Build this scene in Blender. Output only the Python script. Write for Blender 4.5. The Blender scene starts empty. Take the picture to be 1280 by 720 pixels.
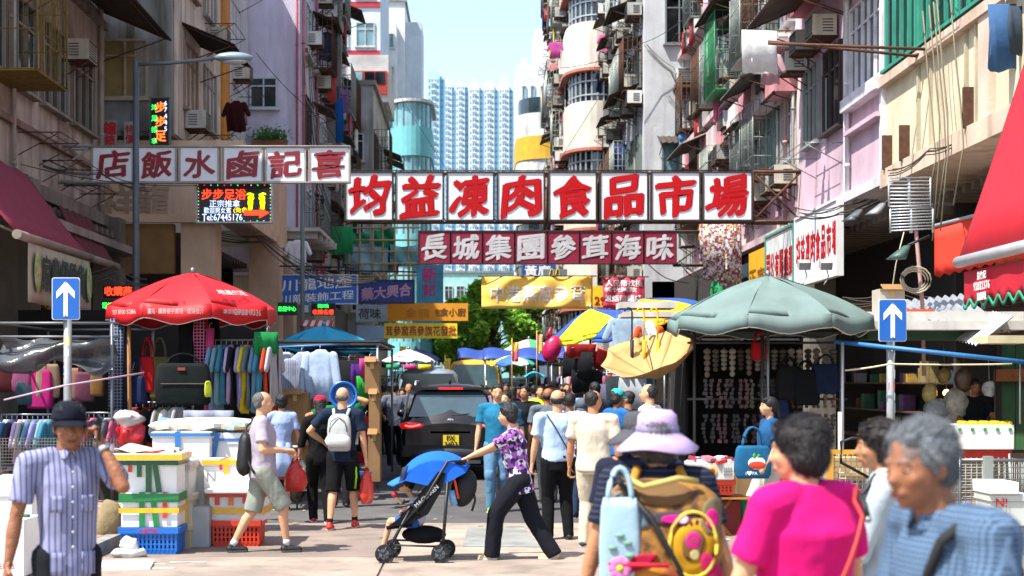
import bpy, bmesh, math, random
from mathutils import Vector as V, Matrix, noise
R = math.radians
rnd = random.Random(7)
scene = bpy.context.scene
COL = scene.collection

# ------------------------------------------------------------------ camera
F, VX, VY, CH = 1778.0, 590.0, 476.0, 1.76       # focal length, vanishing point (1280 px frame), eye height
cam = bpy.data.objects.new("camera", bpy.data.cameras.new("camera"))
COL.objects.link(cam)
cam.location = (0, 0, CH)
cam.rotation_euler = (R(90), 0, 0)
cam.data.sensor_width = 36
cam.data.lens = F / 1280 * 36
cam.data.shift_x = (640 - VX) / 1280
cam.data.shift_y = (VY - 360) / 1280
cam.data.clip_end = 3000
cam.data.dof.use_dof = True
cam.data.dof.focus_distance = 17.5
cam.data.dof.aperture_fstop = 2.8
scene.camera = cam
# ------------------------------------------------------------------ light
SUN = V((1.0, 0.66, -2.0)).normalized()          # the way the light travels
scene.world = bpy.data.worlds.new("World")
scene.world.use_nodes = True
wt = scene.world.node_tree
bg = wt.nodes["Background"]
sky = wt.nodes.new("ShaderNodeTexSky")
sky.sky_type = 'NISHITA'
sky.sun_disc = False
sky.sun_elevation = math.asin(-SUN.z)
sky.sun_rotation = math.atan2(-SUN.x, -SUN.y)
sky.air_density = 1.0
sky.dust_density = 1.2
wtc = wt.nodes.new("ShaderNodeTexCoord"); wmp = wt.nodes.new("ShaderNodeMapping"); wmp.inputs["Scale"].default_value = (2.2, 2.2, 6.5)
wnz = wt.nodes.new("ShaderNodeTexNoise"); wnz.inputs["Scale"].default_value = 1.6; wnz.inputs["Detail"].default_value = 7
wmr = wt.nodes.new("ShaderNodeMapRange"); wmr.inputs[1].default_value = .45; wmr.inputs[2].default_value = .75; wmr.inputs[3].default_value = .10; wmr.inputs[4].default_value = .75
wmx = wt.nodes.new("ShaderNodeMix"); wmx.data_type = 'RGBA'; wmx.inputs[7].default_value = (2.1, 2.3, 2.5, 1)
wt.links.new(wtc.outputs["Generated"], wmp.inputs[0]); wt.links.new(wmp.outputs[0], wnz.inputs["Vector"]); wt.links.new(wnz.outputs["Fac"], wmr.inputs[0])
wt.links.new(wmr.outputs[0], wmx.inputs[0]); wt.links.new(sky.outputs[0], wmx.inputs[6]); wt.links.new(wmx.outputs[2], bg.inputs[0])
bg.inputs[1].default_value = 0.15
sun = bpy.data.objects.new("sun", bpy.data.lights.new("sun", 'SUN'))
COL.objects.link(sun)
sun.data.energy = 4.0
sun.data.angle = R(0.5)
sun.data.color = (1.0, 0.955, 0.88)
sun.rotation_euler = SUN.to_track_quat('-Z', 'Y').to_euler()
sun.location = (-20, -5, 45)
scene.view_settings.view_transform = 'Standard'
scene.view_settings.look = 'None'
scene.view_settings.exposure = 1.3
scene.view_settings.gamma = 1
scene.render.engine = 'CYCLES'
try:
    scene.cycles.max_bounces = 6
    scene.cycles.diffuse_bounces = 3
    scene.cycles.transparent_max_bounces = 8
    scene.cycles.use_denoising = True
except Exception: pass

def P(px, py, D):
    s = F / D
    return V(((px - VX) / s, D, CH - (py - VY) / s))
def X_(px, D): return (px - VX) * D / F
def Z_(py, D): return CH - (py - VY) * D / F

# ------------------------------------------------------------------ materials
_m = {}
def hexc(c):
    if isinstance(c, str):
        c = c.lstrip('#'); v = [int(c[i:i+2], 16) / 255 for i in (0, 2, 4)]
        return tuple(((x + .055) / 1.055) ** 2.4 if x > .04045 else x / 12.92 for x in v)
    return tuple(c)
def M(col, rough=.75, metal=0, var=.25, scale=3., stain=0., bump=0., bscale=30., pat=None, col2=None, emit=0, trans=0, alpha=1, coat=0, stc=(.05, .04, .03), spec=.5):
    key = (str(col), rough, metal, var, scale, stain, bump, bscale, pat, str(col2), emit, trans, alpha, coat, stc, spec)
    if key in _m: return _m[key]
    col = hexc(col)
    m = bpy.data.materials.new("surface"); m.use_nodes = True
    nt = m.node_tree; N = nt.nodes; L = nt.links
    b = N["Principled BSDF"]
    b.inputs["Roughness"].default_value = rough
    b.inputs["Metallic"].default_value = metal
    b.inputs["Specular IOR Level"].default_value = spec
    if coat: b.inputs["Coat Weight"].default_value = coat; b.inputs["Coat Roughness"].default_value = .05
    if trans: b.inputs["Transmission Weight"].default_value = trans
    if alpha < 1: b.inputs["Alpha"].default_value = alpha
    tc = N.new("ShaderNodeTexCoord")
    def node(t, **k):
        n = N.new(t)
        for a, v in k.items(): setattr(n, a, v)
        return n
    def rgb(c):
        n = N.new("ShaderNodeRGB"); n.outputs[0].default_value = (*hexc(c), 1); return n.outputs[0]
    def noise_(s, det=4, sc=(1, 1, 1)):
        mp = node("ShaderNodeMapping"); mp.inputs["Scale"].default_value = sc
        L.new(tc.outputs["Object"], mp.inputs[0])
        oi = node("ShaderNodeObjectInfo")
        ad = node("ShaderNodeVectorMath", operation='ADD')
        cb = node("ShaderNodeCombineXYZ")
        mu = node("ShaderNodeMath", operation='MULTIPLY'); mu.inputs[1].default_value = 37.
        L.new(oi.outputs["Random"], mu.inputs[0])
        for i in range(3): L.new(mu.outputs[0], cb.inputs[i])
        L.new(mp.outputs[0], ad.inputs[0]); L.new(cb.outputs[0], ad.inputs[1])
        n = node("ShaderNodeTexNoise"); n.inputs["Scale"].default_value = s; n.inputs["Detail"].default_value = det
        L.new(ad.outputs[0], n.inputs["Vector"]); return n.outputs["Fac"]
    def mix(f, a, bb, bt='MIX'):
        n = node("ShaderNodeMix", data_type='RGBA', blend_type=bt)
        if isinstance(f, (int, float)): n.inputs[0].default_value = f
        else: L.new(f, n.inputs[0])
        L.new(a, n.inputs[6]); L.new(bb, n.inputs[7]); return n.outputs[2]
    def ramp(f, a, bb):
        n = node("ShaderNodeMapRange"); n.inputs[1].default_value = a; n.inputs[2].default_value = bb
        L.new(f, n.inputs[0]); return n.outputs[0]
    def stripes(axis, freq, w):
        sp = node("ShaderNodeSeparateXYZ"); L.new(tc.outputs["Object"], sp.inputs[0])
        mu = node("ShaderNodeMath", operation='MULTIPLY'); mu.inputs[1].default_value = freq
        L.new(sp.outputs[axis], mu.inputs[0])
        fr = node("ShaderNodeMath", operation='FRACT'); L.new(mu.outputs[0], fr.inputs[0])
        lt = node("ShaderNodeMath", operation='LESS_THAN'); lt.inputs[1].default_value = w
        L.new(fr.outputs[0], lt.inputs[0]); return lt.outputs[0]
    c = rgb(col)
    c2 = rgb(col2) if col2 else None
    if pat == 'stripe': c = mix(stripes(0, 38, .3), c, c2)
    elif pat == 'hstripe': c = mix(stripes(2, 40, .3), c, c2)
    elif pat == 'wstripe': c = mix(stripes(0, 6, .5), c, c2)
    elif pat == 'ystripe': c = mix(stripes(1, 5, .5), c, c2)
    elif pat == 'check':
        c = mix(mix(.5, c, c2), c, c2) if False else c
        a = mix(stripes(0, 22, .25), c, c2); c = mix(stripes(2, 22, .25), a, c2)
    elif pat == 'finecheck':
        a = mix(stripes(0, 70, .35), c, c2); c = mix(stripes(2, 70, .35), a, c2)
    elif pat == 'floral':
        v = node("ShaderNodeTexVoronoi"); v.inputs["Scale"].default_value = 20
        L.new(tc.outputs["Object"], v.inputs["Vector"])
        hs = node("ShaderNodeSeparateColor"); L.new(v.outputs["Color"], hs.inputs[0])
        c = mix(ramp(hs.outputs[0], .45, .5), c, c2)
        c = mix(ramp(hs.outputs[1], .7, .75), c, rgb((.75, .72, .85)))
        c = mix(ramp(noise_(30, 2), .55, .6), c, rgb(tuple(x * .4 for x in hexc(col))))
    elif pat == 'wood':
        c = mix(ramp(noise_(4, 5, (1, 8, 8)), .35, .65), c, c2)
    elif pat == 'blotch':
        c = mix(ramp(noise_(scale * 2, 6), .42, .58), c, c2)
    elif pat == 'leaf':
        c = mix(ramp(noise_(1.2, 3), .35, .65), c, c2)
    elif pat == 'corr':
        pass
    if var:
        d = rgb(tuple(x * (1 - var) for x in col)) if not pat else None
        f = ramp(noise_(scale, 5), .35, .7)
        if d is not None: c = mix(f, c, d)
        else:
            hv = node("ShaderNodeHueSaturation"); L.new(c, hv.inputs["Color"])
            mr = node("ShaderNodeMapRange"); mr.inputs[3].default_value = 1; mr.inputs[4].default_value = 1 - var
            L.new(f, mr.inputs[0]); L.new(mr.outputs[0], hv.inputs["Value"]); c = hv.outputs[0]
    if stain:
        a = ramp(noise_(2.2, 7, (1.3, 1.3, .14)), .57 - .18 * stain, .72)
        b2 = ramp(noise_(.9, 8), .52 - .1 * stain, .75)
        mx = node("ShaderNodeMath", operation='MAXIMUM'); L.new(a, mx.inputs[0]); L.new(b2, mx.inputs[1])
        ml = node("ShaderNodeMath", operation='MULTIPLY'); ml.inputs[1].default_value = min(1, stain)
        L.new(mx.outputs[0], ml.inputs[0])
        c = mix(ml.outputs[0], c, rgb(stc))
    L.new(c, b.inputs["Base Color"])
    if emit:
        L.new(c, b.inputs["Emission Color"]); b.inputs["Emission Strength"].default_value = emit
    if bump:
        bn = node("ShaderNodeBump"); bn.inputs["Strength"].default_value = min(1, bump); bn.inputs["Distance"].default_value = .02
        L.new(noise_(bscale, 5), bn.inputs["Height"]); L.new(bn.outputs[0], b.inputs["Normal"])
    _m[key] = m
    return m
def fab(col, pat=None, col2=None, var=.2): return M(col, rough=.9, var=var, scale=7, bump=.35, bscale=9, pat=pat, col2=col2, spec=.2)
def wallm(col, stain=.5, bump=.3, var=.18, stc=(.06, .05, .04)): return M(col, rough=.9, var=var, scale=1.2, stain=stain, bump=bump, bscale=14, stc=stc, spec=.2)
STEEL = M('#8b8f92', rough=.4, metal=.8, var=.2)
RUST = M('#5a3a28', rough=.9, var=.5, scale=12)
DARKMET = M('#26282a', rough=.5, metal=.3)
BLACK = M('#0c0c0e', rough=.6)
WHITE = M('#d8d8d4', rough=.6, var=.1, stain=.15)
ALU = M('#b9bdc0', rough=.45, metal=.5, var=.1)
GLASS = M('#2b3a40', rough=.12, var=.6, scale=1.5, spec=.8)
GLASSB = M('#7fa9b0', rough=.15, var=.5, scale=1.2, spec=.8)
GLASSD = M('#0d1114', rough=.12, var=.5, scale=2, spec=.8)
CORR = M('#4a423a', rough=.9, var=.5, scale=5, stain=.4)
CONC = M('#8e8d88', rough=.95, var=.3, scale=2, stain=.4, bump=.3)

# ------------------------------------------------------------------ mesh builder
class MB:
    def __init__(s): s.v = []; s.f = []; s.mi = []; s.sm = []; s.m = 0; s.smooth = False
    def add(s, vs, fs, smooth=None):
        o = len(s.v); s.v += [V(x) for x in vs]
        for f in fs: s.f.append(tuple(i + o for i in f)); s.mi.append(s.m); s.sm.append(s.smooth if smooth is None else smooth)
        return s
    def box(s, c, d, rz=0, rx=0, ry=0, mat=None):
        c = V(c); hx, hy, hz = d[0] / 2, d[1] / 2, d[2] / 2
        vs = [V((x, y, z)) for x in (-hx, hx) for y in (-hy, hy) for z in (-hz, hz)]
        if rx or ry or rz:
            m = Matrix.Rotation(rz, 3, 'Z') @ Matrix.Rotation(ry, 3, 'Y') @ Matrix.Rotation(rx, 3, 'X')
            vs = [m @ v for v in vs]
        if mat is not None: vs = [mat @ v for v in vs]
        return s.add([v + c for v in vs], [(0, 1, 3, 2), (4, 6, 7, 5), (0, 4, 5, 1), (2, 3, 7, 6), (0, 2, 6, 4), (1, 5, 7, 3)], False)
    def b2(s, a, b):      # box from corner to corner
        return s.box([(a[i] + b[i]) / 2 for i in range(3)], [abs(a[i] - b[i]) for i in range(3)])
    def loft(s, rings, close=True, smooth=True):
        n = len(rings[0]); o = len(s.v)
        for r in rings: s.v += [V(p) for p in r]
        for k in range(len(rings) - 1):
            for i in range(n):
                j = (i + 1) % n
                s.f.append((o + k * n + i, o + k * n + j, o + (k + 1) * n + j, o + (k + 1) * n + i)); s.mi.append(s.m); s.sm.append(smooth)
        if close:
            s.f.append(tuple(o + i for i in reversed(range(n)))); s.mi.append(s.m); s.sm.append(False)
            e = o + (len(rings) - 1) * n
            s.f.append(tuple(e + i for i in range(n))); s.mi.append(s.m); s.sm.append(False)
        return s
    def cyl(s, p0, p1, r0, r1=None, n=8, smooth=True):
        p0, p1 = V(p0), V(p1); r1 = r0 if r1 is None else r1
        d = (p1 - p0)
        if d.length < 1e-6: return s
        q = d.to_track_quat('Z', 'Y'); x, y = q @ V((1, 0, 0)), q @ V((0, 1, 0))
        cs = [(math.cos(2 * math.pi * i / n), math.sin(2 * math.pi * i / n)) for i in range(n)]
        return s.loft([[p0 + (x * a + y * b) * r0 for a, b in cs], [p1 + (x * a + y * b) * r1 for a, b in cs]], True, smooth)
    def path(s, pts, r, n=6):
        pts = [V(p) for p in pts]; rings = []
        for i, p in enumerate(pts):
            d = (pts[min(i + 1, len(pts) - 1)] - pts[max(i - 1, 0)])
            up = V((0, 0, 1)) if abs(d.normalized().z) < .95 else V((1, 0, 0))
            x = d.cross(up).normalized(); y = x.cross(d).normalized()
            rr = r[i] if isinstance(r, (list, tuple)) else r
            rings.append([p + (x * math.cos(2 * math.pi * k / n) + y * math.sin(2 * math.pi * k / n)) * rr for k in range(n)])
        return s.loft(rings)
    def sph(s, c, r, nu=12, nv=8, mat=None, zlo=-1, zhi=1):
        c = V(c); r = (r, r, r) if isinstance(r, (int, float)) else r
        rings = []
        for k in range(nv + 1):
            z = zlo + (zhi - zlo) * k / nv
            t = math.asin(max(-1, min(1, z))) if (zlo, zhi) != (-1, 1) else -math.pi / 2 + math.pi * k / nv
            ct, st = max(math.cos(t), 1e-3), math.sin(t)
            ring = [V((r[0] * ct * math.cos(2 * math.pi * i / nu), r[1] * ct * math.sin(2 * math.pi * i / nu), r[2] * st)) for i in range(nu)]
            if mat is not None: ring = [mat @ p for p in ring]
            rings.append([p + c for p in ring])
        return s.loft(rings)
    def cap(s, p0, p1, r0, r1=None, n=10, side=None, k=1.0):   # round-ended tapered limb; k squashes across 'side'
        p0, p1 = V(p0), V(p1); r1 = r0 if r1 is None else r1
        d = p1 - p0; L = d.length
        if L < 1e-6: d = V((0, 0, 1))
        d = d.normalized()
        x = V(side) if side is not None else (V((1, 0, 0)) if abs(d.x) < .8 else V((0, 1, 0)))
        x = (x - d * x.dot(d)).normalized(); y = d.cross(x)
        rings = []
        st = [(-1, .05), (-.8, .6), (-.4, .92), (0, 1)]
        for a, b in st: rings.append((p0 + d * (r0 * a), r0 * b))
        for a, b in reversed(st): rings.append((p1 - d * (r1 * a), r1 * b))
        return s.loft([[c + (x * k * math.cos(2 * math.pi * i / n) + y * math.sin(2 * math.pi * i / n)) * r for i in range(n)] for c, r in rings])
    def prism(s, pts, t, mat=None, off=(0, 0, 0)):      # 2D outline in XZ, thickness t along Y
        n = len(pts); off = V(off)
        a = [V((p[0], -t / 2, p[1])) for p in pts]; b = [V((p[0], t / 2, p[1])) for p in pts]
        vs = a + b
        if mat is not None: vs = [mat @ v for v in vs]
        fs = [tuple(range(n)), tuple(reversed(range(n, 2 * n)))] + [(i, i + n, (i + 1) % n + n, (i + 1) % n) for i in range(n)]
        return s.add([v + off for v in vs], fs, False)
    def sheet(s, fn, nu, nv, t=.01, smooth=True):        # fn(u,v)->point, thin but with two sides
        g = [[V(fn(i / nu, j / nv)) for i in range(nu + 1)] for j in range(nv + 1)]
        nr = (g[0][1] - g[0][0]).cross(g[1][0] - g[0][0]).normalized() * t
        o = len(s.v); W = nu + 1; K = W * (nv + 1)
        for q in (V((0, 0, 0)), nr):
            for row in g: s.v += [p + q for p in row]
        def f(*a): s.f.append(tuple(o + i for i in a)); s.mi.append(s.m); s.sm.append(smooth)
        for j in range(nv):
            for i in range(nu):
                a = j * W + i
                f(a, a + W, a + W + 1, a + 1); f(K + a, K + a + 1, K + a + W + 1, K + a + W)
        for i in range(nu): f(i, i + 1, K + i + 1, K + i); e = nv * W; f(e + i, K + e + i, K + e + i + 1, e + i + 1)
        for j in range(nv): a = j * W; f(a, K + a, K + a + W, a + W); a += nu; f(a, a + W, K + a + W, K + a)
        return s
    def mesh(s, mats, pivot=V((0, 0, 0))):
        me = bpy.data.meshes.new("m")
        me.from_pydata([v - pivot for v in s.v], [], s.f)
        for m in (mats if isinstance(mats, (list, tuple)) else [mats]): me.materials.append(m)
        me.polygons.foreach_set("material_index", s.mi)
        me.polygons.foreach_set("use_smooth", s.sm)
        me.update(); return me
    def build(s, name, mats, parent=None, at=None, label=None, cat=None, group=None, kind=None):
        if at is None:
            if parent is not None: at = wloc(parent)
            elif s.v:
                lo = [min(v[i] for v in s.v) for i in range(3)]; hi = [max(v[i] for v in s.v) for i in range(3)]
                at = V(((lo[0] + hi[0]) / 2, (lo[1] + hi[1]) / 2, lo[2]))
        at = V(at)
        return put(name, s.mesh(mats, at), parent, at, label=label, cat=cat, group=group, kind=kind)
def wloc(o):
    p = V(o.location)
    while o.parent: o = o.parent; p = p + V(o.location)
    return p
def tag(o, label=None, cat=None, group=None, kind=None):
    if label: o['label'] = label
    if cat: o['category'] = cat
    if group: o['group'] = group
    if kind: o['kind'] = kind
    return o
def put(name, me, parent=None, at=(0, 0, 0), rz=0, sc=None, rot=None, local=False, **k):
    o = bpy.data.objects.new(name, me); COL.objects.link(o)
    if parent is not None:
        o.parent = parent; o.location = V(at) if local else V(at) - wloc(parent)
    else: o.location = at
    o.rotation_euler = rot if rot else (0, 0, rz)
    if sc: o.scale = sc
    return tag(o, **k)
def thing(name, label, cat, at=(0, 0, 0), rz=0, group=None):
    o = bpy.data.objects.new(name, None); COL.objects.link(o)
    o.location = at; o.rotation_euler = (0, 0, rz); o.empty_display_size = .2
    return tag(o, label, cat, group)
def struct(name, mb, mat, parent=None): return mb.build(name, mat, parent, at=V((0, 0, 0)) if parent is None else None, kind='structure')
def children(o): return [c for c in COL.objects if c.parent == o]
_kids = {}
def dup(root, loc, rz=0, sc=None, label=None, group=None, tree=None):
    tree = tree or collect(root)
    def rec(t, parent):
        o, ch = t; c = o.copy(); COL.objects.link(c); c.parent = parent
        for q in ch: rec(q, c)
        return c
    c = rec(tree, None); c.location = loc; c.rotation_euler = (0, 0, rz)
    if sc: c.scale = sc
    if label: c['label'] = label
    if group: c['group'] = group
    return c
def collect(o): return (o, [collect(c) for c in o.children])
ORD = ['first', 'second', 'third', 'fourth', 'fifth', 'sixth', 'seventh', 'eighth', 'ninth', 'tenth', 'eleventh', 'twelfth', 'thirteenth', 'fourteenth', 'fifteenth', 'sixteenth', 'seventeenth', 'eighteenth', 'nineteenth', 'twentieth', 'twenty-first', 'twenty-second', 'twenty-third', 'twenty-fourth', 'twenty-fifth', 'twenty-sixth']

_tmp = bpy.data.scenes.new("bench")
def evaluated(o):
    _tmp.collection.objects.link(o)
    with bpy.context.temp_override(scene=_tmp, view_layer=_tmp.view_layers[0]):
        dg = bpy.context.evaluated_depsgraph_get(); dg.update()
        me = bpy.data.meshes.new_from_object(o.evaluated_get(dg))
    bpy.data.objects.remove(o); return me
# ------------------------------------------------------------------ lettering
_gl = {}
def glyph(ch, bold=.02, brush=0.):
    """flat mesh of a string; unit em, origin centred; lies in XZ facing -Y"""
    k = (ch, bold, brush)
    if k in _gl: return _gl[k]
    cu = bpy.data.curves.new("t", 'FONT'); cu.body = ch; cu.size = 1; cu.align_x = 'CENTER'; cu.align_y = 'CENTER'
    cu.offset = 0; cu.extrude = .004; cu.resolution_u = 2
    me = evaluated(bpy.data.objects.new("t", cu)); bpy.data.curves.remove(cu)
    vs = [v.co.copy() for v in me.vertices]; fs = [tuple(p.vertices) for p in me.polygons]
    bpy.data.meshes.remove(me)
    if vs:
        lo = V((min(v.x for v in vs), min(v.y for v in vs), 0)); hi = V((max(v.x for v in vs), max(v.y for v in vs), 0))
        c = (lo + hi) / 2; w = hi.x - lo.x; h = hi.y - lo.y
        out = []
        for v in vs:
            x, y = v.x - c.x, v.y - c.y
            if brush:
                n1 = noise.noise(V((x * 2.2 + len(_gl), y * 2.2, 0))); n2 = noise.noise(V((x * 2.2, y * 2.2 + len(_gl), 9)))
                x += brush * n1 + .03 * y; y += brush * n2 + .10 * x
            out.append(V((x, -v.z, y)))
        vs = list(out); base = fs; nv = len(out)
        sh = []
        if bold:
            for i in range(7 if brush else 5):
                a = i * 2 * math.pi / (7 if brush else 5) + .4; r = bold * (1 + (.5 * math.cos(2 * (a - .6)) if brush else 0)); sh.append((r * math.cos(a), r * math.sin(a)))
        for i, (dx, dy) in enumerate(sh):
            vs += [V((v.x + dx, v.y - .0012 * (i + 1), v.z + dy)) for v in out]; fs = fs + [tuple(k + nv * (i + 1) for k in f) for f in base]
    else: w = h = 1
    _gl[k] = (vs, fs, w, h); return _gl[k]
def text_mb(mb, s, c, h, mat=None, w=None, bold=.02, brush=0., vert=False, wmax=None, ky=1):
    """write s centred on c, cap height h; mat = 3x3 rotation of the plane"""
    c = V(c); mat = mat or Matrix.Identity(3)
    if vert:
        n = len(s)
        for i, ch in enumerate(s):
            text_mb(mb, ch, c + mat @ V((0, 0, (n / 2 - .5 - i) * h * 1.12)), h, mat, w, bold, brush)
        return mb
    vs, fs, gw, gh = glyph(s, bold, brush)
    k = h / max(gh, .6 if ord(s[0]) < 256 else .8); kx = w / gw if w else k
    if wmax and gw * kx > wmax: kx = wmax / gw
    mb.add([c + mat @ V((v.x * kx, v.y * k * ky, v.z * k)) for v in vs], fs, False); return mb
def rotz(a): return Matrix.Rotation(a, 3, 'Z')
# ================================================================== THE SETTING: ground, kerbs, buildings
g = MB(); g.b2((-600, -60, -1.2), (600, 900, -.012)); struct('ground', g, M('#6b6a66', rough=.95, var=.3, scale=.3))
ROADM = [M(c, rough=.9, var=.3, scale=1.1, stain=.6, bump=.35, bscale=60, stc=(.09, .08, .075)) for c in ('#968579', '#a08f80', '#8c7c71', '#a89787')]
ASPH = [M(c, rough=.9, var=.35, scale=2, stain=.4, bump=.3, bscale=90) for c in ('#504f50', '#5b5957')]
road = struct('road', MB().b2((-30, -20, -.2), (30, 150, -.01)), M('#4a4743', rough=.95))
ys = [-8, -3.5, 1, 4.6, 8.2, 11.4, 14.2, 17.6, 21.5, 25.5, 30, 35, 41, 48, 56, 66, 80, 100]
xs = [-30, -20, -13, -8.2, -3.72, -.85, 1.35, 3.85, 8.2, 13, 20, 30]
for j in range(len(ys) - 1):
    for i in range(len(xs) - 1):
        if ys[j] > 17 and (xs[i + 1] < -3 or xs[i] > 3): continue
        if ys[j] > 14.5 and (xs[i + 1] < -7 or xs[i] > 7): continue
        q = MB(); dx = .012; q.b2((xs[i] + dx, ys[j] + dx, -.15), (xs[i + 1] - dx, ys[j + 1] - dx, rnd.uniform(0, .004)))
        q.build('road_slab', ASPH[(i + j) % 2] if ys[j] > 17 else ROADM[(i * 7 + j * 5 + i * j) % 4], road)
# asphalt reinstated trench in front of the stroller
q = MB(); q.prism([(-.1, 15.05), (-.05, 17.1), (.62, 17.15), (.72, 15.0)], .008, mat=Matrix(((1, 0, 0), (0, 0, 1), (0, 1, 0))), off=(0, 0, .0065)); q.build('road_patch', M('#8b8d89', rough=.9, var=.3, scale=3, stain=.4), road)
q = MB(); 
for x, y in ((-3.1, 13.6), (-2.75, 13.75), (-2.95, 13.3)): q.box((x, y, .007), (.34, .05, .006), rz=.1)
q.build('paint_mark', M('#cfc9bd', rough=.9, var=.6, scale=12), road)
for sgn, nm in ((-1, 'pavement_left'), (1, 'pavement_right')):
    x0 = 3.87 if sgn > 0 else 3.75
    pv = struct(nm, MB().b2((sgn * (x0 + .15), 13.0 if sgn < 0 else 17.8, -.1), (sgn * 30, 110, .10)), M('#7b6f68', rough=.95, var=.3, stain=.3))
    y = 13.0 if sgn < 0 else 17.8
    while y < 60:
        L = .95; MB().b2((sgn * x0, y + .006, -.1), (sgn * (x0 + .145), y + L - .006, .125)).build('kerb_stone', CONC, pv); y += L
    bm_ = [M(c, rough=.9, var=.3, scale=4, stain=.3) for c in ('#a58775', '#b19684', '#97796a')]
    k = 0
    me = {}
    for a in range(14):
        for b in range(20):
            xx = x0 + .17 + a * .31; yy = (13.0 if sgn < 0 else 17.8) + .02 + b * .31
            if k >= 280: break
            mi = rnd.randrange(3)
            if mi not in me: me[mi] = MB().box((0, 0, 0), (.297, .297, .03)).mesh(bm_[mi])
            put('paving_tile', me[mi], pv, (sgn * (xx + .15), yy + .15, .10 + rnd.uniform(0, .004))); k += 1

# ---- prototypes for facades -------------------------------------------------
_win = {}
def win_meshes(w, h, nx, ny, fm, pm, fw=.05, topsplit=.72):
    k = (round(w, 1), round(h, 1), nx, ny, fm.name, pm.name)
    if k in _win: return _win[k]
    w, h = k[0], k[1]; f = MB(); p = MB()
    f.box((0, -.03, h - fw / 2), (w, .12, fw)); f.box((0, -.03, fw / 2), (w, .12, fw))
    for sx in (-1, 1): f.box((sx * (w - fw) / 2, -.033, h / 2), (fw, .114, h - 2 * fw - .002))
    for i in range(1, nx): f.box((-w / 2 + w * i / nx, -.036, h / 2), (fw * .8, .09, h - 2 * fw))
    for j in range(1, ny): f.box((0, -.032, h * (topsplit if ny == 2 else j / ny)), (w - 2 * fw, .07, fw * .8))
    f.box((0, -.07, -.03), (w + .12, .18, .05))
    for i in range(nx):
        a = -w / 2 + w * i / nx
        p.box((a + w / nx / 2, -.012 - .004 * (i % 2), h / 2), (w / nx - .01, .02, h - fw), rz=rnd.uniform(-.03, .03))
    _win[k] = (f.mesh(fm), p.mesh(pm)); return _win[k]
def ac_mesh():
    b = MB(); b.box((0, -.26, .2), (.62, .46, .40)); gr = MB()
    for i in range(7): gr.box((0, -.494, .06 + i * .047), (.54, .012, .022))
    gr.box((0, -.492, .03), (.58, .01, .02)); gr.box((0, -.492, .375), (.58, .01, .02))
    for sx in (-1, 1):
        for i in range(5): gr.box((sx * .314, -.2, .08 + i * .055), (.01, .2, .02))
    br = MB()
    for sx in (-.25, .25): br.cyl((sx, 0, -.03), (sx, -.5, -.03), .013, n=4); br.cyl((sx, 0, -.33), (sx, -.45, -.04), .013, n=4)
    br.box((0, -.25, -.012), (.66, .5, .016))
    return b, gr, br
_b, _g, _br = ac_mesh()
AC = [( _b.mesh(m), _g.mesh(M('#3b3d3c', rough=.7)), _br.mesh(RUST)) for m in (M('#c9c3b2', rough=.6, stain=.4), M('#b3b2a9', rough=.6, stain=.6), M('#dcdad2', rough=.6, stain=.25))]
_c = {}
def canopy_mesh(w, d, m):
    k = (round(w, 1), round(d, 1), m.name)
    if k in _c: return _c[k]
    w, d = k[0], k[1]
    mb = MB(); n = int(w / .09)
    mb.sheet(lambda u, v: (-w / 2 + w * u, -d * v, -.42 * d * v + .02 * math.cos(u * n * math.pi)), n, 2, .012, False)
    st = MB()
    for sx in (-w / 2 + .08, w / 2 - .08): st.cyl((sx, 0, -.75 * d), (sx, -d * .92, -.4 * d - .03), .014, n=4); st.cyl((sx, 0, -.04), (sx, -d, -.43 * d - .03), .014, n=4)
    st.cyl((-w / 2 + .08, -d * .9, -.4 * d - .03), (w / 2 - .08, -d * .9, -.4 * d - .03), .014, n=4)
    _c[k] = (mb.mesh(m), st.mesh(RUST)); return _c[k]
_r = {}
def rack_mesh(w, m):
    k = (round(w, 1), m.name)
    if k in _r: return _r[k]
    w = k[0]; mb = MB()
    for sx in (-w / 2, w / 2): mb.cyl((sx, 0, .0), (sx, -.75, .0), .012, n=4); mb.cyl((sx, 0, -.4), (sx, -.7, -.02), .01, n=4)
    for i in range(4): mb.cyl((-w / 2, -.15 - .2 * i, .0), (w / 2, -.15 - .2 * i, .0), .009, n=4)
    _r[k] = mb.mesh(m); return _r[k]
_cg = {}
def cage_mesh(w, h, d, m):
    k = (round(w, 1), round(h, 1), d, m.name)
    if k in _cg: return _cg[k]
    w, h = k[0], k[1]; mb = MB()
    for sx in (-w / 2, w / 2):
        for y in (0, -d): mb.cyl((sx, y, 0), (sx, y, h), .018, n=4)
        for i in range(5): mb.cyl((sx, 0, h * i / 4), (sx, -d, h * i / 4), .01, n=4)
        for i in range(1, 4): mb.cyl((sx, -d * i / 4, 0), (sx, -d * i / 4, h), .008, n=4)
    for i in range(int(w / .16) + 1): x = -w / 2 + w * i / int(w / .16); mb.cyl((x, -d, 0), (x, -d, h), .009, n=4)
    for i in range(5): mb.cyl((-w / 2, -d, h * i / 4), (w / 2, -d, h * i / 4), .012, n=4)
    mb.box((0, -d / 2, -.02), (w, d, .03))
    _cg[k] = mb.mesh(m); return _cg[k]

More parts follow.
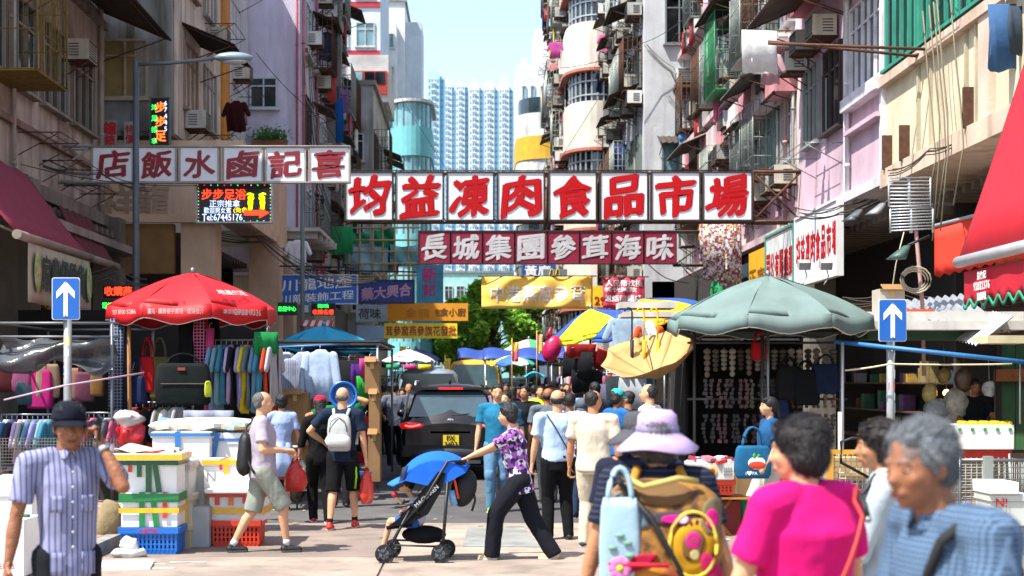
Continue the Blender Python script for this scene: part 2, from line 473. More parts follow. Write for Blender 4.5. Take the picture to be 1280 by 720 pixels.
class Face:
    """a wall face: o = left-bottom corner seen from outside, rz turns local -Y outward"""
    def __init__(s, bld, o, rz, w): s.b = bld; s.o = V(o); s.rz = rz; s.w = w; s.m = rotz(rz)
    def at(s, u, z, out=0): return s.o + s.m @ V((u, -out, 0)) + V((0, 0, z))
    def window(s, u, z, w, h, nx=2, ny=2, fm=None, pm=None, open_=0, out=0):
        f, p = win_meshes(w, h, nx, ny, fm or ALU, pm or GLASS)
        fo = put('window', f, s.b, s.at(u, z, out), s.rz)
        put('pane', p, fo, (0, 0, 0), local=True)
        if open_:
            for sd in ((-1, 1) if open_ > 1 else (rnd.choice((-1, 1)),)):
                q = MB(); ww = w / max(2, nx); hh = h * .7
                q.box((ww / 2 * -sd, 0, hh / 2), (ww, .03, hh)); q.m = 1
                q.box((ww / 2 * -sd, -.003, hh / 2), (ww - .09, .032, hh - .09))
                put('casement', q.mesh([fm or ALU, pm or GLASS]), fo, (sd * w / 2, -.1, .05), rz=sd * R(-62 if sd > 0 else -62) * (1 if sd > 0 else 1), local=True)
        return fo
    def ac(s, u, z, kind=None, sc=1):
        b, gg, br = AC[rnd.randrange(3) if kind is None else kind]
        o = put('air_conditioner', b, s.b, s.at(u, z, .02), s.rz, sc=(sc, sc, sc))
        put('grille', gg, o, local=True); put('bracket', br, o, local=True); return o
    def canopy(s, u, z, w, d=.9, m=None):
        a, st = canopy_mesh(w, d, m or CORR)
        o = put('window_canopy', a, s.b, s.at(u, z, .02), s.rz); put('strut', st, o, local=True); return o
    def rack(s, u, z, w=1.4, m=None): return put('drying_rack', rack_mesh(w, m or RUST), s.b, s.at(u, z, .02), s.rz)
    def cage(s, u, z, w, h, d=.6, m=None): return put('window_cage', cage_mesh(w, h, d, m or RUST), s.b, s.at(u, z, .02), s.rz)
    def pipe(s, u, z0, z1, r=.05, m=None, out=.08):
        q = MB(); q.cyl(s.at(u, z0, out), s.at(u, z1, out), r, n=8)
        z = z0 + .5
        while z < z1: q.cyl(s.at(u, z, out), s.at(u, z + .06, out), r * 1.35, n=8); z += 1.5
        return q.build('drainpipe', m or M('#a8a39a', rough=.7, stain=.5), s.b)
    def slab(s, u0, u1, z0, z1, out, m, name='ledge', inn=0.0):
        q = MB(); c = s.at((u0 + u1) / 2, (z0 + z1) / 2, (out - inn) / 2)
        q.box(c, (abs(u1 - u0), out + inn, abs(z1 - z0)), rz=s.rz); return q.build(name, m, s.b)
def building(name, label, side, X, y0, y1, H, wm, depth=9, z0=0, roof=True, cat='building'):
    xs_ = sorted((X, X + side * depth))
    t = thing(name, label, cat, (sum(xs_) / 2, (y0 + y1) / 2, 0))
    q = MB(); q.b2((xs_[0], y0, z0), (xs_[1], y1, H)); q.build('wall', wm, t)
    if roof:
        q = MB(); q.b2((xs_[0] - .12, y0 - .12, H), (xs_[1] + .12, y1 + .12, H + .18)); q.build('roof', CONC, t)
    if side > 0: fs = Face(t, (X, y1, 0), R(-90), y1 - y0)      # street face; u grows towards the camera
    else: fs = Face(t, (X, y0, 0), R(90), y1 - y0)              # u grows away from the camera
    fc = Face(t, (xs_[0], y0, 0), 0, xs_[1] - xs_[0])           # face towards the camera
    return t, fs, fc
laundry_n = {}
def garment_mb(w=.5, h=.7, sleeves=True, kind='shirt', seed=0, t=.05):
    """hanging garment, top centre at origin, in XZ"""
    mb = MB(); n = 20; rg = random.Random(seed)
    ph = rg.uniform(0, 6)
    def ring(z, hw, th, fold):
        pts = []
        for i in range(n):
            a = 2 * math.pi * i / n
            x = hw * math.cos(a); f = fold * math.sin(x / max(w, .1) * 17 + ph + z * 2) + fold * .6 * math.sin(x / w * 31 + z * 5 + ph)
            pts.append(V((x + .02 * math.sin(z * 7 + ph), th * math.sin(a) + f, z + .03 * math.sin(3 * a + ph) * (1 if z < -h * .9 else 0))))
        return pts
    if kind == 'shirt':
        mb.loft([ring(0, .07, .03, 0), ring(-.035, w * .22, .04, 0), ring(-.09, w * .47, t * .8, .004), ring(-.2, w * .46, t * .7, .014), ring(-h * .5, w * (.40 + .06 * rg.random()), t * .6, .026), ring(-h, w * (.42 + .08 * rg.random()), t * .7, .036)])
        if sleeves:
            L = .24 if sleeves is True else sleeves
            for sx in (-1, 1): mb.cap((sx * w * .40, 0, -.1), (sx * (w * .50 + L * (.28 if L < .3 else .08)), 0, -.1 - L), .075, .06, n=10, side=(0, 1, 0), k=.45)
    elif kind == 'trousers':
        mb.loft([ring(0, w * .36, .05, 0), ring(-.15, w * .4, .06, .005), ring(-.3, w * .42, .06, .01)])
        for sx in (-1, 1): mb.cap((sx * w * .2, 0, -.25), (sx * w * .24, 0, -h), w * .21, w * .17, n=10, side=(0, 1, 0), k=.45)
    elif kind == 'towel':
        mb.loft([ring(.0, w * .5, .012, .0), ring(-h * .4, w * .5, .012, .012), ring(-h, w * .5, .012, .02)])
    elif kind == 'dress':
        mb.loft([ring(0, .06, .03, 0), ring(-.05, w * .3, .045, 0), ring(-.2, w * .38, t, 0), ring(-h * .4, w * .32, t, .01), ring(-h, w * .55, t * 1.3, .03)])
    return mb
_gm = {}
def hang(kind, col, at, rz, label, w=.5, h=.7, sleeves=True, group=None, cat=None, pat=None, col2=None, nm=None):
    k = (kind, round(w, 2), round(h, 2), sleeves, str(col), pat, rnd.randrange(3))
    if k not in _gm: _gm[k] = garment_mb(w, h, sleeves, kind, k[-1]).mesh(fab(col, pat, col2))
    nm = nm or {'shirt': 'hanging_shirt', 'trousers': 'hanging_trousers', 'towel': 'hanging_cloth', 'dress': 'hanging_dress'}[kind]
    o = thing(nm, label, cat or kind, at, rz, group)
    put('fabric', _gm[k], o, local=True)
    q = MB(); q.cyl((-w * .38, 0, -.07), (0, 0, .0), .006, n=4); q.cyl((w * .38, 0, -.07), (0, 0, 0), .006, n=4); q.path([(0, 0, 0), (0, 0, .05), (.02, 0, .08), (.035, 0, .06)], .005, n=4)
    put('hanger', _gm.setdefault(('h', w), None) or q.mesh(ALU), o, local=True)
    return o

WALLT = wallm('#b5b0a8', .5)
LCOL = ('#d8d8d4', '#c8607a', '#5a7fa8', '#c9a0a8', '#2c3a5a', '#a83a3a', '#8aa08a', '#d0b84a', '#6a5a80')
LN = ('white', 'rose', 'mid blue', 'pale pink', 'navy', 'brick red', 'sage', 'mustard', 'dusky violet')
_hf = {}
def hangf(f, u, z):
    b = f.b.name; k = rnd.randrange(9); _hf[b] = _hf.get(b, 0) + 1
    if _hf[b] > 22: return
    hang(rnd.choice(('shirt', 'towel', 'trousers')), LCOL[k], f.at(u + rnd.uniform(-.4, .4), z - .15, .5), f.rz + rnd.uniform(-.6, .6), '%s laundry piece drying on the %s, %s from the bottom' % (LN[k], b.replace('_', ' '), ORD[_hf[b] - 1]), .5, rnd.uniform(.6, .9), group='laundry drying on the ' + b.replace('_', ' '), cat='laundry')
def fill(f, u0, u1, floors, bay, wspec, pac=.6, pcan=.5, prack=.4, pcage=0, canm=None, fm=None, pm=None, fh=1.35, popen=.3, acsc=1):
    """repeat window bays with odds and ends"""
    n = max(1, int((u1 - u0) / bay)); bw = (u1 - u0) / n
    for z in floors:
        for i in range(n):
            u = u0 + bw * (i + .5); w = bw * wspec
            pm_ = pm or rnd.choice((GLASS, GLASSD, GLASSB, GLASS))
            r = rnd.random()
            f.window(u, z, w, fh, max(2, int(w / .5)), 2, fm or rnd.choice((ALU, ALU, M('#6e7a72', rough=.6), M('#4c4038', rough=.7))), pm_, open_=1 if r < popen else 0)
            if rnd.random() < pcage: f.cage(u, z - .15, w + .2, fh + .3, m=rnd.choice((RUST, M('#8b938d', rough=.5, metal=.4))))
            elif rnd.random() < prack: f.rack(u, z - .25, w)
            if rnd.random() < pac: f.ac(u + rnd.uniform(-.3, .3) * bw, z - .65 if rnd.random() < .6 else z + .1, sc=acsc)
            if rnd.random() < pcan * .75: f.canopy(u, z + fh + .25, w + .2, rnd.choice((.5, .6, .8)), canm or rnd.choice((CORR, M('#6b6258', rough=.9, stain=.5), M('#50605a', rough=.9, stain=.4))))
            if rnd.random() < .5: f.slab(u - w / 2 - .1, u + w / 2 + .1, z - .3, z - .2, .2, WALLT, 'sill')
            if rnd.random() < .35: f.pipe(u + bw * .46, z - 1, z + 2, .03)
            if rnd.random() < .3: hangf(f, u, z)
            if rnd.random() < .25: f.ac(u + bw * .35, z - .6, sc=acsc)

# ---------------- LEFT ROW ----------------------------------------------------
PINKG = wallm('#bfafa6', .8); GREYC = wallm('#a3a19c', .95)
# L1 nearest-left tenement
b1, f1, c1 = building('tenement', 'old pinkish grey tenement at the near left corner with rusty yellow window cage', -1, -8.0, 19.5, 31, 12.6, PINKG, z0=5.2)
for z in (6.9, 10):
    for u in (5.6, 7.6, 9.6):
        f1.window(u, z, 1.6, 1.6, 3, 2, M('#8d8178', rough=.7, stain=.4), GLASS, open_=2 if z < 7 else 1)
f1.ac(5.9, 8.7, 0); f1.ac(8.6, 8.05, 0); f1.ac(9.8, 11.2); f1.ac(6.6, 11.8)
f1.cage(4.5, 6.85, 1.7, 2.6, .9, M('#7d6a24', rough=.8, var=.5, scale=9)); f1.window(4.4, 7.0, 1.4, 2.2, 3, 2, M('#8d8178', rough=.7), GLASSD)
f1.cage(4.5, 10.2, 1.7, 2.2, .9, M('#7d6a24', rough=.8, var=.5, scale=9))
f1.canopy(8.6, 9.75, 5.2, 1.5); f1.canopy(4.6, 12.3, 3, 1.2)
for u in (6.1, 7.5, 8.9): f1.rack(u, 6.15 - .2 * (u - 6), 1.2)
f1.slab(0, 11.4, 5.0, 5.25, .35, wallm('#8f857d', .8), 'ledge', 3)
f1.slab(0, 11.4, 9.35, 9.5, .12, wallm('#8f857d', .8), 'ledge'); f1.slab(0, 11.4, 6.2, 6.32, .1, wallm('#9b8078', .8), 'ledge')
f1.pipe(10.9, 5, 12.6, .05); f1.pipe(5.1, 5, 12.6, .04); f1.pipe(3.2, 5, 12.6, .05)
f1.slab(.2, 10.8, 4.4, 4.55, .9, M('#9a8c86', rough=.8, stain=.6), 'pipe_run')
# L2 grey concrete end wall and beige arcade building
b2, f2, c2 = building('arcade_building', 'building with bare grey concrete end wall above a beige arcade with raised characters', -1, -6.5, 31, 41, 14.4, GREYC, z0=7.1, depth=8)
BEIGE = wallm('#d9b99c', .3, stc=(.12, .08, .06))
f2.slab(.05, 9.9, 7.15, 14.3, .03, wallm('#d8cabb', .6), 'facade_render')
for z in (7.9, 10.6):
    f2.window(1.6, z, 1.5, 1.5, 3, 2, M('#8f7a6c', rough=.7), GLASS); f2.window(4.0, z, 1.5, 1.5, 3, 2, M('#9a9a94', rough=.7), GLASSB)
    f2.canopy(1.8, z + 1.85, 2.2, 1.2, M('#221f1d', rough=.9)); f2.window(7.6, z, 1.8, 1.4, 3, 2)
    f2.rack(4.2, z - .2, 1.6); f2.rack(7.4, z + 1.7, 1.8)
f2.ac(1.3, 7.45, 1); f2.ac(4.0, 10, 0); f2.ac(6.6, 8.6, 2); f2.ac(7.6, 9.9, 0); f2.ac(6.4, 12.4, 1)
f2.slab(5.6, 6.6, 7.3, 14.2, .10, M('#c98628', rough=.8, stain=.25), 'painted_strip'); f2.slab(5.6, 6.6, 6.95, 7.25, .10, M('#4d7a2c', rough=.8), 'painted_strip')
f2.slab(6.7, 9.9, 7.2, 14.25, .06, wallm('#cfd0cf', .3), 'facade_render')
c2.window(7.3 - .6, 7.9, 1.5, 1.3, 3, 2, M('#a29a8a', rough=.7), M('#8a7a50', rough=.5)); c2.slab(0, 8, 9.9, 10.05, .03, wallm('#5d5c5a', .8), 'ledge')
c2.slab(7.15, 7.99, 7.2, 14.3, .05, wallm('#a09f9a', .95), 'concrete_pier')
c2.slab(5.1, 7.05, 7.2, 7.85, .04, M('#8a9198', rough=.8, stain=.5), 'shutter_box')
# arcade: beam with raised characters, piers
q = MB(); q.b2((-9.6, 31, 5.35), (-5.0, 31.6, 7.0)); q.build('arcade_beam', BEIGE, b2)
q = MB(); q.b2((-5.75, 31.605, 5.35), (-5.0, 38.5, 7.0)); q.build('arcade_beam', BEIGE, b2)
q = MB(); q.b2((-9.7, 30.85, 5.2), (-4.9, 31, 5.38)); q.b2((-4.995, 30.85, 5.2), (-4.85, 38.5, 5.38)); q.build('beam_moulding', BEIGE, b2)
for x0, y0 in ((-6.35, 31.02), (-5.55, 35.4), (-5.55, 38.2)): MB().b2((x0, y0, 0), (x0 + .75, y0 + .75, 5.36)).build('pier', BEIGE, b2)
q = MB(); text_mb(q, '龍', P(190, 252, 30.98), .75, bold=.02); text_mb(q, '祥', P(150, 252, 30.98), .75, bold=.02); q.build('raised_character', wallm('#b1947c', .3), b2)
q = MB(); text_mb(q, '龍', (-4.99, 33.3, 6.15), .75, mat=rotz(R(90)), bold=.02); text_mb(q, '發', (-4.99, 35, 6.15), .75, mat=rotz(R(90)), bold=.02); q.build('raised_character', wallm('#b1947c', .3), b2)
c2.slab(3.0, 8, 4.1, 5.18, .02, M('#8f6a3e', rough=.8), 'shop_soffit', .2)
# L3 lavender building
LAV = wallm('#d3cbdc', .3)
b3, f3, c3 = building('lavender_building', 'lavender rendered building with plain end wall and cluttered street face', -1, -4.95, 41, 56, 17.6, LAV, z0=4.9, depth=8)
for z in (5.55, 9.6, 13.4): c3.window(6.95, z, .78, .95 if z < 17 else .6, 2, 2, ALU, GLASSB if z > 12 else GLASS, open_=1 if z == 9.6 else 0)
c3.slab(6.4, 7.5, 6.72, 6.85, .3, LAV, 'window_hood'); c3.pipe(7.92, 4.9, 17.6, .035, M('#b5555f', rough=.7))
fill(f3, .4, 7.2, (6, 8.8, 11.6, 14.4), 2.2, .62, .9, .45, .8, .25)
fill(f3, 7.4, 14.6, (6, 8.8, 11.6, 14.4), 2.2, .7, .8, .7, .6, .35, fm=M('#39584c', rough=.6))
for u in (.15, 3.7, 7.3): f3.pipe(u, 5, 17.6, .045, M('#b06a74', rough=.7, stain=.3))
f3.slab(7.25, 7.7, 5, 17.5, .5, wallm('#8f8d86', .8), 'concrete_pier')
q = MB(); q.b2((-6.6, 33.2, 5.5), (-3.0, 41, 5.62)); q.b2((-3.1, 33.2, 5.62), (-2.98, 41, 6.0))
# beige lower block under it with door and overhanging ribbed canopy
t = thing('corner_annex', 'beige rendered annex with brown door beneath the ribbed concrete canopy', 'building', (-5.8, 45, 0))
MB().b2((-7.4, 42.5, 0), (-4.72, 49, 4.88)).build('wall', wallm('#b8b09c', .5), t)
MB().b2((-6.25, 42.42, 2.1), (-5.35, 42.5, 4.3)).build('door', M('#4a3d3a', rough=.6), t)
q = MB()
for i in range(5): q.b2((-7.4, 38.6 + i * .78, 5.62), (-4.2 + .18 * i * .3, 38.72 + i * .78, 5.8))
q.b2((-7.4, 38.4, 5.80), (-4.1, 42.4, 5.9)); q.build('ribbed_canopy', wallm('#c7c2b8', .3), t)
q = MB(); q.m = 0; text_mb(q, '好多', P(402, 330, 42.38), .36, bold=.03, vert=True); q.build('painted_lettering', M('#c22a4a', rough=.6), t)
# L4 whitish block with red rooftop hut
WHT = wallm('#cfcfcb', .45); GREYW = wallm('#b4b4b0', .7)
b4, f4, c4 = building('white_tenement', 'whitish tenement with a red panelled rooftop hut', -1, -3.9, 56, 66, 13.4, GREYW, depth=5)
q = MB(); q.b2((-5.4, 60.4, 13.6), (-3.55, 65, 15.6)); q.build('rooftop_hut', WHT, b4)
q = MB(); q.b2((-5.1, 60.3, 13.9), (-3.6, 60.395, 14.9)); q.build('red_panel', M('#a83022', rough=.6), b4)
for i, x in enumerate((-4.85, -4.35, -3.9)): MB().b2((x - .2, 60.27, 14.35), (x + .2, 60.3, 14.85)).build('window', GLASSD if i else GLASSB, b4)
for z in (4.5, 7.4, 10.4): c4.window(3.4, z, .7, 1.3, 2, 2, M('#5a5560', rough=.6)); c4.window(4.4, z, .5, 1.1, 2, 2)
fill(f4, .2, 9.8, (4.6, 7.4, 10.2), 2.2, .65, .9, .8, .6, .3)
c4.slab(3.7, 5.0, 6.2, 6.32, .8, WHT, 'balcony'); 
# L5 tall white tower behind
b5, f5, c5 = building('white_tower', 'tall bright white stepped tower rising behind the left row', -1, -4.15, 88, 98, 25.2, wallm('#dcdedd', .12), depth=10)
MB().b2((-7.2, 86.6, 0), (-4.6, 87.99, 23.6)).build('wing', wallm('#dcdedd', .12), b5)
for x in (-3.5,): MB().b2((-4.14, 89, 0), (-3.15, 93, 24.2)).build('wing', wallm('#cfd6da', .15), b5)
f5b = Face(b5, (-7.2, 86.6, 0), 0, 2.6)
for z in (5, 8, 11, 14, 17, 20, 22):
    f5b.window(.5, z, .5, .9, 2, 1, WHT, GLASS)
    f5b.window(1.3, z, .9, 1.1, 2, 2, WHT, GLASSB); f5b.window(2.2, z, .5, .9, 2, 1, WHT, GLASSB)
for z in (9, 12, 15, 18, 21, 23.6):
    for u in (3.2, 4.1, 5.0): c5.window(u, z, .55, 1.0, 2, 1, WHT, GLASS)
for z in (20.2, 23.2): c5.window(5.6, z, .8, 1.1, 2, 1, WHT, GLASS); c5.window(4.4, z, .7, 1.1, 2, 1, WHT, GLASS); c5.window(8, z - 1, .8, 1.2, 2, 2, WHT, GLASSB)
for z in (6, 9, 12, 15, 18, 21): c5.window(8.8, z, .9, 1.2, 2, 2, WHT, GLASSB)
MB().b2((-8.2, 89, 25.4), (-5.0, 92, 27.4)).build('roof_structure', M('#b05048', rough=.8, var=.3), b5)
# red trimmed tower further left
t, f_, c_ = building('red_banded_tower', 'pale tower with red bands showing above the lavender building', -1, -4.9, 76, 84, 30, wallm('#c9d3dc', .1), depth=5)
for z in (17, 19.6, 22.2, 24.8):
    c_.slab(.0, 5, z - .5, z - .2, .08, M('#b02a3a', rough=.7), 'red_band'); c_.window(4.2, z, 1, 1.3, 2, 2, WHT, GLASSB); c_.window(2.8, z, 1, 1.3, 2, 2, WHT, GLASSB)
# L6 aqua rounded building
MB().b2((-5.6, 74.5, 0), (-4.16, 80, 15)).build('wall', M('#8fc6c8', rough=.8, stain=.3), thing('teal_side_block', 'narrow pale teal block left of the turquoise rounded building', 'building', (-5, 77, 0)))
AQUA = M('#6ab2b6', rough=.7, var=.15, stain=.15)
t = thing('aqua_building', 'turquoise building with rounded corner and ribbon windows', 'building', (-4.6, 80, 0))
def rounded(mb, cx, cy, rx, ry, z0, z1, n=14):
    pts = [V((cx + rx * math.cos(a), cy - ry * abs(math.sin(a)) ** .8, 0)) for a in [math.pi * i / n for i in range(n + 1)]]
    ring = [p for p in pts] + [V((cx - rx, cy + 4, 0)), V((cx + rx, cy + 4, 0))]
    mb.loft([[p + V((0, 0, z0)) for p in ring], [p + V((0, 0, z1)) for p in ring]], True, False)
z = 2.25
q = MB()
for k in range(5):
    q.m = 0; rounded(q, -3.1, 74, 1.05, 1.6, z, z + 1.5); q.m = 1; rounded(q, -3.1, 74, .98, 1.45, z + 1.5, z + 2.75); z += 2.75
q.m = 2
rounded(q, -3.1, 74, 1.15, 1.7, 16.0, 16.15)
q.build('wall', [AQUA, GLASSB, WHT], t)
q = MB(); z = 3.75
for k in range(5):
    for i in range(1, 14, 2):
        a = math.pi * i / 14; q.box((-3.1 + 1.0 * math.cos(a), 74 - 1.49 * abs(math.sin(a)) ** .8, z + .62), (.06, .06, 1.25))
    z += 2.75
q.build('window_mullion', AQUA, t, kind='stuff')
# far towers
def estate(px0, px1, ytop, D, label, c1_, c2_, nb):
    x0, x1 = X_(px0, D), X_(px1, D); H = Z_(ytop, D)
    t = thing('residential_tower', label, 'tower', ((x0 + x1) / 2, D + 6, 0), group='distant housing estate towers')
    w = (x1 - x0) / nb; q = MB(); wn = MB(); bl = MB()
    q.b2((x0, D + 2, 0), (x1, D + 12, H - 1.5))
    for i in range(nb):
        a = x0 + w * i
        q.m = 0; q.b2((a + w * .04, D, 0), (a + w * .70, D + 2, H)); q.b2((a + w * .2, D + .5, H), (a + w * .5, D + 3, H + (2.4, 1, 3.2)[i % 3]))
        q.m = 1; q.b2((a + w * .70, D + 1.2, 0), (a + w, D + 1.99, H - 3))
    q.build('wall', [M(c1_, rough=.8, var=.1), M(c2_, rough=.8, var=.1)], t)
    z = 3
    while z < H - 2:
        for i in range(nb):
            a = x0 + w * i
            [wn.b2((a + w * k, D - .05, z), (a + w * (k + .10), D + .01, z + 1.4)) for k in (.08, .24, .42, .56)]
            wn.b2((a + w * .75, D + 1.15, z + .3), (a + w * .92, D + 1.21, z + 1.3))
            bl.b2((a + w * .2, D - .8, z - .5), (a + w * .5, D - .02, z - .0))
        z += 2.8
    wn.build('window', M('#7a97a8', rough=.3, var=.5, scale=.9), t, kind='stuff'); bl.build('ledge', M('#dfe6ea', rough=.8), t, kind='stuff')
estate(553, 586, 104, 690, 'white and blue housing tower just left of the sky gap centre', '#cfdbe3', '#8dbcd2', 2)
estate(586, 642, 104, 670, 'wide white and blue housing tower beneath the middle of the sky gap', '#d3dde4', '#8dbcd2', 3)
estate(534, 556, 90, 620, 'blue grey housing tower touching the turquoise building', '#a9cbda', '#6fabc8', 1)
estate(648, 690, 80, 560, 'white housing tower with blue details behind the yellow balconies', '#dbe4e8', '#9cc6d8', 2)
estate(622, 652, 126, 760, 'lower pale tower in the gap between the two estate blocks', '#cfc4b8', '#9bbccb', 2)
MB().b2((-26, 215, 0), (-7.5, 225, 32)).build('wall', M('#a9bfc9', rough=.8), thing('background_block', 'plain pale block behind the left row', 'building', (-17, 220, 0)))

# ---------------- RIGHT ROW ---------------------------------------------------
CREAM = wallm('#d3c9ac', .35, stc=(.25, .15, .08)); PINK = wallm('#ccb0be', .35); PINKL = wallm('#dcccca', .45)
r1, g1, d1 = building('cream_building', 'cream panelled building at near right with green framed windows', 1, 7.0, 12.5, 24, 17, CREAM, z0=5.15, depth=6)
# u grows toward camera: u=0 at D=24
GRN = M('#2f8f78', rough=.6, stain=.3)
for k in range(4): g1.window(1.0 + k * 1.75, 6.95, 1.6, 2.3, 4, 2, GRN, GLASSD, open_=1 if k < 3 else 0)
for k in range(3):
    g1.window(1.2 + k * 2.2, 10.4, 2, 2, 4, 2, GRN, GLASSD)
g1.slab(0, 7, 6.7, 6.86, .14, wallm('#d0b8a4', .4), 'sill_band'); g1.slab(0, 7, 5.0, 5.3, .12, wallm('#d0b8a4', .5), 'ledge', 3)
for u in (1.75, 2.35, 3.9, 4.3, 6.2): g1.slab(u, u + .07, 5.3, 6.7, .05, wallm('#b9ae94', .5), 'batten')
for u in (.25, 1.2, 4.15): g1.slab(u, u + .06, 5.28, 5.85, .16, RUST, 'rust_bracket')
g1.slab(4.6, 5.0, 5.3, 6.85, .1, wallm('#d3b9a8', .3), 'concrete_pier')
g1.rack(3.6, 8.0, 1.6, STEEL); g1.rack(3.2, 9.6, 1.6, STEEL)
q = MB()
for u, dz in ((3.0, 0), (3.2, .3), (3.35, .1), (3.9, .4), (2.7, .5)):
    q.path([g1.at(u, 7.3, .25), g1.at(u + .1, 6.3, .2), g1.at(u + .25, 5.6, .18), g1.at(u + .3 + dz * .3, 5.0, .2), g1.at(u + .3, 3.8 + dz, .3)], .012, n=4)
q.build('hanging_cable', M('#7d745f', rough=.9), r1)
# L-shaped rusty bars sticking out over street
q = MB(); q.cyl(P(1170, 62, 21.5), P(960, 54, 21.9), .025, n=4); q.cyl(P(1155, 71, 21.9), P(960, 52, 22.6), .025, n=4); q.cyl(P(1170, 62, 21.5), P(1140, 70, 22), .025, n=4); q.build('rusty_outrigger', RUST, r1)
r2, g2, d2 = building('pink_building', 'mauve pink building with large white framed window on the right', 1, 7.0, 24, 30.3, 17, PINK, z0=5.15, depth=6)
WF = M('#d9d6dc', rough=.6, stain=.3)
for z in (6.95, 10.2, 13.4): g2.window(5.2, z, 2.0, 1.9 if z > 8 else 1.6, 5, 2, WF, GLASS)
g2.slab(4.0, 6.28, 6.7, 6.92, .2, WF, 'sill_band'); g2.slab(0, 6.3, 5.05, 5.22, .14, WF, 'ledge', 3)
g2.slab(4.1, 6.2, 6.25, 6.33, .16, PINK, 'ledge'); g2.slab(3.85, 4.0, 5.2, 17, .1, WF, 'drainpipe'); g2.pipe(4.06, 5.2, 17, .04, WF)
g2.slab(6.12, 6.28, 5.2, 17, .08, WF, 'concrete_pier')
g2.window(2.9, 6.6, 1.3, 1.6, 3, 2, M('#3a2f2c', rough=.7), GLASSD, open_=2); g2.window(1.2, 6.6, 1.2, 1.6, 3, 2, M('#8c8f8c', rough=.7), GLASS, open_=1)
g2.ac(2.9, 8.35, 0); g2.ac(1.5, 8.4, 1); g2.ac(.5, 8.2, 2)
g2.canopy(2.2, 9.6, 3.0, 1.3, M('#6b625c', rough=.9, stain=.6)); g2.canopy(5.1, 9.55, 2.6, 1.3, M('#3a2a26', rough=.9, stain=.3))
g2.slab(.3, 3.7, 9.4, 10.3, .3, M('#a04a50', rough=.7, stain=.3), 'red_balcony'); g2.rack(2.5, 6.25, 2.0, STEEL)
g2.window(1.8, 10.6, 2, 1.6, 4, 2, ALU, GLASS, open_=1); g2.ac(3.2, 10.5, 0)
r3, g3, d3 = building('pale_pink_building', 'pale pink building with relief panels and stacked air conditioners', 1, 7.0, 30.3, 45, 19, PINKL, z0=5.0, depth=6)
fill(g3, .3, 14.4, (6.6, 9.6, 12.6, 15.4), 1.45, .72, 1.0, .5, .7, .4)
fill(g3, .3, 14.4, (8.25,), 2.3, .1, 1.0, 0, 0, 0, fh=.3)
for z in (5.0, 8.9, 11.9): g3.slab(0, 14.7, z, z + .16, .5 if z > 5 else .2, wallm('#cbb1b4', .5), 'ledge', 3 if z == 5 else 0)
for k in range(9): g3.slab(.4 + k * 1.6, 1.6 + k * 1.6, 5.5, 6.3, .05, wallm('#c79fae', .3), 'relief_panel')
for k in range(9): g3.slab(.4 + k * 1.6, 1.6 + k * 1.6, 8.0, 8.7, .45, PINKL if k % 2 else M('#c9878c', rough=.8, stain=.3), 'balcony_panel')
g3.cage(8.0, 9.2, 1.6, 2.0, .8, M('#2c8d5a', rough=.6)); g3.canopy(8, 11.7, 2.6, 1.0); g3.canopy(3.5, 8.9, 3, 1.1, M('#7a7268', rough=.9, stain=.5)); g3.canopy(12, 8.95, 2.6, 1.0, M('#6a6e66', rough=.9, stain=.5))
g3.pipe(2.4, 5, 19); g3.pipe(9.7, 5, 19, .04); g3.pipe(13.6, 5, 19, .05, M('#b58a88', rough=.8))
# R4 white-grey end wall
r4, g4, d4 = building('grey_white_building', 'tall grey white building with plain end wall facing the market', 1, 5.45, 45, 56.6, 23, wallm('#c9cacb', .35), z0=3, depth=6)
for z in (7.7, 12.4, 17): d4.window(1.0 + (.1 if z > 12 else 0), z, .95, 1.55, 2, 2, M('#70777a', rough=.6), GLASSB if z < 8 else GLASSD)
d4.canopy(1.05, 9.5, 1.3, .8); d4.ac(1.3, 11.1, 2, 1.1); d4.slab(.9, 1.75, 10.9, 11.0, .7, RUST, 'shelf')
for u in (1.25, 1.45): d4.pipe(u, 3, 23, .012, M('#8d9090'), .05)
fill(g4, .3, 11.3, (5.6, 8.4, 11.2, 14, 16.8), 1.45, .72, 1.0, .55, .8, .45)
for z in (7.2, 10.1, 12.9): g4.canopy(9.5, z + 1.3, 2.2, 1.0); g4.canopy(5.5, z + 1.3, 1.8, .9)
# R5 curved white building
t = thing('curved_balcony_building', 'white building with rounded cream balconies and ribbon windows', 'building', (5.4, 60, 0))
q = MB(); z = 1.5; CW = wallm('#d9cfc2', .25)
for k in range(7):
    q.m = 0; rounded(q, 5.0, 59.0, 1.15, 2.0, z, z + 1.9); q.m = 1; rounded(q, 5.05, 59, 1.05, 1.8, z + 1.9, z + 3.1); q.m = 2; rounded(q, 5.0, 59, 1.3, 2.15, z + 3.1, z + 3.22); z += 3.2
q.m = 0; q.b2((4.0, 59.5, 0), (10, 70, 24))
q.build('wall', [CW, GLASS, M('#b26a58', rough=.8)], t)
q = MB(); z = 3.4
for k in range(7):
    for i in range(1, 14):
        a = math.pi * i / 14; q.box((5.05 + 1.07 * math.cos(a), 59 - 1.84 * abs(math.sin(a)) ** .8, z + .6), (.06, .06, 1.2))
    for s_ in (.25, .8): q.loft([[V((5.05 + r * math.cos(a), 59 - r * 1.75 * abs(math.sin(a)) ** .8, z + s_ + dz)) for r, dz in ((1.09, 0), (1.09, .05), (1.03, .05), (1.03, 0))] for a in [math.pi * i / 14 for i in range(15)]], False, False)
    z += 3.2
q.build('window_mullion', ALU, t, kind='stuff')
g5 = Face(t, (4.0, 70, 0), R(-90), 10.5)
fill(g5, .2, 10.2, (3.5, 6.2, 8.9, 11.6, 14.3, 17, 19.7), 1.4, .7, 1.0, .6, .9, .5)
d5 = Face(t, (6.15, 57.0, 0), 0, 2)
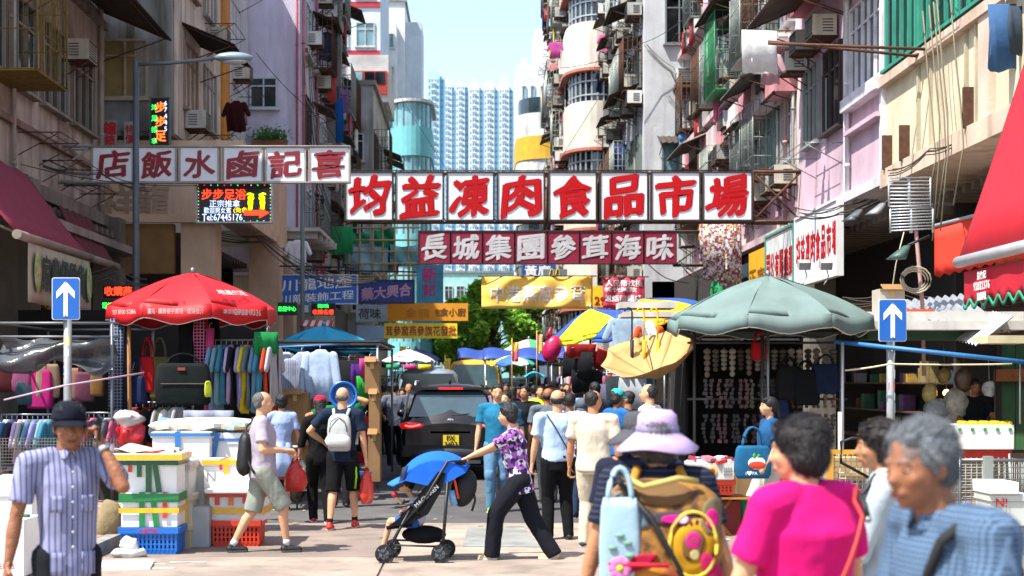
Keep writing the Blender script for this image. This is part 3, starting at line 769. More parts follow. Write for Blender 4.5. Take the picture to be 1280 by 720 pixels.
# R6 far white building with yellow balcony
t = thing('white_corner_block', 'white block with yellow panelled balcony and rounded ribbon windows at the street end', 'building', (5.2, 104, 0))
q = MB(); z = 1; k = 0
while z < 19.5:
    q.m = 0; rounded(q, 5.0, 100, 1.9, 2.4, z, z + 1.8); q.m = 1; rounded(q, 5.0, 100, 1.75, 2.2, z + 1.8, z + 2.9); z += 2.9; k += 1
q.m = 2; rounded(q, 5.0, 100, 1.95, 2.5, 17.0, 18.6)
q.m = 3; q.b2((3.2, 101, 0), (9, 108, 24.2)); q.b2((4.5, 102, 24), (6.5, 106, 27))
q.build('wall', [WHT, GLASS, M('#d9a428', rough=.7), M('#dfe3e4', rough=.8, stain=.15)], t)
fr = Face(t, (3.2, 101, 0), 0, 3)
for z in (19.5, 21.6): 
    for u in (.5, 1.1, 1.8, 2.5): fr.window(u, z, .35, 1.1, 1, 1, ALU, GLASSB)
# gap filler: mint-green low buildings behind the tree
t, f_, c_ = building('mint_building', 'mint green low building glimpsed behind the tree', 1, -6, 122, 128, 11, M('#9fcfc6', rough=.8, var=.2), depth=11)
for z in (3, 6, 8.6):
    for u in range(1, 10): c_.window(u, z, .7, 1.3, 2, 2, WHT, GLASS)
# ================================================================== ground floor shops under the overhangs
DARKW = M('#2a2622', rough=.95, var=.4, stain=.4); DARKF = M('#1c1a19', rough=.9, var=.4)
def shopfront(side, X, y0, y1, H, label, back, items, ceil=True):
    t = thing('shop', label, 'shop', (X, (y0 + y1) / 2, .1))
    xb = X + side * .2
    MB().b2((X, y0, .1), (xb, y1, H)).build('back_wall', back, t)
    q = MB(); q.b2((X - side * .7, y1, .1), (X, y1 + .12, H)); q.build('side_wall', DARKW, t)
    fc = Face(t, (X, y1 if side > 0 else y0, 0), R(-90) if side > 0 else R(90), y1 - y0)
    for k in range(items):      # shelves with goods
        z = .6 + k * .55; fc.slab(.1, y1 - y0 - .1, z, z + .03, .4, M('#4a3626', rough=.8), 'shelf')
    for k in range(items * 9):
        u = rnd.uniform(.2, y1 - y0 - .2); z = .63 + rnd.randrange(items) * .55; h = rnd.uniform(.12, .42)
        q = MB(); q.box(fc.at(u, z + h / 2, .2), (rnd.uniform(.12, .35), .24, h), rz=fc.rz + rnd.uniform(-.1, .1))
        q.build('goods_box', M(rnd.choice(('#7a2f28', '#8b7a4a', '#35536b', '#9a958a', '#5d3b5e', '#2d5a3c', '#b08a3a')), rough=.8, var=.4, scale=9), t)
    if ceil:
        q = MB()
        for i in range(int((y1 - y0) / .4)): q.b2((X - side * 1.2, y0 + i * .4, H - .25), (X, y0 + i * .4 + .14, H - .12))
        q.build('ceiling_slats', M('#6d6459', rough=.8), t, kind='stuff')
    return t, fc
GRND = M('#2b5a33', rough=.8, var=.3, stain=.4)
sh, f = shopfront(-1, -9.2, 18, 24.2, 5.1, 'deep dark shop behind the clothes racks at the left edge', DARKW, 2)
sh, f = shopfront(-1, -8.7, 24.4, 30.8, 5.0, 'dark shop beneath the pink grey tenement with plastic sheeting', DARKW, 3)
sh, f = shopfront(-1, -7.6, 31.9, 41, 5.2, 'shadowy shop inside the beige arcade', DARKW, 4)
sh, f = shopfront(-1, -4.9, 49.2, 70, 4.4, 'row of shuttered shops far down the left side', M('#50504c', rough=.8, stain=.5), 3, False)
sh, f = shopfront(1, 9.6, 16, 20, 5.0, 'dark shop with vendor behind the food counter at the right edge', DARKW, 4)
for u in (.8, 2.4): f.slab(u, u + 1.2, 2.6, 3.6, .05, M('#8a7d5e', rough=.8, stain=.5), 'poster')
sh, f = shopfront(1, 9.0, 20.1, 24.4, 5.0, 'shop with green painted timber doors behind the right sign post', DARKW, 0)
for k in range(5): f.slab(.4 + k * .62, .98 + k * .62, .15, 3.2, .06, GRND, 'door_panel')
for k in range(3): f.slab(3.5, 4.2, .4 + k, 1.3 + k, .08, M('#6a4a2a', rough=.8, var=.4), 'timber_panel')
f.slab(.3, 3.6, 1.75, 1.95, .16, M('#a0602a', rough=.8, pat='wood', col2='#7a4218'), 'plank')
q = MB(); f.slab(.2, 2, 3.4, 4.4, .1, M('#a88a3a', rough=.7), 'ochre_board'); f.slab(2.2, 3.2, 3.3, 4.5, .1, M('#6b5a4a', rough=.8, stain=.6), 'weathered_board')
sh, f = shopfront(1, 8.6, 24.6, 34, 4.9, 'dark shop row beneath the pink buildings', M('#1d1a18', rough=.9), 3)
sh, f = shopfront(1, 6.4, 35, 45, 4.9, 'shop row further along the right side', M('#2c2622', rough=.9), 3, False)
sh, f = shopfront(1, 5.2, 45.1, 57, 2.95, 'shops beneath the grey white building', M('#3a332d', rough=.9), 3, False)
for x, y, sd, z in ((-7.7, 24.2, 0, 5.2), (-7.7, 30.2, 1, 5.2), (7.4, 30.3, 4, 5.0), (7.4, 37, 5, 5.0)):
    tag(MB().b2((x - .28, y - .28, .1), (x + .28, y + .28, z)).build('column', wallm('#7f776d', .7)), ('grimy concrete column beneath the left tenement near edge', 'grimy concrete column between the left tenement and the arcade', 'concrete column beneath the seam of the cream building', 'concrete column beneath the pink and cream buildings', 'concrete column where the mauve pink wall meets the pale pink one', 'concrete column beneath the middle of the pale pink building')[sd], 'column')

# ================================================================== SIGNS
RED = M('#b00a12', rough=.7, var=.1, spec=.2); PANEL = M('#e3e8ee', rough=.5, var=.06, scale=2, stain=.18, stc=(.35, .25, .15))
FR = M('#3b2a22', rough=.8, var=.5, scale=8); FRW = M('#a8a49c', rough=.6, var=.3, scale=4, stain=.5, stc=(.25, .1, .04))
def panels_sign(label, spans, y0, y1, D, chars, pm, cm, fm, brush=.05, bold=.035, fh=.72, t=.16, name='market_sign', wide=None, fr=.035):
    x0, x1 = X_(spans[0][0], D), X_(spans[-1][1], D); zt, zb = Z_(y0, D), Z_(y1, D)
    th = thing(name, label, 'sign', ((x0 + x1) / 2, D, zb))
    for (a, b), ch in zip(spans, chars):
        xa, xb_ = X_(a, D), X_(b, D); cx = (xa + xb_) / 2; h = zt - zb
        p = MB().b2((xa, D - t / 2, zb), (xb_, D + t / 2, zt)).build('panel', pm, th)
        q = MB(); text_mb(q, ch, (cx, D - t / 2 - .006, (zt + zb) / 2), h * fh, bold=bold, brush=brush, w=(xb_ - xa) * (wide or .80), wmax=None); q.build('character', cm, p)
        q = MB()
        for s in (xa - fr / 2, xb_ + fr / 2): q.b2((s - fr / 2, D - t / 2 - .02, zb), (s + fr / 2, D + t / 2 - .03, zt))
        q.m = 0; q.b2((xa - fr, D - t / 2 - .023, zt), (xb_ + fr, D + t / 2 - .033, zt + fr)); q.b2((xa - fr, D - t / 2 - .023, zb - fr), (xb_ + fr, D + t / 2 - .033, zb)); q.build('frame', fm, p)
    return th
s3 = panels_sign('long white sign of eight square panels with red brushed characters spanning the street', [(433, 490), (496, 553), (560, 616), (623, 679), (687, 744), (751, 808), (815, 873), (879, 938)], 217, 275, 30.3, '均益凍肉食品市場', PANEL, RED, FR, .085, .038, .84)
s1 = panels_sign('white six panel restaurant sign with dark red characters above the left pavement', [(118, 166), (173, 220), (227, 273), (281, 328), (334, 381), (388, 436)], 185, 227, 27.6, '店飯水鹵記喜', PANEL, M('#8e1220', rough=.5), FRW, .07, .026, .78)
s4 = panels_sign('maroon eight panel sign with silver characters below the big white sign', [(524, 562), (564, 602), (604, 642), (644, 683), (685, 723), (725, 763), (765, 803), (805, 844)], 290, 329, 40, '長城集團參茸海味', M('#8c0c34', rough=.5, var=.2), M('#c9c6c6', rough=.5), FR, .06, .03, .76)
def truss(th, a, b, z0, z1, y, m, n, r=.03, y2=None):
    q = MB(); y2 = y2 or y + .35
    for yy in (y, y2):
        q.cyl((a, yy, z0), (b, yy, z0), r, n=4); q.cyl((a, yy, z1), (b, yy, z1), r, n=4)
    for i in range(n):
        x, x2 = a + (b - a) * i / n, a + (b - a) * (i + 1) / n
        q.cyl((x, y, z0), (x2, y, z1), r * .7, n=4); q.cyl((x, y, z1), (x2, y, z0), r * .7, n=4)
        q.cyl((x, y, z0), (x, y, z1), r, n=4); q.cyl((x, y2, z0), (x, y2, z1), r, n=4); q.cyl((x, y, z0), (x, y2, z0), r * .7, n=4)
    return q.build('truss', m, th)
truss(s3, X_(938, 30.3) + .04, 7.0, Z_(277, 30.3), Z_(215, 30.3), 30.26, RUST, 1, .035)
truss(s3, X_(433, 30.3), X_(938, 30.3), Z_(277, 30.3), Z_(215, 30.3), 30.45, RUST, 8, .02, 30.6)
truss(s1, X_(52, 27.6), X_(117, 27.6), Z_(227, 27.6), Z_(183, 27.6), 27.56, FRW, 1, .03)
q = MB()
for yy in (183, 228.5): q.cyl(P(50, yy, 27.5), P(437, yy, 27.5), .022, n=4)
q.build('rail', FRW, s1)
truss(s4, X_(844, 40), 7.0, Z_(331, 40), Z_(289, 40), 40, FR, 1, .03)
q = MB()
for px in (440, 560, 690, 830, 960): q.cyl(P(px, 215, 30.5), P(px + (60 if px > 600 else -60), 120, 31), .006, n=3)
q.cyl(P(437, 213, 30.4), P(1000, 213, 30.4), .012, n=4); q.build('stay_wire', BLACK, s3)

def board(label, x0, y0, x1, y1, D, bgm, rows, name='shop_sign', t=.1, frame=None, rz=0, cat='sign', parts=None):
    """rows: (text, px cx, px cy, px height, material, bold, brush[, px width])"""
    a, b = P(x0, y1, D), P(x1, y0, D)
    th = thing(name, label, cat, ((a.x + b.x) / 2, D, a.z))
    MB().b2((a.x, D, a.z), (b.x, D + t, b.z)).build('panel', bgm, th)
    for r in rows:
        q = MB(); c = P(r[1], r[2], D); text_mb(q, r[0], (c.x, D - .008, c.z), r[3] * D / F, bold=r[5], brush=r[6] if len(r) > 6 else 0, w=(r[7] * D / F if len(r) > 7 and r[7] else None)); q.build('lettering', r[4], th)
    if frame:
        q = MB(); e = .03
        q.b2((a.x - e, D - .03, a.z - e), (a.x, D + t, b.z + e)); q.b2((b.x, D - .03, a.z - e), (b.x + e, D + t, b.z + e))
        q.b2((a.x, D - .03, a.z - e), (b.x, D + t, a.z)); q.b2((a.x, D - .03, b.z), (b.x, D + t, b.z + e)); q.build('frame', frame, th)
    return th
W_ = M('#e6e6e2', rough=.6, var=.05); LEDR = M('#ff3b1e', emit=1.2, var=0); LEDW = M('#c9d8ff', emit=.7, var=0); LEDY = M('#ffd400', emit=.9, var=0); LEDG = M('#28ff50', emit=1.2, var=0); LEDO = M('#ff6a2a', emit=1.2, var=0); LEDYG = M('#d8f000', emit=.9, var=0)
led = board('black LED foot massage sign with footprints and a red arrow', 247, 230, 339, 277, 28, M('#0a0b10', rough=.4, var=.1), [
    ('步步足浴', 280, 243, 13, LEDR, .02), ('正宗推拿', 281, 254.5, 9, LEDW, .01, 0, 38), ('歡迎男女賓', 272, 263, 7.5, LEDW, .01, 0, 34), ('(免色)', 302, 263, 7.5, LEDY, .01, 0, 20), ('Tel:67445176', 278, 271.5, 8, LEDW, .01, 0, 50)], frame=M('#9aa0a4', rough=.4, metal=.5), name='led_sign', parts=None)
q = MB()
for sx, cx in ((-1, 313), (1, 328)):
    c = P(cx, 252, 27.99); q.sph((c.x, c.y, c.z - .02), (.055, .012, .10), 12, 6, mat=rotz(0)); q.sph((c.x - sx * .01, c.y, c.z + .07), (.065, .012, .055), 12, 6); q.sph((c.x, c.y, c.z - .12), (.045, .012, .05), 12, 6)
    for k in range(5): q.sph((c.x + sx * (.055 - .028 * k), c.y, c.z + .14 + .012 * (2 - abs(k - 1.5))), (.016, .012, .02), 8, 4)
q.build('footprints', LEDYG, led, kind='stuff')
q = MB(); a = P(305, 264, 27.985); k = 28 / F
q.prism([(0, -.02), (.3, -.02), (.3, -.08), (.5, .03), (.3, .13), (.3, .08), (0, .08)], .012, off=(a.x, a.y, a.z - .06)); q.build('arrow', LEDR, led)
q = MB(); dots = MB()
for i in range(44):
    u = i / 44 * 4; s_ = int(u); f_ = u - s_
    pp = [(247 + 92 * f_, 231.5), (338, 231 + 46 * f_), (338 - 91 * f_, 276), (248, 276 - 45 * f_)][s_]
    dots.m = i % 3; dots.sph(P(pp[0], pp[1], 27.985), .011, 6, 4)
dots.build('led_dots', [LEDG, LEDR, LEDW], led, kind='stuff')
q = MB(); q.cyl(P(262, 230, 28.05), P(262, 205, 28.4), .02, n=4); q.cyl(P(325, 230, 28.05), P(325, 205, 28.4), .02, n=4); q.build('bracket', RUST, led)
neon = board('tall narrow black sign with orange and green glowing characters on grey wall', 189, 123, 211, 186, 30.4, M('#101418', rough=.4), [], frame=M('#5e6a6c', rough=.5), name='led_sign')
for txt, px, pys, h, m_ in (('步步足', 200.5, (134, 152, 170), 13, LEDO), ('沐足推拿', 193, (134, 148, 162, 176), 7, LEDG), ('67445', 207, (129, 137, 145, 153, 161), 5.5, LEDW)):
    for ch, py in zip(txt, pys):
        q = MB(); c = P(px, py, 30.38); text_mb(q, ch, c, h * 30.4 / F, bold=.02); q.build('lettering', m_, neon)
REDS = M('#c22030', rough=.5)
board('white window notice with red characters beside the grey wall', 129, 150, 146, 181, 30.8, M('#a9a7a6', rough=.6, stain=.3), [('鐘', 137.5, 160, 15, REDS, .04), ('錶', 137.5, 175, 12, REDS, .04)], name='window_notice', t=.03)
board('white special price notice with red characters right of the first notice', 155, 152, 170, 182, 30.8, M('#a9a7a6', rough=.6, stain=.3), [('特', 162.5, 162, 11, REDS, .03), ('價', 162.5, 174, 11, REDS, .03)], name='window_notice', t=.03)
BLU = M('#1a66bc', rough=.5, var=.1)
b = board('blue estate agency sign with two rows of white characters', 346, 344.5, 446, 379, 36, BLU, [('川龍地產', 396, 354.5, 15, W_, .01, .05, 88), ('川龍裝飾工程', 396, 371.5, 11, W_, .01, .03, 92)], frame=ALU)
b = board('navy sign with reddish characters beside the blue one', 447.5, 351, 517, 378, 38, M('#14307c', rough=.5), [('藥大興合', 483, 365, 15, M('#b58aa0', rough=.5), .03, .05, 62)], frame=M('#2d2a2a'))
b = board('turquoise vertical sign with magenta characters', 521, 331, 554, 404, 44, M('#3f97ae', rough=.5, var=.3), [('新', 537, 343, 18, M('#c2327a', rough=.5), .03), ('記', 537, 362, 15, M('#c2327a', rough=.5), .03), ('藝', 537, 387, 18, M('#c2327a', rough=.5), .03)])
b = board('weathered pale blue sign with dark characters', 445, 381, 484, 402, 40, M('#9fb4b8', rough=.7, var=.3, stain=.4), [('荷味', 462, 392, 13, M('#4b4640', rough=.6), .02, 0, 28)])
b = board('orange banner sign of a small kitchen', 484.5, 379, 585, 401, 39, M('#e0951a', rough=.7, var=.1), [('包', 548, 390.5, 9, M('#8a5a10', rough=.6), .02), ('食小廚', 566, 390, 10, M('#6a4410', rough=.6), .02, 0, 32), ('金龍', 522, 391, 11, M('#c67f12', rough=.6), .02, 0, 30)], t=.04)
b = board('bright yellow sign with red characters listing ginseng and flowers', 480, 404, 571.5, 423, 38.5, M('#ecd21c', rough=.6, var=.08), [('茸參窩燕參旗花發批', 526, 413.5, 12.5, M('#b0201c', rough=.5), .02, 0, 88)], t=.04)
b = board('plain grey blue signboard beneath the pale blue sign', 446, 407, 480, 426, 37, M('#7f98a8', rough=.6, var=.2), [])
b = board('small dark green sign with glowing green characters', 347, 378, 371, 394, 34, M('#20382c', rough=.6), [('註冊中心', 359, 386, 6, LEDG, .02, 0, 22)])
b = board('small teal sign with white character', 375, 379, 387, 392, 34.5, M('#3b7f96', rough=.6), [('福', 381, 386, 9, W_, .02)])
b = board('small black LED sign with green and red glyphs', 389, 379, 419, 394, 34, BLACK, [('海味', 404, 382.5, 5, LEDG, .02, 0, 14), ('收購名煙', 404, 390, 6, LEDR, .02, 0, 26)])
b = board('small glowing red shop sign under the red umbrella roof line', 129, 357, 168, 372, 27, BLACK, [('收購燕', 148, 364, 11, LEDR, .03, 0, 34)])
b = board('small glowing green telephone sign at the left stall', 127, 376, 142, 388, 27, BLACK, [('電話', 134.5, 382, 8, LEDG, .02, 0, 13)])
b = board('yellow vertical strip sign behind the left stall', 127, 388, 137, 419, 27.3, M('#e8c81e', rough=.6), [])
b = board('cream menu board with golden edge and dark characters at far left', -6, 332, 31, 402, 24.3, M('#8d8676', rough=.7, stain=.4), [('打冷', 17, 383, 14, M('#3c1a12', rough=.6), .03, 0, None), ('粥', 4, 385, 12, M('#3c1a12', rough=.6), .03), ('壽', 18, 352, 18, M('#5a1414', rough=.6), .03)], frame=M('#7a5a1e', rough=.4, metal=.5))
b = board('golden lit display panel with ornaments beside the cream menu board', 32, 334, 62, 402, 24.6, M('#4a3a1e', rough=.5, var=.5, scale=8), [('福', 42, 365, 26, M('#b98a2a', rough=.3, metal=.7), .03), ('壽', 55, 375, 22, M('#b98a2a', rough=.3, metal=.7), .03)])
b = board('blue sign with white characters half hidden behind the yellow banner', 653, 331, 695, 346, 46, M('#1c4f9a', rough=.5), [('黃廣', 672, 338.5, 13, W_, .03, 0, 32)])
b = board('small grey restaurant sign with yellow double arch letter', 679, 336.5, 709, 346, 45.5, M('#6d7f85', rough=.5), [])
q = MB(); c = P(693.5, 341.5, 45.48)
for sx in (-1, 1): q.path([(c.x + sx * (.012 + .085 + .07 * math.cos(a)), c.y, c.z - .13 + .27 * math.sin(a)) for a in [math.pi * i / 10 for i in range(11)]], .016, 5)
q.build('arch_letter', M('#f2c81e', rough=.5), b, kind='stuff')
b = board('yellow sign with small red phone text beside the pink banner', 738, 358, 754, 383, 41, M('#f0cc1e', rough=.6), [('29', 750, 376, 10, RED, .03)])
b = board('brown registration board at the far right with dark characters', 1229, 366, 1292, 420, 22, M('#6a4540', rough=.7, var=.3, stain=.3), [('信', 1256, 377, 17, M('#2a1512', rough=.6), .02), ('註冊', 1259, 408, 15, M('#2a1512', rough=.6), .02, 0, 40)])
b = board('faded wooden shop board with brown characters behind the grey green umbrella', 1045, 374, 1098, 394, 27, M('#4b4034', rough=.8, var=.4), [('製蓮', 1076, 385, 11, M('#8a5a2a', rough=.6), .02, 0, 28)])
# cloth banners
def cloth(label, x0, y0, x1, y1, D, m, rows=(), name='cloth_banner', amp=.05, fr=3, sag=0, cat='banner', rail=True, dy=0):
    a, b = P(x0, y1, D), P(x1, y0, D); W = b.x - a.x; H = b.z - a.z
    th = thing(name, label, cat, ((a.x + b.x) / 2, D, a.z))
    def fn(u, v): return (a.x + W * u, D + amp * math.sin(u * fr * 6.28 + 4 * v) * (1 - .3 * v) + amp * .5 * math.sin(9 * v + 13 * u) + dy * v, b.z - H * v - sag * math.sin(u * math.pi))
    q = MB(); q.sheet(fn, 36, 8, .006); q.build('cloth', m, th)
    for r in rows:
        q = MB(); c = P(r[1], r[2], D); text_mb(q, r[0], (c.x, D, c.z), r[3] * D / F, bold=r[5], w=(r[6] * D / F if len(r) > 6 and r[6] else None))
        for v in q.v:
            u = (v.x - a.x) / W; vv = (b.z - v.z) / H; v.y = fn(u, vv)[1] - .012 + (v.y - D) * .2
        q.build('lettering', r[4], th)
    if rail: q = MB(); q.cyl((a.x - .1, D, b.z + .02), (b.x + .1, D, b.z + .02), .018, n=6); q.build('rail', RUST, th)
    return th
YB = M('#ffd058', rough=.7, var=.12)
cloth('golden yellow cloth banner with white characters hung across the street', 602, 346, 741, 386, 37.5, YB, [('中港燕窩參茸', 672, 367, 21, M('#fff8e4', rough=.6), .02, 118)], amp=.06)
cloth('pinkish red cloth banner with white writing right of the yellow banner', 754, 347, 806, 385, 37.7, M('#c4304a', rough=.7, var=.2), [('人民幣找換', 780, 354, 8, W_, .02, 46), ('特快匯款', 776, 362, 6, W_, .02, 40), ('電話暗錢店', 779, 373, 8, W_, .02, 46)], amp=.03)
# signs along the right facade (parallel to the street)
def side_sign(label, pa, pb, ztop, zbot, X, bgm, s, cm, fm=None, h=.5, rows=None, t=.1, bold=.03):
    """pa,pb = pixel x of the far and near end on the plane x=X"""
    ya, yb = F * X / (pa - VX), F * X / (pb - VX)
    th = thing('shop_sign', label, 'sign', (X, (ya + yb) / 2, zbot))
    MB().b2((X, yb, zbot), (X + t, ya, ztop)).build('panel', bgm, th)
    n = len(s)
    for i, ch in enumerate(s):
        yy = ya - (ya - yb) * (i + .5) / n; q = MB()
        text_mb(q, ch, (X - .01, yy, (ztop + zbot) / 2), h, mat=rotz(R(-90)), bold=bold, w=(ya - yb) / n * .8, ky=.15); q.build('character', cm, th)
    if fm:
        q = MB(); q.b2((X - .03, yb, ztop), (X + t, ya, ztop + .05)); q.b2((X - .03, yb, zbot - .05), (X + t, ya, zbot)); q.b2((X - .032, yb - .05, zbot - .05), (X + t, yb, ztop + .05)); q.b2((X - .032, ya, zbot - .05), (X + t, ya + .05, ztop + .05)); q.build('frame', fm, th)
    return th
X = 6.75
side_sign('white board with red characters along the mauve pink building', 995, 1047, 5.1, 3.75, X, PANEL, '均益凍肉食品市場', RED, WHITE, .62)
side_sign('white company board with green frame beside the pale pink building', 958, 992, 5.05, 3.6, X + .06, M('#cfd6d4', rough=.6, stain=.2), '司公有限藥業', RED, M('#3f9a86', rough=.6), .62)
side_sign('yellow board with brown text further along the pink row', 936, 957, 4.9, 3.6, X + .1, M('#e3a91a', rough=.6), '正宗', M('#8a5a10', rough=.6), None, .4)
side_sign('dark bluish mesh board next to the yellow board', 908, 934, 4.7, 3.5, X + .12, M('#3c5560', rough=.6, var=.5, scale=8), '參茸', M('#6f8a90', rough=.5), None, .5)
tag(MB().sheet(lambda u, v: (X_(890, 36) + .5 * u + .03 * math.sin(7 * v), 36 + .05 * math.sin(9 * u), Z_(332, 36) - 1.05 * v * (1 - .15 * math.sin(u * 3))), 8, 8, .02).build('green_cloth', M('#17995c', rough=.8)), 'small bright green cloth hanging under the pink building', 'cloth')

# ---- awnings
def awning(label, X0, z0, X1, z1, y0, y1, m, bar, valance=None, vh=.45, name='awning', n=10, side=True):
    th = thing(name, label, 'awning', ((X0 + X1) / 2, (y0 + y1) / 2, z1))
    q = MB(); q.sheet(lambda u, v: (X0 + (X1 - X0) * v, y0 + (y1 - y0) * u, z0 + (z1 - z0) * v - .06 * math.sin(v * 3.14) + .015 * math.sin(u * n * 3.14)), 30, 6, .02); q.build('canvas', m, th)
    q = MB(); q.cyl((X1, y0 - .05, z1 - .02), (X1, y1 + .05, z1 - .02), .07, n=12); q.build('roller_bar', bar, th)
    q = MB()
    for yy in (y0 + .15, y1 - .15): q.cyl((X0, yy, z1 + .4), (X1, yy, z1), .025, n=5)
    q.build('arm', bar, th)
    if valance:
        s = 1 if X1 > 0 else -1
        nn = int((y1 - y0) / .16)
        q = MB(); q.sheet(lambda u, v: (X1 + .02 * math.sin(u * 40), y0 + (y1 - y0) * u, z1 - .08 - v * (vh + (.05 if int(u * nn * 2) % 2 else -.02))), nn * 2, 3, .012); q.build('valance', valance, th)
    return th
MAR = M('#7d1734', rough=.8, var=.15, scale=2); 
aw = awning('dark maroon awning over the left shop', -7.5, 5.25, -6.45, 3.86, 20.2, 24.0, MAR, M('#8a7f74', rough=.7, stain=.5))
aw2 = awning('smaller maroon awning deeper along the left row', -7.4, 4.9, -6.9, 4.0, 25.5, 27.6, M('#5a0f1e', rough=.8), M('#8a7f74', rough=.7))
# cloth sign hanging from the maroon awning
th = thing('fabric_sign', 'off white fabric sign with green emblems and dark characters hung below maroon awning', 'sign', (-6.45, 22.2, 2.9))
q = MB(); q.sheet(lambda u, v: (-6.42 + .03 * math.sin(u * 21) * v, 20.6 + 3.3 * u, 3.76 - .86 * v), 24, 6, .012); q.build('cloth', M('#a9a592', rough=.9, var=.15, stain=.3), th)
for i, ch in enumerate('家農優質貨'):
    q = MB(); text_mb(q, ch, (-6.35, 21.25 + i * .46, 3.36), .52, mat=rotz(R(90)), bold=.035, w=.4); q.build('character', M('#33443c', rough=.8), th)
for yy in (20.85, 23.65):
    q = MB(); q.sph((-6.36, yy, 3.36), (.012, .17, .3), 12, 8); q.build('emblem', M('#7ba23c', rough=.8, pat='blotch', col2='#b9b8a0', scale=5), th)
RDC = M('#c01528', rough=.75, var=.12, scale=2)
aw3 = awning('large bright red awning at the right edge', 6.95, 6.62, 5.83, 3.2, 13.4, 17.0, RDC, M('#c3c6c8', rough=.4, metal=.3))
th = aw3
q = MB(); q.sheet(lambda u, v: (5.88 + .02 * math.sin(u * 30) * v, 17.0 - 3.6 * u, 3.06 - (.38 + .04 * math.sin(u * 75)) * v), 80, 4, .012); q.build('valance', M('#b3122a', rough=.75, var=.1), th)
q = MB(); q.sheet(lambda u, v: (5.865, 17.0 - 3.6 * u, 2.69 - .045 * math.sin(u * 75) * 1 - .05 * v), 80, 1, .012); q.build('scalloped_trim', M('#1f8f6a', rough=.8), th)
for i, s_ in enumerate(('益竹記', '92832376', '豬腸報')):
    q = MB(); text_mb(q, s_, (5.82, 16.25, 2.97 - i * .12), .09, mat=rotz(R(-90)), bold=.02, wmax=1.4); q.build('lettering', W_, th)
aw4 = thing('red_banner_awning', 'orange red hanging cloth with green character and zigzag hem left of the red awning', 'awning', (7, 22, 3))
q = MB(); a, b = P(1168, 285, 21.6), P(1222, 263, 21.6)
q.sheet(lambda u, v: (a.x + 1.1 * u, 21.6 - 1.2 * u, a.z + .25 * u - v * (.72 + (.05 if int(u * 20) % 2 else 0))), 20, 4, .012); q.build('cloth', M('#d3321c', rough=.8, var=.1), aw4)
q = MB(); text_mb(q, '工', (a.x + .5, 20.98, a.z - .2), .36, mat=rotz(R(-47)), bold=.06); q.build('character', M('#2fa04a', rough=.6), aw4)
q = MB(); q.cyl((a.x, 21.6, a.z + .03), (a.x + 1.3, 20.2, a.z + .33), .03); q.build('rail', ALU, aw4)

# ---- wires across the street
def wire(label, pts, r=.008, m=BLACK, name='overhead_wire', grp=None, sag=.15):
    q = MB(); out = []
    for (a, b) in zip(pts, pts[1:]):
        for i in range(8): u = i / 8; p = a.lerp(b, u); out.append(p - V((0, 0, sag * 4 * u * (1 - u))))
    out.append(pts[-1]); q.path(out, r, 4); return q.build(name, m, None, label=label, cat='cable', group=grp)
wire('thin black cable crossing from the grey wall towards the white signs', [P(0, 198, 25), P(245, 232, 27.4), P(440, 205, 30)], .008)
wire('thin cable sloping across the lavender end wall', [P(320, 66, 40.8), P(405, 150, 40.5), P(470, 240, 40)], .01)
wire('double cable over the left stalls beneath the restaurant sign', [P(320, 295, 34), P(385, 345, 35), P(470, 352, 36)], .012)
wire('pair of dark conduits above the blue agency sign', [P(320, 332, 35.5), P(437, 334, 35.5)], .02, sag=0)
wire('lower dark conduit above the blue agency sign', [P(370, 337, 35.4), P(520, 340, 37)], .02, sag=0)
wire('long thin cable across the grey white end wall', [P(700, 85, 44), P(800, 55, 44.5), P(870, 10, 44.6)], .01)
wire('cable drooping below the maroon sign on the right', [P(806, 325, 42), P(850, 352, 42), P(905, 340, 42)], .015)
wire('looped cable near the blue scaffold wrap', [P(850, 325, 38), P(870, 345, 38), P(900, 330, 38)], .012)
wire('thin cable over the right end of the big white sign', [P(940, 130, 31), P(870, 215, 30.8), P(820, 330, 40)], .008)
# street lamp
th = thing('street_lamp', 'tall dark street lamp with long arm and teardrop head in front of the restaurant sign', 'street lamp', (X_(170, 26), 26, .1))
x = X_(170, 26); q = MB(); q.cyl((x, 26, .1), (x, 26, Z_(76, 26)), .075, .055, n=12); q.build('pole', M('#5b6167', rough=.5, metal=.4), th)
q = MB(); q.path([P(170, 80, 26), P(210, 79, 26), P(268, 73, 26)], .035, 8); q.build('arm', M('#6b7177', rough=.5, metal=.4), th)
q = MB(); q.m = 0; c = P(292, 72, 26); q.sph(c, (.36, .14, .10), 16, 8); q.m = 1; q.sph(c - V((-.02, 0, .05)), (.26, .11, .08), 16, 8); q.build('lamp_head', [M('#8ea3ad', rough=.3, metal=.3), M('#b9c7cc', rough=.1)], th)
th = thing('thin_post', 'thinner grey post rising under the right end of the restaurant sign', 'post', (X_(378, 33), 33, .1))
q = MB(); q.cyl((X_(378, 33), 33, .1), (X_(378, 33), 33, Z_(229, 33)), .05, n=8); q.build('pole', M('#5b6a67', rough=.5), th)
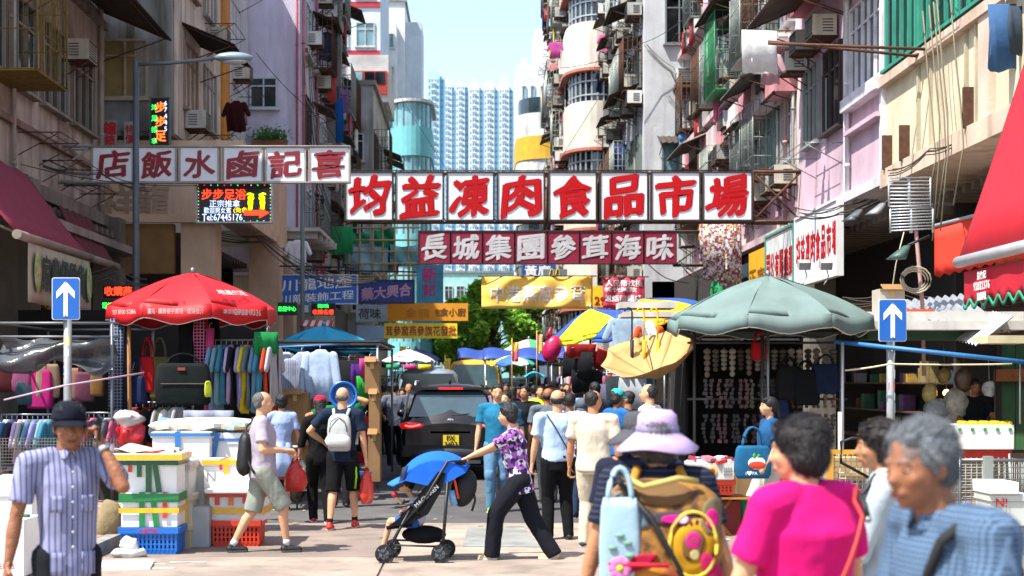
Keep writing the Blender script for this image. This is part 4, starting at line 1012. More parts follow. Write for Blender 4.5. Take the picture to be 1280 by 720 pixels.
# direction signs
def one_way(label, px, py0, py1, D, stickers):
    x = X_(px, D); th = thing('direction_sign', label, 'road sign', (x, D, .1)); zt, zb = Z_(py0, D), Z_(py1, D); w = (zt - zb) * .66
    q = MB(); q.cyl((x, D + .06, .1), (x, D + .06, zt - .1), .055, n=14); q.build('post', M('#a9adb0', rough=.5, metal=.3, var=.2, stain=.3), th)
    def rr(w, h, r):
        return [(sx * (w / 2 - r) + r * math.cos(a), sz * (h / 2 - r) + r * math.sin(a)) for sx, sz, a0 in ((1, -1, -90), (1, 1, 0), (-1, 1, 90), (-1, -1, 180)) for a in [R(a0 + 30 * i) for i in range(4)]]
    zc = (zt + zb) / 2
    pl = MB().prism(rr(w, zt - zb, .03), .012, off=(x, D - .02, zc)).build('plate', M('#d9dcde', rough=.4), th)
    MB().prism(rr(w - .022, zt - zb - .022, .025), .006, off=(x, D - .03, zc)).build('blue_field', M('#0f5bb0', rough=.35, var=.05), pl)
    k = (zt - zb) / .60
    q = MB(); q.prism([(-.03 * k, -.25 * k), (.03 * k, -.25 * k), (.03 * k, .10 * k), (.13 * k, .0 * k), (.13 * k, .1 * k), (0, .25 * k), (-.13 * k, .1 * k), (-.13 * k, 0 * k), (-.03 * k, .10 * k)], .004, off=(x, D - .036, zc)); q.build('arrow', W_, pl)
    q = MB()
    for s in (-.24, .24): q.cyl((x, D - .045, zc + s * k), (x, D - .03, zc + s * k), .01, n=8)
    q.build('bolt', STEEL, pl, kind='stuff')
    for (c, dz, h, ww) in stickers:
        q = MB(); q.box((x, D + .0 - .0, dz), (ww, .012, h)); 
        for v in q.v: v.y = D + .06 - math.sqrt(max(0, .057 ** 2 - (v.x - x) ** 2)) - .003 - (.002 if v.y < D else 0)
        q.build('sticker', M(c, rough=.6), th)
one_way('blue one way arrow sign on post with stickers at the left kerb', 83, 347, 400, 19.2, (('#e6d21c', 2.42 - .12, .12, .07), ('#cfd8dc', 2.14, .1, .06), ('#c8202c', 1.99, .05, .09), ('#2a7fc0', 1.9, .06, .09), ('#c8202c', 1.82, .04, .09)))
one_way('blue one way arrow sign on stickered post at the right kerb', 1115, 374, 427, 18.8, (('#d9c9d8', 2.1, .08, .09), ('#cdd8d8', 1.85, .12, .09), ('#d02a36', 1.69, .1, .08), ('#b9d0cf', 1.55, .1, .09), ('#d5d8d8', 1.4, .14, .1)))
# TV aerial grilles on a pole, flood lights
th = thing('grid_antenna', 'two steel grid antennas on pinkish pole in front of the cream building', 'antenna', P(1150, 470, 20.5))
q = MB(); q.path([P(1142, 252, 20.5), P(1146, 300, 20.5), P(1153, 380, 20.4), P(1155, 470, 20.4)], .03, 8); q.build('pole', M('#b08a84', rough=.7), th)
for (x0, y0, x1, y1, tl) in ((1111, 222, 1163, 258, 0), (1113, 261, 1166, 291, .03)):
    q = MB(); a, b = P(x0, y1, 20.45), P(x1, y0, 20.45)
    for sx in (0, 1):
        xx = a.x + (b.x - a.x) * sx; q.cyl((xx, a.y, a.z), (xx, a.y, b.z), .015, n=5)
    q.cyl(((a.x + b.x) / 2, a.y + .02, a.z), ((a.x + b.x) / 2, a.y + .02, b.z), .03, n=5)
    for i in range(9): z = a.z + (b.z - a.z) * i / 8; q.cyl((a.x, a.y, z + tl), (b.x, a.y, z + tl * 2), .012, n=4)
    q.build('grid_panel', ALU, th)
for i, (px, py, D, rz, l) in enumerate(((1075, 262, 23.5, .5, 'round black flood lamp pointing down left under the mauve wall'), (1104, 254, 23, -.4, 'silver flood lamp beside the grid antenna'), (1134, 307, 20.2, .8, 'green grey flood lamp on the antenna pole'))):
    c = P(px, py, D); th = thing('flood_lamp', l, 'lamp', c)
    q = MB(); q.loft([[c + V(((.05 + .06 * k) * math.cos(a) - .1 * k, (.05 + .06 * k) * math.sin(a), -.12 * k)) for a in [math.pi * j / 5 for j in range(10)]] for k in (0, 1, 1.6)]); q.build('hood', (M('#7c8288', rough=.3, metal=.6), M('#a8adb0', rough=.3, metal=.6), M('#3d5550', rough=.5))[i], th)
    q = MB(); q.cyl(c, c + V((.35, .1, .15)), .02, n=5); q.build('arm', DARKMET, th)
for i, px in enumerate((1005, 1032)):
    c = P(px, 331, 24.6); th = thing('sign_lamp', ('small grey lamp under the far end of the red lettered board', 'small grey lamp under the near end of the red lettered board')[i], 'lamp', c)
    q = MB(); q.box(c, (.2, .18, .13), rx=.4); q.build('housing', M('#a9a8a2', rough=.6, stain=.3), th); q = MB(); q.path([c, c + V((.05, 0, -.2)), c + V((-.03, 0, -.35))], .01, 4); q.build('cord', WHITE, th)
th = thing('loose_cable_coil', 'beige cable coil looped around the antenna pole foot', 'cable', P(1145, 352, 20.3))
q = MB()
for k in range(3): c = P(1143, 350, 20.3); q.path([c + V(((.16 + .03 * k) * math.cos(a), -.03 * k, (.13 + .03 * k) * math.sin(a))) for a in [2 * math.pi * i / 14 for i in range(15)]], .012, 5)
q.path([P(1130, 290, 20.4), P(1120, 330, 20.4), P(1113, 375, 20.4)], .01, 4); q.build('coil', M('#b5aa92', rough=.8), th)
# bamboo scaffold with green net
th = thing('bamboo_scaffold', 'bamboo scaffold with green and white netting beneath the turquoise building', 'scaffold', P(475, 345, 52))
q = MB(); BAM = M('#c2a878', rough=.8, var=.3)
for px in (436, 450, 465, 480, 495, 512): q.cyl(P(px, 400, 52), P(px + rnd.uniform(-2, 2), 280, 52), .04, n=5)
for py in (285, 300, 315, 330, 345): q.cyl(P(430, py, 51.9), P(525, py + rnd.uniform(-4, 4), 51.9), .035, n=5)
q.build('bamboo_poles', BAM, th, kind='stuff')
for (x0, x1, y0, y1, c) in ((432, 462, 288, 302, '#2fae7a'), (466, 494, 284, 306, '#1e9a66'), (432, 485, 306, 338, '#a9cdd6'), (488, 522, 305, 330, '#7fc3c9')):
    a, b = P(x0, y1, 52.1), P(x1, y0, 52.1)
    MB().sheet(lambda u, v: (a.x + (b.x - a.x) * u, 52.15 + .12 * math.sin(9 * u + 5 * v), a.z + (b.z - a.z) * v - .1 * math.sin(3 * u)), 10, 6, .01).build('netting', M(c, rough=.8, var=.3, scale=2), th)
# striped little awning + stop sign near blue umbrella
th = thing('striped_awning', 'red and white striped shop awning above the blue umbrella', 'awning', P(395, 410, 33))
MB().sheet(lambda u, v: (X_(378, 33) + .74 * u, 33 - .5 * v, Z_(400, 33) - .16 * v), 12, 2, .01).build('canvas', M('#c9c4be', rough=.8, pat='wstripe', col2='#b52a24'), th)
# TREE at street end
def tree(name, label, x, y, h, cw, ch, n, c1_, c2_, seed=1, trunk=.3, spread=1.0, lf=.26):
    rg = random.Random(seed); th = thing(name, label, 'tree', (x, y, 0)); cz = h - ch / 2
    q = MB(); q.path([(x, y, 0), (x + .2, y, h * .25), (x, y + .1, h * .5), (x + .1, y, h * .8)], [trunk, trunk * .8, trunk * .55, trunk * .15], 8)
    cl = []
    for i in range(int(18 * spread)):
        a = rg.uniform(0, 6.28); rr = math.sqrt(rg.random()) * cw / 2; zz = cz + rg.uniform(-.5, .5) * ch * math.sqrt(max(.05, 1 - (rr / (cw / 2)) ** 2)); p = V((x + rr * math.cos(a), y + rr * math.sin(a) * .8, zz))
        cl.append((p, rg.uniform(.10, .2) * cw * .8)); q.path([(x, y, h * rg.uniform(.25, .5)), ((x + p.x) / 2, (y + p.y) / 2, p.z - .4), p], [trunk * .3, trunk * .18, .03], 5)
    q.build('trunk', M('#4a3d30', rough=.95, var=.3), th)
    f = MB()
    for i in range(n):
        c, r = rg.choice(cl); d = V((rg.gauss(0, 1), rg.gauss(0, 1), rg.gauss(0, .8))).normalized() * r * (rg.random() ** .35)
        p = c + d; s = lf * rg.uniform(.5, 1.2); a, b = V((rg.gauss(0, 1), rg.gauss(0, 1), rg.gauss(0, .5))).normalized(), V((rg.gauss(0, 1), rg.gauss(0, 1), rg.gauss(0, 1))).normalized()
        f.m = rg.choice((0, 0, 1)); f.add([p - a * s, p + b * s * .5, p + a * s, p - b * s * .45], [(0, 1, 2, 3)], False)
    f.build('crown', [M(c1_, rough=.7, var=.3, scale=.8, spec=.3), M(c2_, rough=.7, var=.2, spec=.3)], th, kind='stuff'); return th
tree('broadleaf_tree', 'large leafy green tree closing the street end left of the tower gap', X_(606, 68), 68, Z_(332, 68), 4.4, 6.0, 26000, '#8fbc40', '#5f9430', 3, lf=.2, spread=1.8, trunk=.2)
tree('broadleaf_tree', 'rounded green tree on the right of the big tree at the street end', X_(668, 71), 71, Z_(352, 71), 3.6, 5.0, 18000, '#84b03a', '#568a2c', 5, lf=.2, spread=1.6, trunk=.18)
tree('broadleaf_tree', 'darker green tree low on the left of the street end', X_(566, 74), 74, Z_(350, 74), 4.2, 5.0, 18000, '#6a9a34', '#487a28', 8, lf=.2, trunk=.15)
# balcony plants and facade laundry
for i, (px, py, D, w, l) in enumerate(((337, 176, 40.5, 1.0, 'leafy pot plants on the ledge of the lavender end wall'), (1218, 95, 19, .3, None))):
    if not l: continue
    c = P(px, py, D); q = MB()
    for k in range(500):
        p = c + V((rnd.gauss(0, w * .28), rnd.gauss(0, .12), abs(rnd.gauss(0, .16)))); a = V((rnd.gauss(0, 1), rnd.gauss(0, 1), rnd.gauss(0, 1))).normalized() * .06; b = V((rnd.gauss(0, 1), rnd.gauss(0, 1), rnd.gauss(0, 1))).normalized() * .04
        q.add([p - a, p + b, p + a, p - b], [(0, 1, 2, 3)], False)
    th = thing('pot_plants', l, 'plant', c); q.build('leaves', M('#4f7f30', rough=.7, pat='leaf', col2='#35611f'), th, kind='stuff'); MB().box(c - V((0, 0, .08)), (w, .22, .18)).build('planter', M('#8a5a40', rough=.9), th)
L = [('towel', '#d9d9d6', 1171 - 221, 38, 27, .7, .8, 'large white sheet drying outside the red balcony'),
     ('shirt', '#c9a0a8', 962, 66, 27.6, .4, .6, 'pale pink shirt drying beside the white sheet'),
     ('towel', '#3d5f87', 1257, 5, 18.3, .42, .85, 'blue denim cloth drying at the top right corner'),
     ('towel', '#3a4654', 1277, 8, 18.1, .35, .6, 'dark denim cloth beside the blue one at the top right corner'),
     ('towel', '#1f5fa8', 424, 124, 46, .3, 1.4, 'narrow bright blue cloth hanging on the lavender building'),
     ('shirt', '#3d1518', 295, 126, 35, .5, .75, 'dark maroon shirt drying beneath the street lamp head'),
     ('shirt', '#b04a8a', 694, 52, 60, .5, .7, 'magenta shirt drying high on the far right row'),
     ('shirt', '#c05a86', 759, 42, 56, .6, 1.6, 'pink shirt drying between balcony and awning'),
     ('towel', '#2c3a63', 777, 180, 50, .9, 1.8, 'dark navy cloth drying over the big white sign'),
     ('towel', '#c8b890', 898, 272, 32, .7, 1.4, 'patterned yellowish curtain hanging under the big sign right end'),
     ('towel', '#b7a070', 912, 275, 32.3, .6, 1.5, 'second patterned ochre curtain beside the first one'),
     ('towel', '#c9b8a8', 886, 276, 32.6, .4, .9, 'short beige cloth left of the patterned curtains'),
     ('shirt', '#c9c4cc', 787, 72, 50, .6, 1.1, 'light grey shirt drying on the far right row'),
     ('shirt', '#b03a6a', 711, 140, 60, .6, 1.0, 'crimson shirt drying low on the far right row'),
     ('shirt', '#c9848a', 697, 78, 66, .7, 1.2, 'rosy shirt drying at the sky edge'),
     ('towel', '#d8d3c8', 770, 95, 50, .5, 1.0, 'off white cloth drying by the dark awning'),
     ('shirt', '#e0e0e0', 372, 300, 36, .5, .8, 'white shirt hanging above the blue agency sign'),
     ('shirt', '#35435c', 408, 40, 45, .5, .9, 'navy shirt drying on the lavender building'),
     ('towel', '#8a6fa0', 427, 112, 48, .5, .8, 'purple cloth drying on the lavender building'),
     ('towel', '#2f9a5a', 428, 283, 46, .7, .9, 'green netting cloth hung beside the scaffold')]
for kd, c, px, py, D, w, h, l in L: hang(kd, c, P(px, py, D), rnd.uniform(-.4, .4), l, w, h, cat='laundry', pat='floral' if 'patterned' in l else None, col2='#8a3a5a' if 'patterned' in l else None)

def tangle(label, pts, n, D, amp=.12):
    th = thing('cable_tangle', label, 'cable', P(*pts[0], D)); q = MB()
    for k in range(n):
        o = V((rnd.uniform(-amp, amp), 0, rnd.uniform(-amp, amp))); w = [P(x, y, D) + o + V((rnd.uniform(-amp, amp) * .5, 0, rnd.uniform(-amp, amp) * .5)) for x, y in pts]
        out = []
        for a, b in zip(w, w[1:]): out += [a.lerp(b, u / 5) - V((0, 0, .3 * u / 5 * (1 - u / 5))) for u in range(5)]
        q.path(out + [w[-1]], .009, 4)
    q.build('cables', M('#4a453e', rough=.8), th, kind='stuff')
tangle('tangle of cables under the ledge of the mauve wall', [(1000, 268), (1050, 262), (1105, 240)], 6, 25.8)
tangle('bundle of old cables looping down the lavender street face', [(384, 60), (392, 150), (400, 230), (425, 300)], 6, 41)
tangle('tangle of wires over the arcade and blue agency sign', [(255, 292), (330, 300), (400, 345), (470, 352)], 6, 33)
tangle('loose wires below the pink building near the yellow board', [(850, 330), (890, 352), (930, 345)], 5, 36)
tangle('wires hanging over the pinkish near left facade', [(0, 190), (60, 200), (130, 215), (190, 232)], 4, 26.5)
tangle('thin wires crossing the cream wall above the arrow sign', [(1112, 215), (1160, 190), (1215, 165), (1280, 140)], 4, 20.4, .05)
tangle('wires slanting across the grey white end wall', [(806, 60), (840, 90), (870, 150), (880, 210)], 5, 44.5)
tangle('cables strung along the shop fronts behind the right stalls', [(1055, 380), (1120, 372), (1190, 380), (1280, 372)], 6, 22)
tangle('cables strung along the dark shops behind the left stalls', [(0, 330), (70, 345), (140, 335), (180, 350)], 5, 24)
# ================================================================== umbrellas
def umbrella(label, px, ytop, D, rad, h, cols, n=8, tilt=(0, 0), val=.18, z0=None, name='market_umbrella', prints=(), trim=None, rot0=0, pole=True, curve=.5, group=None, pm=None):
    top = P(px, ytop, D); base = V((top.x, D, .1 if z0 is None else z0)); th = thing(name, label, 'umbrella', (0, 0, 0), 0, group)
    th.location = top
    m = Matrix.Rotation(tilt[0], 3, 'X') @ Matrix.Rotation(tilt[1], 3, 'Y')
    fb = lambda c: c if not isinstance(c, str) else M(c, rough=.75, var=.12, scale=3, spec=.3)
    def prof(t): return V((rad * t, 0, -h * (t * (1 - curve) + curve * t * t)))
    for k in range(n):
        a0, a1 = rot0 + 2 * math.pi * k / n, rot0 + 2 * math.pi * (k + 1) / n
        def fn(u, v):
            a = a0 + (a1 - a0) * u; t = max(v, .01); r = rad * t * (1 - .035 * math.sin(math.pi * u) * t); 
            r *= math.cos((a1 - a0) / 2) / math.cos((u - .5) * (a1 - a0))
            return m @ V((r * math.cos(a), r * math.sin(a), prof(t).z - .03 * math.sin(math.pi * u) * t + .008 * math.sin(9 * u + 7 * v)))
        q = MB(); q.sheet(lambda u, v: fn(u, v), 8, 9, -.006)
        g_ = put('canopy_panel', q.mesh(fb(cols[k % len(cols)])), th, (0, 0, 0), local=True)
        if val:
            q = MB(); q.sheet(lambda u, v: fn(u, 1) + m @ V((0, 0, -val * v * (1 - .12 * math.cos(2 * math.pi * u)))) + (m @ V((math.cos((a0 + a1) / 2), math.sin((a0 + a1) / 2), 0))) * .015 * v, 8, 2, .006)
            put('valance', q.mesh(fb(cols[k % len(cols)])), g_, (0, 0, 0), local=True)
            if trim:
                q = MB(); q.path([fn(u / 8, 1) + m @ V((0, 0, -val * (1 - .12 * math.cos(2 * math.pi * u / 8)))) for u in range(9)], .010, 4); put('trim', q.mesh(trim), g_, (0, 0, 0), local=True)
        q = MB(); e = fn(0, 1); q.path([m @ V((0, 0, -.02)), fn(0, .5) - V((0, 0, .02)), e - V((0, 0, .02))], .012, 4); q.cyl(m @ V((0, 0, -h * 1.15)), fn(0, .55) - V((0, 0, .02)), .008, n=4)
        put('rib', q.mesh(pm or STEEL), th, (0, 0, 0), local=True)
    if pole:
        q = MB(); q.cyl((0, 0, base.z - top.z), (0, 0, .04), .022, n=8); put('pole', q.mesh(pm or STEEL), th, (0, 0, 0), local=True)
    q = MB(); q.sph((0, 0, .03), (.04, .04, .05)); put('finial', q.mesh(pm or STEEL), th, (0, 0, 0), local=True)
    for (s_, ang, t, hh, mt, wmax) in prints:
        q = MB(); text_mb(q, s_, (0, 0, 0), hh, bold=.015, wmax=wmax)
        for v in q.v:
            aa = ang + v.x / rad; tt = t - v.z / rad * (1 if t <= 1 else 0)
            if t <= 1: p = prof(tt); v_ = V((p.x * math.cos(aa) * .995, p.x * math.sin(aa) * .995, p.z + .035))
            else: v_ = V((rad * 1.0 * math.cos(aa) , rad * 1.0 * math.sin(aa) - .022, -h - val * .5 + v.z))
            v.x, v.y, v.z = m @ v_
        put('printing', q.mesh(mt), th, (0, 0, 0), local=True)
    return th
URED = M('#c0101c', rough=.6, var=.1, spec=.4)
umbrella('large bright red market umbrella with white printing over the clothes stall', 241, 341, 20.5, 1.22, .50, [URED], 8, val=.22, rot0=R(-112), trim=W_,
         prints=[('嘉兆 · 鑽飾樓宇廣場 · 運傳推介', R(-90), 1.1, .075, W_, .78), ('專業買賣按揭中心', R(-47), 1.1, .06, W_, .7), ('2728 7336', R(-40), 1.05, .08, W_, .5), ('地產代理', R(-45), .80, .14, W_, .6), ('TST 8700 5286', R(-130), 1.1, .06, W_, .6)])
umbrella('turquoise blue market umbrella behind the hanging white shirt', 405, 407, 27, 1.05, .42, ['#1f8fb4'], 8, val=.1, rot0=.2)
umbrella('big grey green market umbrella over the right stall', 960, 345, 19.7, 1.42, .58, [M('#667c78', rough=.75, var=.2, scale=2, stain=.2)], 8, val=.2, rot0=R(-112), trim=W_)
umbrella('yellow green and blue striped umbrella tilted on the right', 738, 386, 27, .95, .40, ['#c9cf1e', '#c9cf1e', '#2f4f9f', '#2f4f9f'], 8, tilt=(.1, -.28), val=.08, rot0=.5)
umbrella('blue and orange umbrella overlapping the yellow green one', 800, 374, 25, 1.05, .40, ['#2c56a8', '#e8a21c', '#e8a21c', '#2c56a8'], 8, tilt=(.1, -.32), val=.06, rot0=R(190))
umbrella('white umbrella with coloured edge panels in the middle of the left row', 511, 437, 34, .68, .28, ['#e6e6e6', '#d8d8d8', '#dfc8cc'], 8, val=.0, rot0=.3)
for i, (px, c) in enumerate(((490, '#1f9a5a'), (512, '#c8327a'), (530, '#e2c21e'))):
    a = P(px - 7, 462, 33.3); q = MB(); q.sheet(lambda u, v: (a.x + .30 * u, 33.3 - .05 * math.sin(u * 3), a.z + .12 * v), 4, 2, .01); tag(q.build('umbrella_flap', M(c, rough=.7)), ('green cloth flap hanging at the edge of the white umbrella', 'pink cloth flap hanging at the edge of the white umbrella', 'yellow cloth flap hanging at the edge of the white umbrella')[i], 'cloth')
umbrella('violet blue umbrella behind the white umbrella', 520, 436, 40, .7, .3, ['#5a5fb0', '#5a5fb0', '#2f9a6a'], 8, val=0)
umbrella('white and pink umbrella far down the middle right', 661, 424, 40, .75, .28, ['#e8e2e4', '#d89aa0', '#4aa06a', '#e8e2e4'], 8, val=.06, tilt=(0, -.05))
umbrella('rainbow edged umbrella at the far left of the right stalls', 640, 444, 36, .6, .2, ['#e2c838', '#3a6ab8', '#e6e6e6', '#2f9a8a'], 8, val=.05)
umbrella('small turquoise parasol held above the crowd', 668, 464, 38, .3, .14, ['#3ab8cc'], 8, val=0, z0=1.4)
umbrella('purple blue umbrella far behind the crowd', 720, 436, 44, .8, .25, ['#6a4a90', '#3a5aa8'], 8, val=.05)
for i, (px0, px1, py, D, l) in enumerate(((572, 640, 446, 42, 'blue market tarpaulin roof at the left end of the crowd'), (604, 690, 447, 37, 'second blue tarpaulin roof in front of the trees'), (655, 705, 440, 46, 'distant blue tarpaulin roof behind the pink bag'))):
    a, b = P(px0, py, D), P(px1, py, D); th = thing('tarpaulin_roof', l, 'tarpaulin', ((a.x + b.x) / 2, D, a.z), group='blue tarpaulin roofs')
    MB().sheet(lambda u, v: (a.x + (b.x - a.x) * u, D + 1.6 * (v - .5), a.z + .22 - abs(v - .5) * .6 + .04 * math.sin(u * 12)), 14, 4, .01).build('sheet', M('#23469a', rough=.6, var=.25), th)
    q = MB()
    for x in (a.x + .05, b.x - .05):
        for y in (D - .75, D + .75): q.cyl((x, y, 0), (x, y, a.z), .02, n=5)
    q.build('pole', STEEL, th, kind='stuff')
# upturned tan umbrella hanging like a bowl
th = thing('upturned_umbrella', 'tan umbrella hung upside down like a bowl under the grey green one', 'umbrella', P(838, 470, 20.6))
c0 = P(818, 470, 20.6); TAN = M('#b3905a', rough=.75, var=.15, scale=3); TANP = M('#c98f62', rough=.75, var=.15)
mt = Matrix.Rotation(R(-16), 3, 'Y') @ Matrix.Rotation(R(22), 3, 'X')
for k in range(8):
    a0, a1 = 2 * math.pi * k / 8, 2 * math.pi * (k + 1) / 8
    def fn(u, v):
        a = a0 + (a1 - a0) * u; r = .72 * max(v, .02) * (1 - .02 * math.sin(math.pi * u) * v) * math.cos(math.pi / 8) / math.cos((u - .5) * math.pi / 4); return c0 + mt @ V((r * math.cos(a), r * math.sin(a), .40 * v ** 1.6 - .03 * math.sin(math.pi * u) * v + .10 * v * noise.noise(V((math.cos(a) * 1.6, math.sin(a) * 1.6, v * 1.5)))))
    MB().sheet(fn, 6, 8, .005).build('canopy_panel', TANP if k == 4 else TAN, th)
    q = MB(); q.path([fn(0, t / 6) for t in range(7)], .004, 4); q.build('rib', M('#8a6a3a'), th)
q = MB(); q.cyl(c0 + mt @ V((0, 0, -.12)), c0 + mt @ V((0, 0, .5)), .01, n=6); q.build('pole', M('#7a4a22'), th)
# umbrella handles & goods hanging over it
for i, (px, c, l) in enumerate(((805, '#f0b818', 'yellow hooked umbrella handle left of the grey green umbrella'), (822, '#f2c01c', 'second yellow hooked umbrella handle beside the first'), (790, '#141416', 'black hooked umbrella handle beside the yellow ones'))):
    p = P(px, 425, 20.9); q = MB(); q.path([p, p + V((0, 0, .35)), p + V((0, 0, .42)), p + V((-.03, 0, .47)), p + V((-.08, 0, .47)), p + V((-.11, 0, .42))], .014, 6)
    th = thing('folded_umbrella', l, 'umbrella', p); q.build('handle', M(c, rough=.4), th); q = MB(); q.cyl(p - V((0, 0, .4)), p, .02, .03); q.build('furled_canopy', M(c, rough=.7, var=.3), th)
q = MB(); q.b2(P(775, 385, 21.0), P(838, 380, 21.6)); q.b2(P(778, 396, 21.0), P(845, 392, 21.6)); tag(q.build('white_shelf_boards', M('#c9c6be', rough=.7, stain=.3)), 'stacked white boards on top of the umbrella stall', 'boards')
q = MB(); c = P(690, 436, 26.5); q.sph(c, (.17, .13, .26), 14, 10, mat=Matrix.Rotation(.4, 3, 'Y')); q.cyl(c + V((-.08, 0, .2)), c + V((-.02, 0, .4)), .05, .02)
tag(q.build('plastic_bag', M('#b81450', rough=.35, var=.3, bump=.8, bscale=6)), 'crimson plastic bag hanging from the striped umbrella', 'bag')

# ================================================================== foam boxes and crates
FOAM = M('#e9e8e4', rough=.8, var=.08, scale=5, stain=.2, stc=(.4, .36, .28)); FOAM2 = M('#c9c8c2', rough=.8, var=.15, scale=4, stain=.35, stc=(.3, .27, .2))
def foam(label, px0, px1, py0, py1, D, tapes=(), lid=True, rz=0, dep=.5, fm=None, handwriting=None, lidc=None, group='white foam boxes stacked on the left'):
    a, b = P(px0, py1, D), P(px1, py0, D); w, h = b.x - a.x, b.z - a.z; c = V(((a.x + b.x) / 2, D + dep / 2, a.z))
    th = thing('foam_box', label, 'box', c, rz, group); lh = min(.07, h * .28) if lid else 0
    def loc(mb, n, m): return put(n, mb.mesh(m), th, (0, 0, 0), local=True)
    q = MB(); e = .02; z1 = h - lh
    q.loft([[V((sx * (w / 2 - ee), sy * (dep / 2 - ee), z)) for sx, sy in ((-1, -1), (1, -1), (1, 1), (-1, 1))] for z, ee in ((0, .014), (.01, .006), (z1, .003))], True, False)
    loc(q, 'body', fm or FOAM)
    for k in range(int(w / .12)):
        x = -w / 2 + .06 + k * w / max(1, int(w / .12)); q = None
    if lid:
        q = MB(); q.loft([[V((sx * (w / 2 + ee), sy * (dep / 2 + ee), z)) for sx, sy in ((-1, -1), (1, -1), (1, 1), (-1, 1))] for z, ee in ((h - lh + .003, .006), (h - lh * .9, .012), (h - .012, .012), (h, .0))], True, False); loc(q, 'lid', fm or FOAM)
    for t in tapes:
        kind, col, pos, wd = t[:4]; q = MB(); mm = M(col, rough=.35, var=.2, scale=9, spec=.6)
        if kind == 'v':
            x = (pos - .5) * w; an = t[4] if len(t) > 4 else 0; ln = t[5] if len(t) > 5 else 1
            q.box((x, -dep / 2 - .018, h - h * ln / 2 - .0), (wd, .004, h * ln + .01), ry=an); q.box((x, 0, h + .004), (wd, dep + .04, .004))
        else:
            z = pos * h; q.box((0, -dep / 2 - .02 if z > h - lh else -dep / 2 - .019, z), (w + .03, .004, wd)); q.box((w / 2 + .015, 0, z), (.004, dep + .035, wd))
        loc(q, 'tape', mm)
    if handwriting: 
        q = MB(); text_mb(q, handwriting[0], ((handwriting[2] - .5) * w, -dep / 2 - .022, h * handwriting[3]), handwriting[1], bold=.01); loc(q, 'lettering', handwriting[4])
    return th
G_, B_, Y_, R_ = '#0f7a3c', '#2f74b8', '#e8b21c', '#d0281c'
def crate(label, px0, px1, py0, py1, D, col, dep=.42, rz=0, text=None, group=None):
    a, b = P(px0, py1, D), P(px1, py0, D); w, h = b.x - a.x, b.z - a.z; c = V(((a.x + b.x) / 2, D + dep / 2, a.z)); th = thing('plastic_crate', label, 'crate', c, rz, group)
    m = M(col, rough=.45, var=.12, scale=5); md = M(tuple(x * .35 for x in hexc(col)), rough=.6)
    q = MB()
    def fr(z, ee, t):
        x, y = w / 2 - .03 + ee, dep / 2 - .03 + ee
        q.box((0, -y, z), (2 * x, .02, t)); q.box((0, y, z), (2 * x, .02, t)); q.box((-x, 0, z), (.02, 2 * y - .02, t)); q.box((x, 0, z), (.02, 2 * y - .02, t))
    fr(h - .035, .03, .06); fr(.02, 0, .04)
    n = int(w / .045)
    for i in range(n + 1):
        x = -w / 2 + .03 + (w - .06) * i / n
        for s in (-1, 1): q.box((x, s * (dep / 2 - .02), h / 2), (.022, .012, h * .8))
    for i in range(int(dep / .045) + 1):
        y = -dep / 2 + .04 + (dep - .08) * i / int(dep / .045)
        for s in (-1, 1): q.box((s * (w / 2 - .02), y, h / 2), (.012, .022, h * .8))
    for k in range(1, 5):
        z = h * k / 5.5
        for s in (-1, 1): q.box((0, s * (dep / 2 - .021), z), (w - .06, .010, .016)); q.box((s * (w / 2 - .021), 0, z), (.010, dep - .06, .016))
    put('lattice', q.mesh(m), th, (0, 0, 0), local=True)
    q = MB(); q.box((0, 0, h * .45), (w - .1, dep - .1, h * .8)); put('inner_tub', q.mesh(md), th, (0, 0, 0), local=True)
    if text: q = MB(); text_mb(q, text, (0, -dep / 2 - .012, h - .035), .045, bold=.02, wmax=w * .6); put('lettering', q.mesh(M('#c2263c', rough=.5)), th, (0, 0, 0), local=True)
    return th
crate('blue plastic crate under the front stack of white foam boxes', 148, 223, 659, 693, 14.4, '#1668c0', text='大發行記')
foam('white foam box with green tape bands resting on the blue crate', 150, 221, 616, 660, 14.45, (('h', G_, .86, .09), ('v', G_, .38, .055), ('v', G_, .60, .055, -.12), ('h', Y_, .50, .05), ('v', R_, .78, .045, 0, .7)), rz=.03)
foam('white foam box with dark green tape, second from the top of the front stack', 149, 222, 575, 616, 14.5, (('h', '#0a5a30', .93, .06), ('v', '#0a5a30', .36, .05, 0, .5), ('v', '#0a5a30', .52, .06), ('v', '#0a5a30', .66, .055, -.15), ('v', R_, .20, .04, 0, .35)), rz=-.02)
foam('flat yellow taped foam lid with draped plastic on top of the front stack', 136, 224, 567, 576, 14.3, (('h', Y_, .5, .05),), lid=False, dep=.6, rz=.05)
q = MB(); a = P(134, 567, 14.6); q.sheet(lambda u, v: (a.x + .72 * u, a.y - .25 + .5 * v, a.z + .03 + .06 * abs(math.sin(7 * u + 3 * v)) * (1 - u) + .02 * math.sin(13 * u * v + 4)), 18, 10, .008); tag(q.build('plastic_sheet', M('#cfcfd0', rough=.3, var=.3, scale=8)), 'crumpled white plastic sheet on top of the front foam stack', 'plastic sheet')
q = MB(); q.box((P(185, 566, 14.35)), (.34, .02, .02), ry=-.15); tag(q.build('red_strip', M(R_)), 'thin red strip on the crumpled plastic sheet', 'strip')
foam('pink labelled white foam box behind the green taped ones', 222, 236, 576, 620, 14.9, (('h', '#b9a8a0', .8, .05),), dep=.6, fm=FOAM2)
foam('brownish foam box lowest behind the blue crate', 222, 238, 655, 690, 14.9, (), dep=.4, fm=M('#c9b890', rough=.8, var=.2, stain=.3))
foam('beige foam box in the middle of the side stack', 223, 240, 618, 656, 14.95, (('v', Y_, .6, .03),), dep=.4, fm=M('#d3c8b0', rough=.8, var=.2, stain=.3))
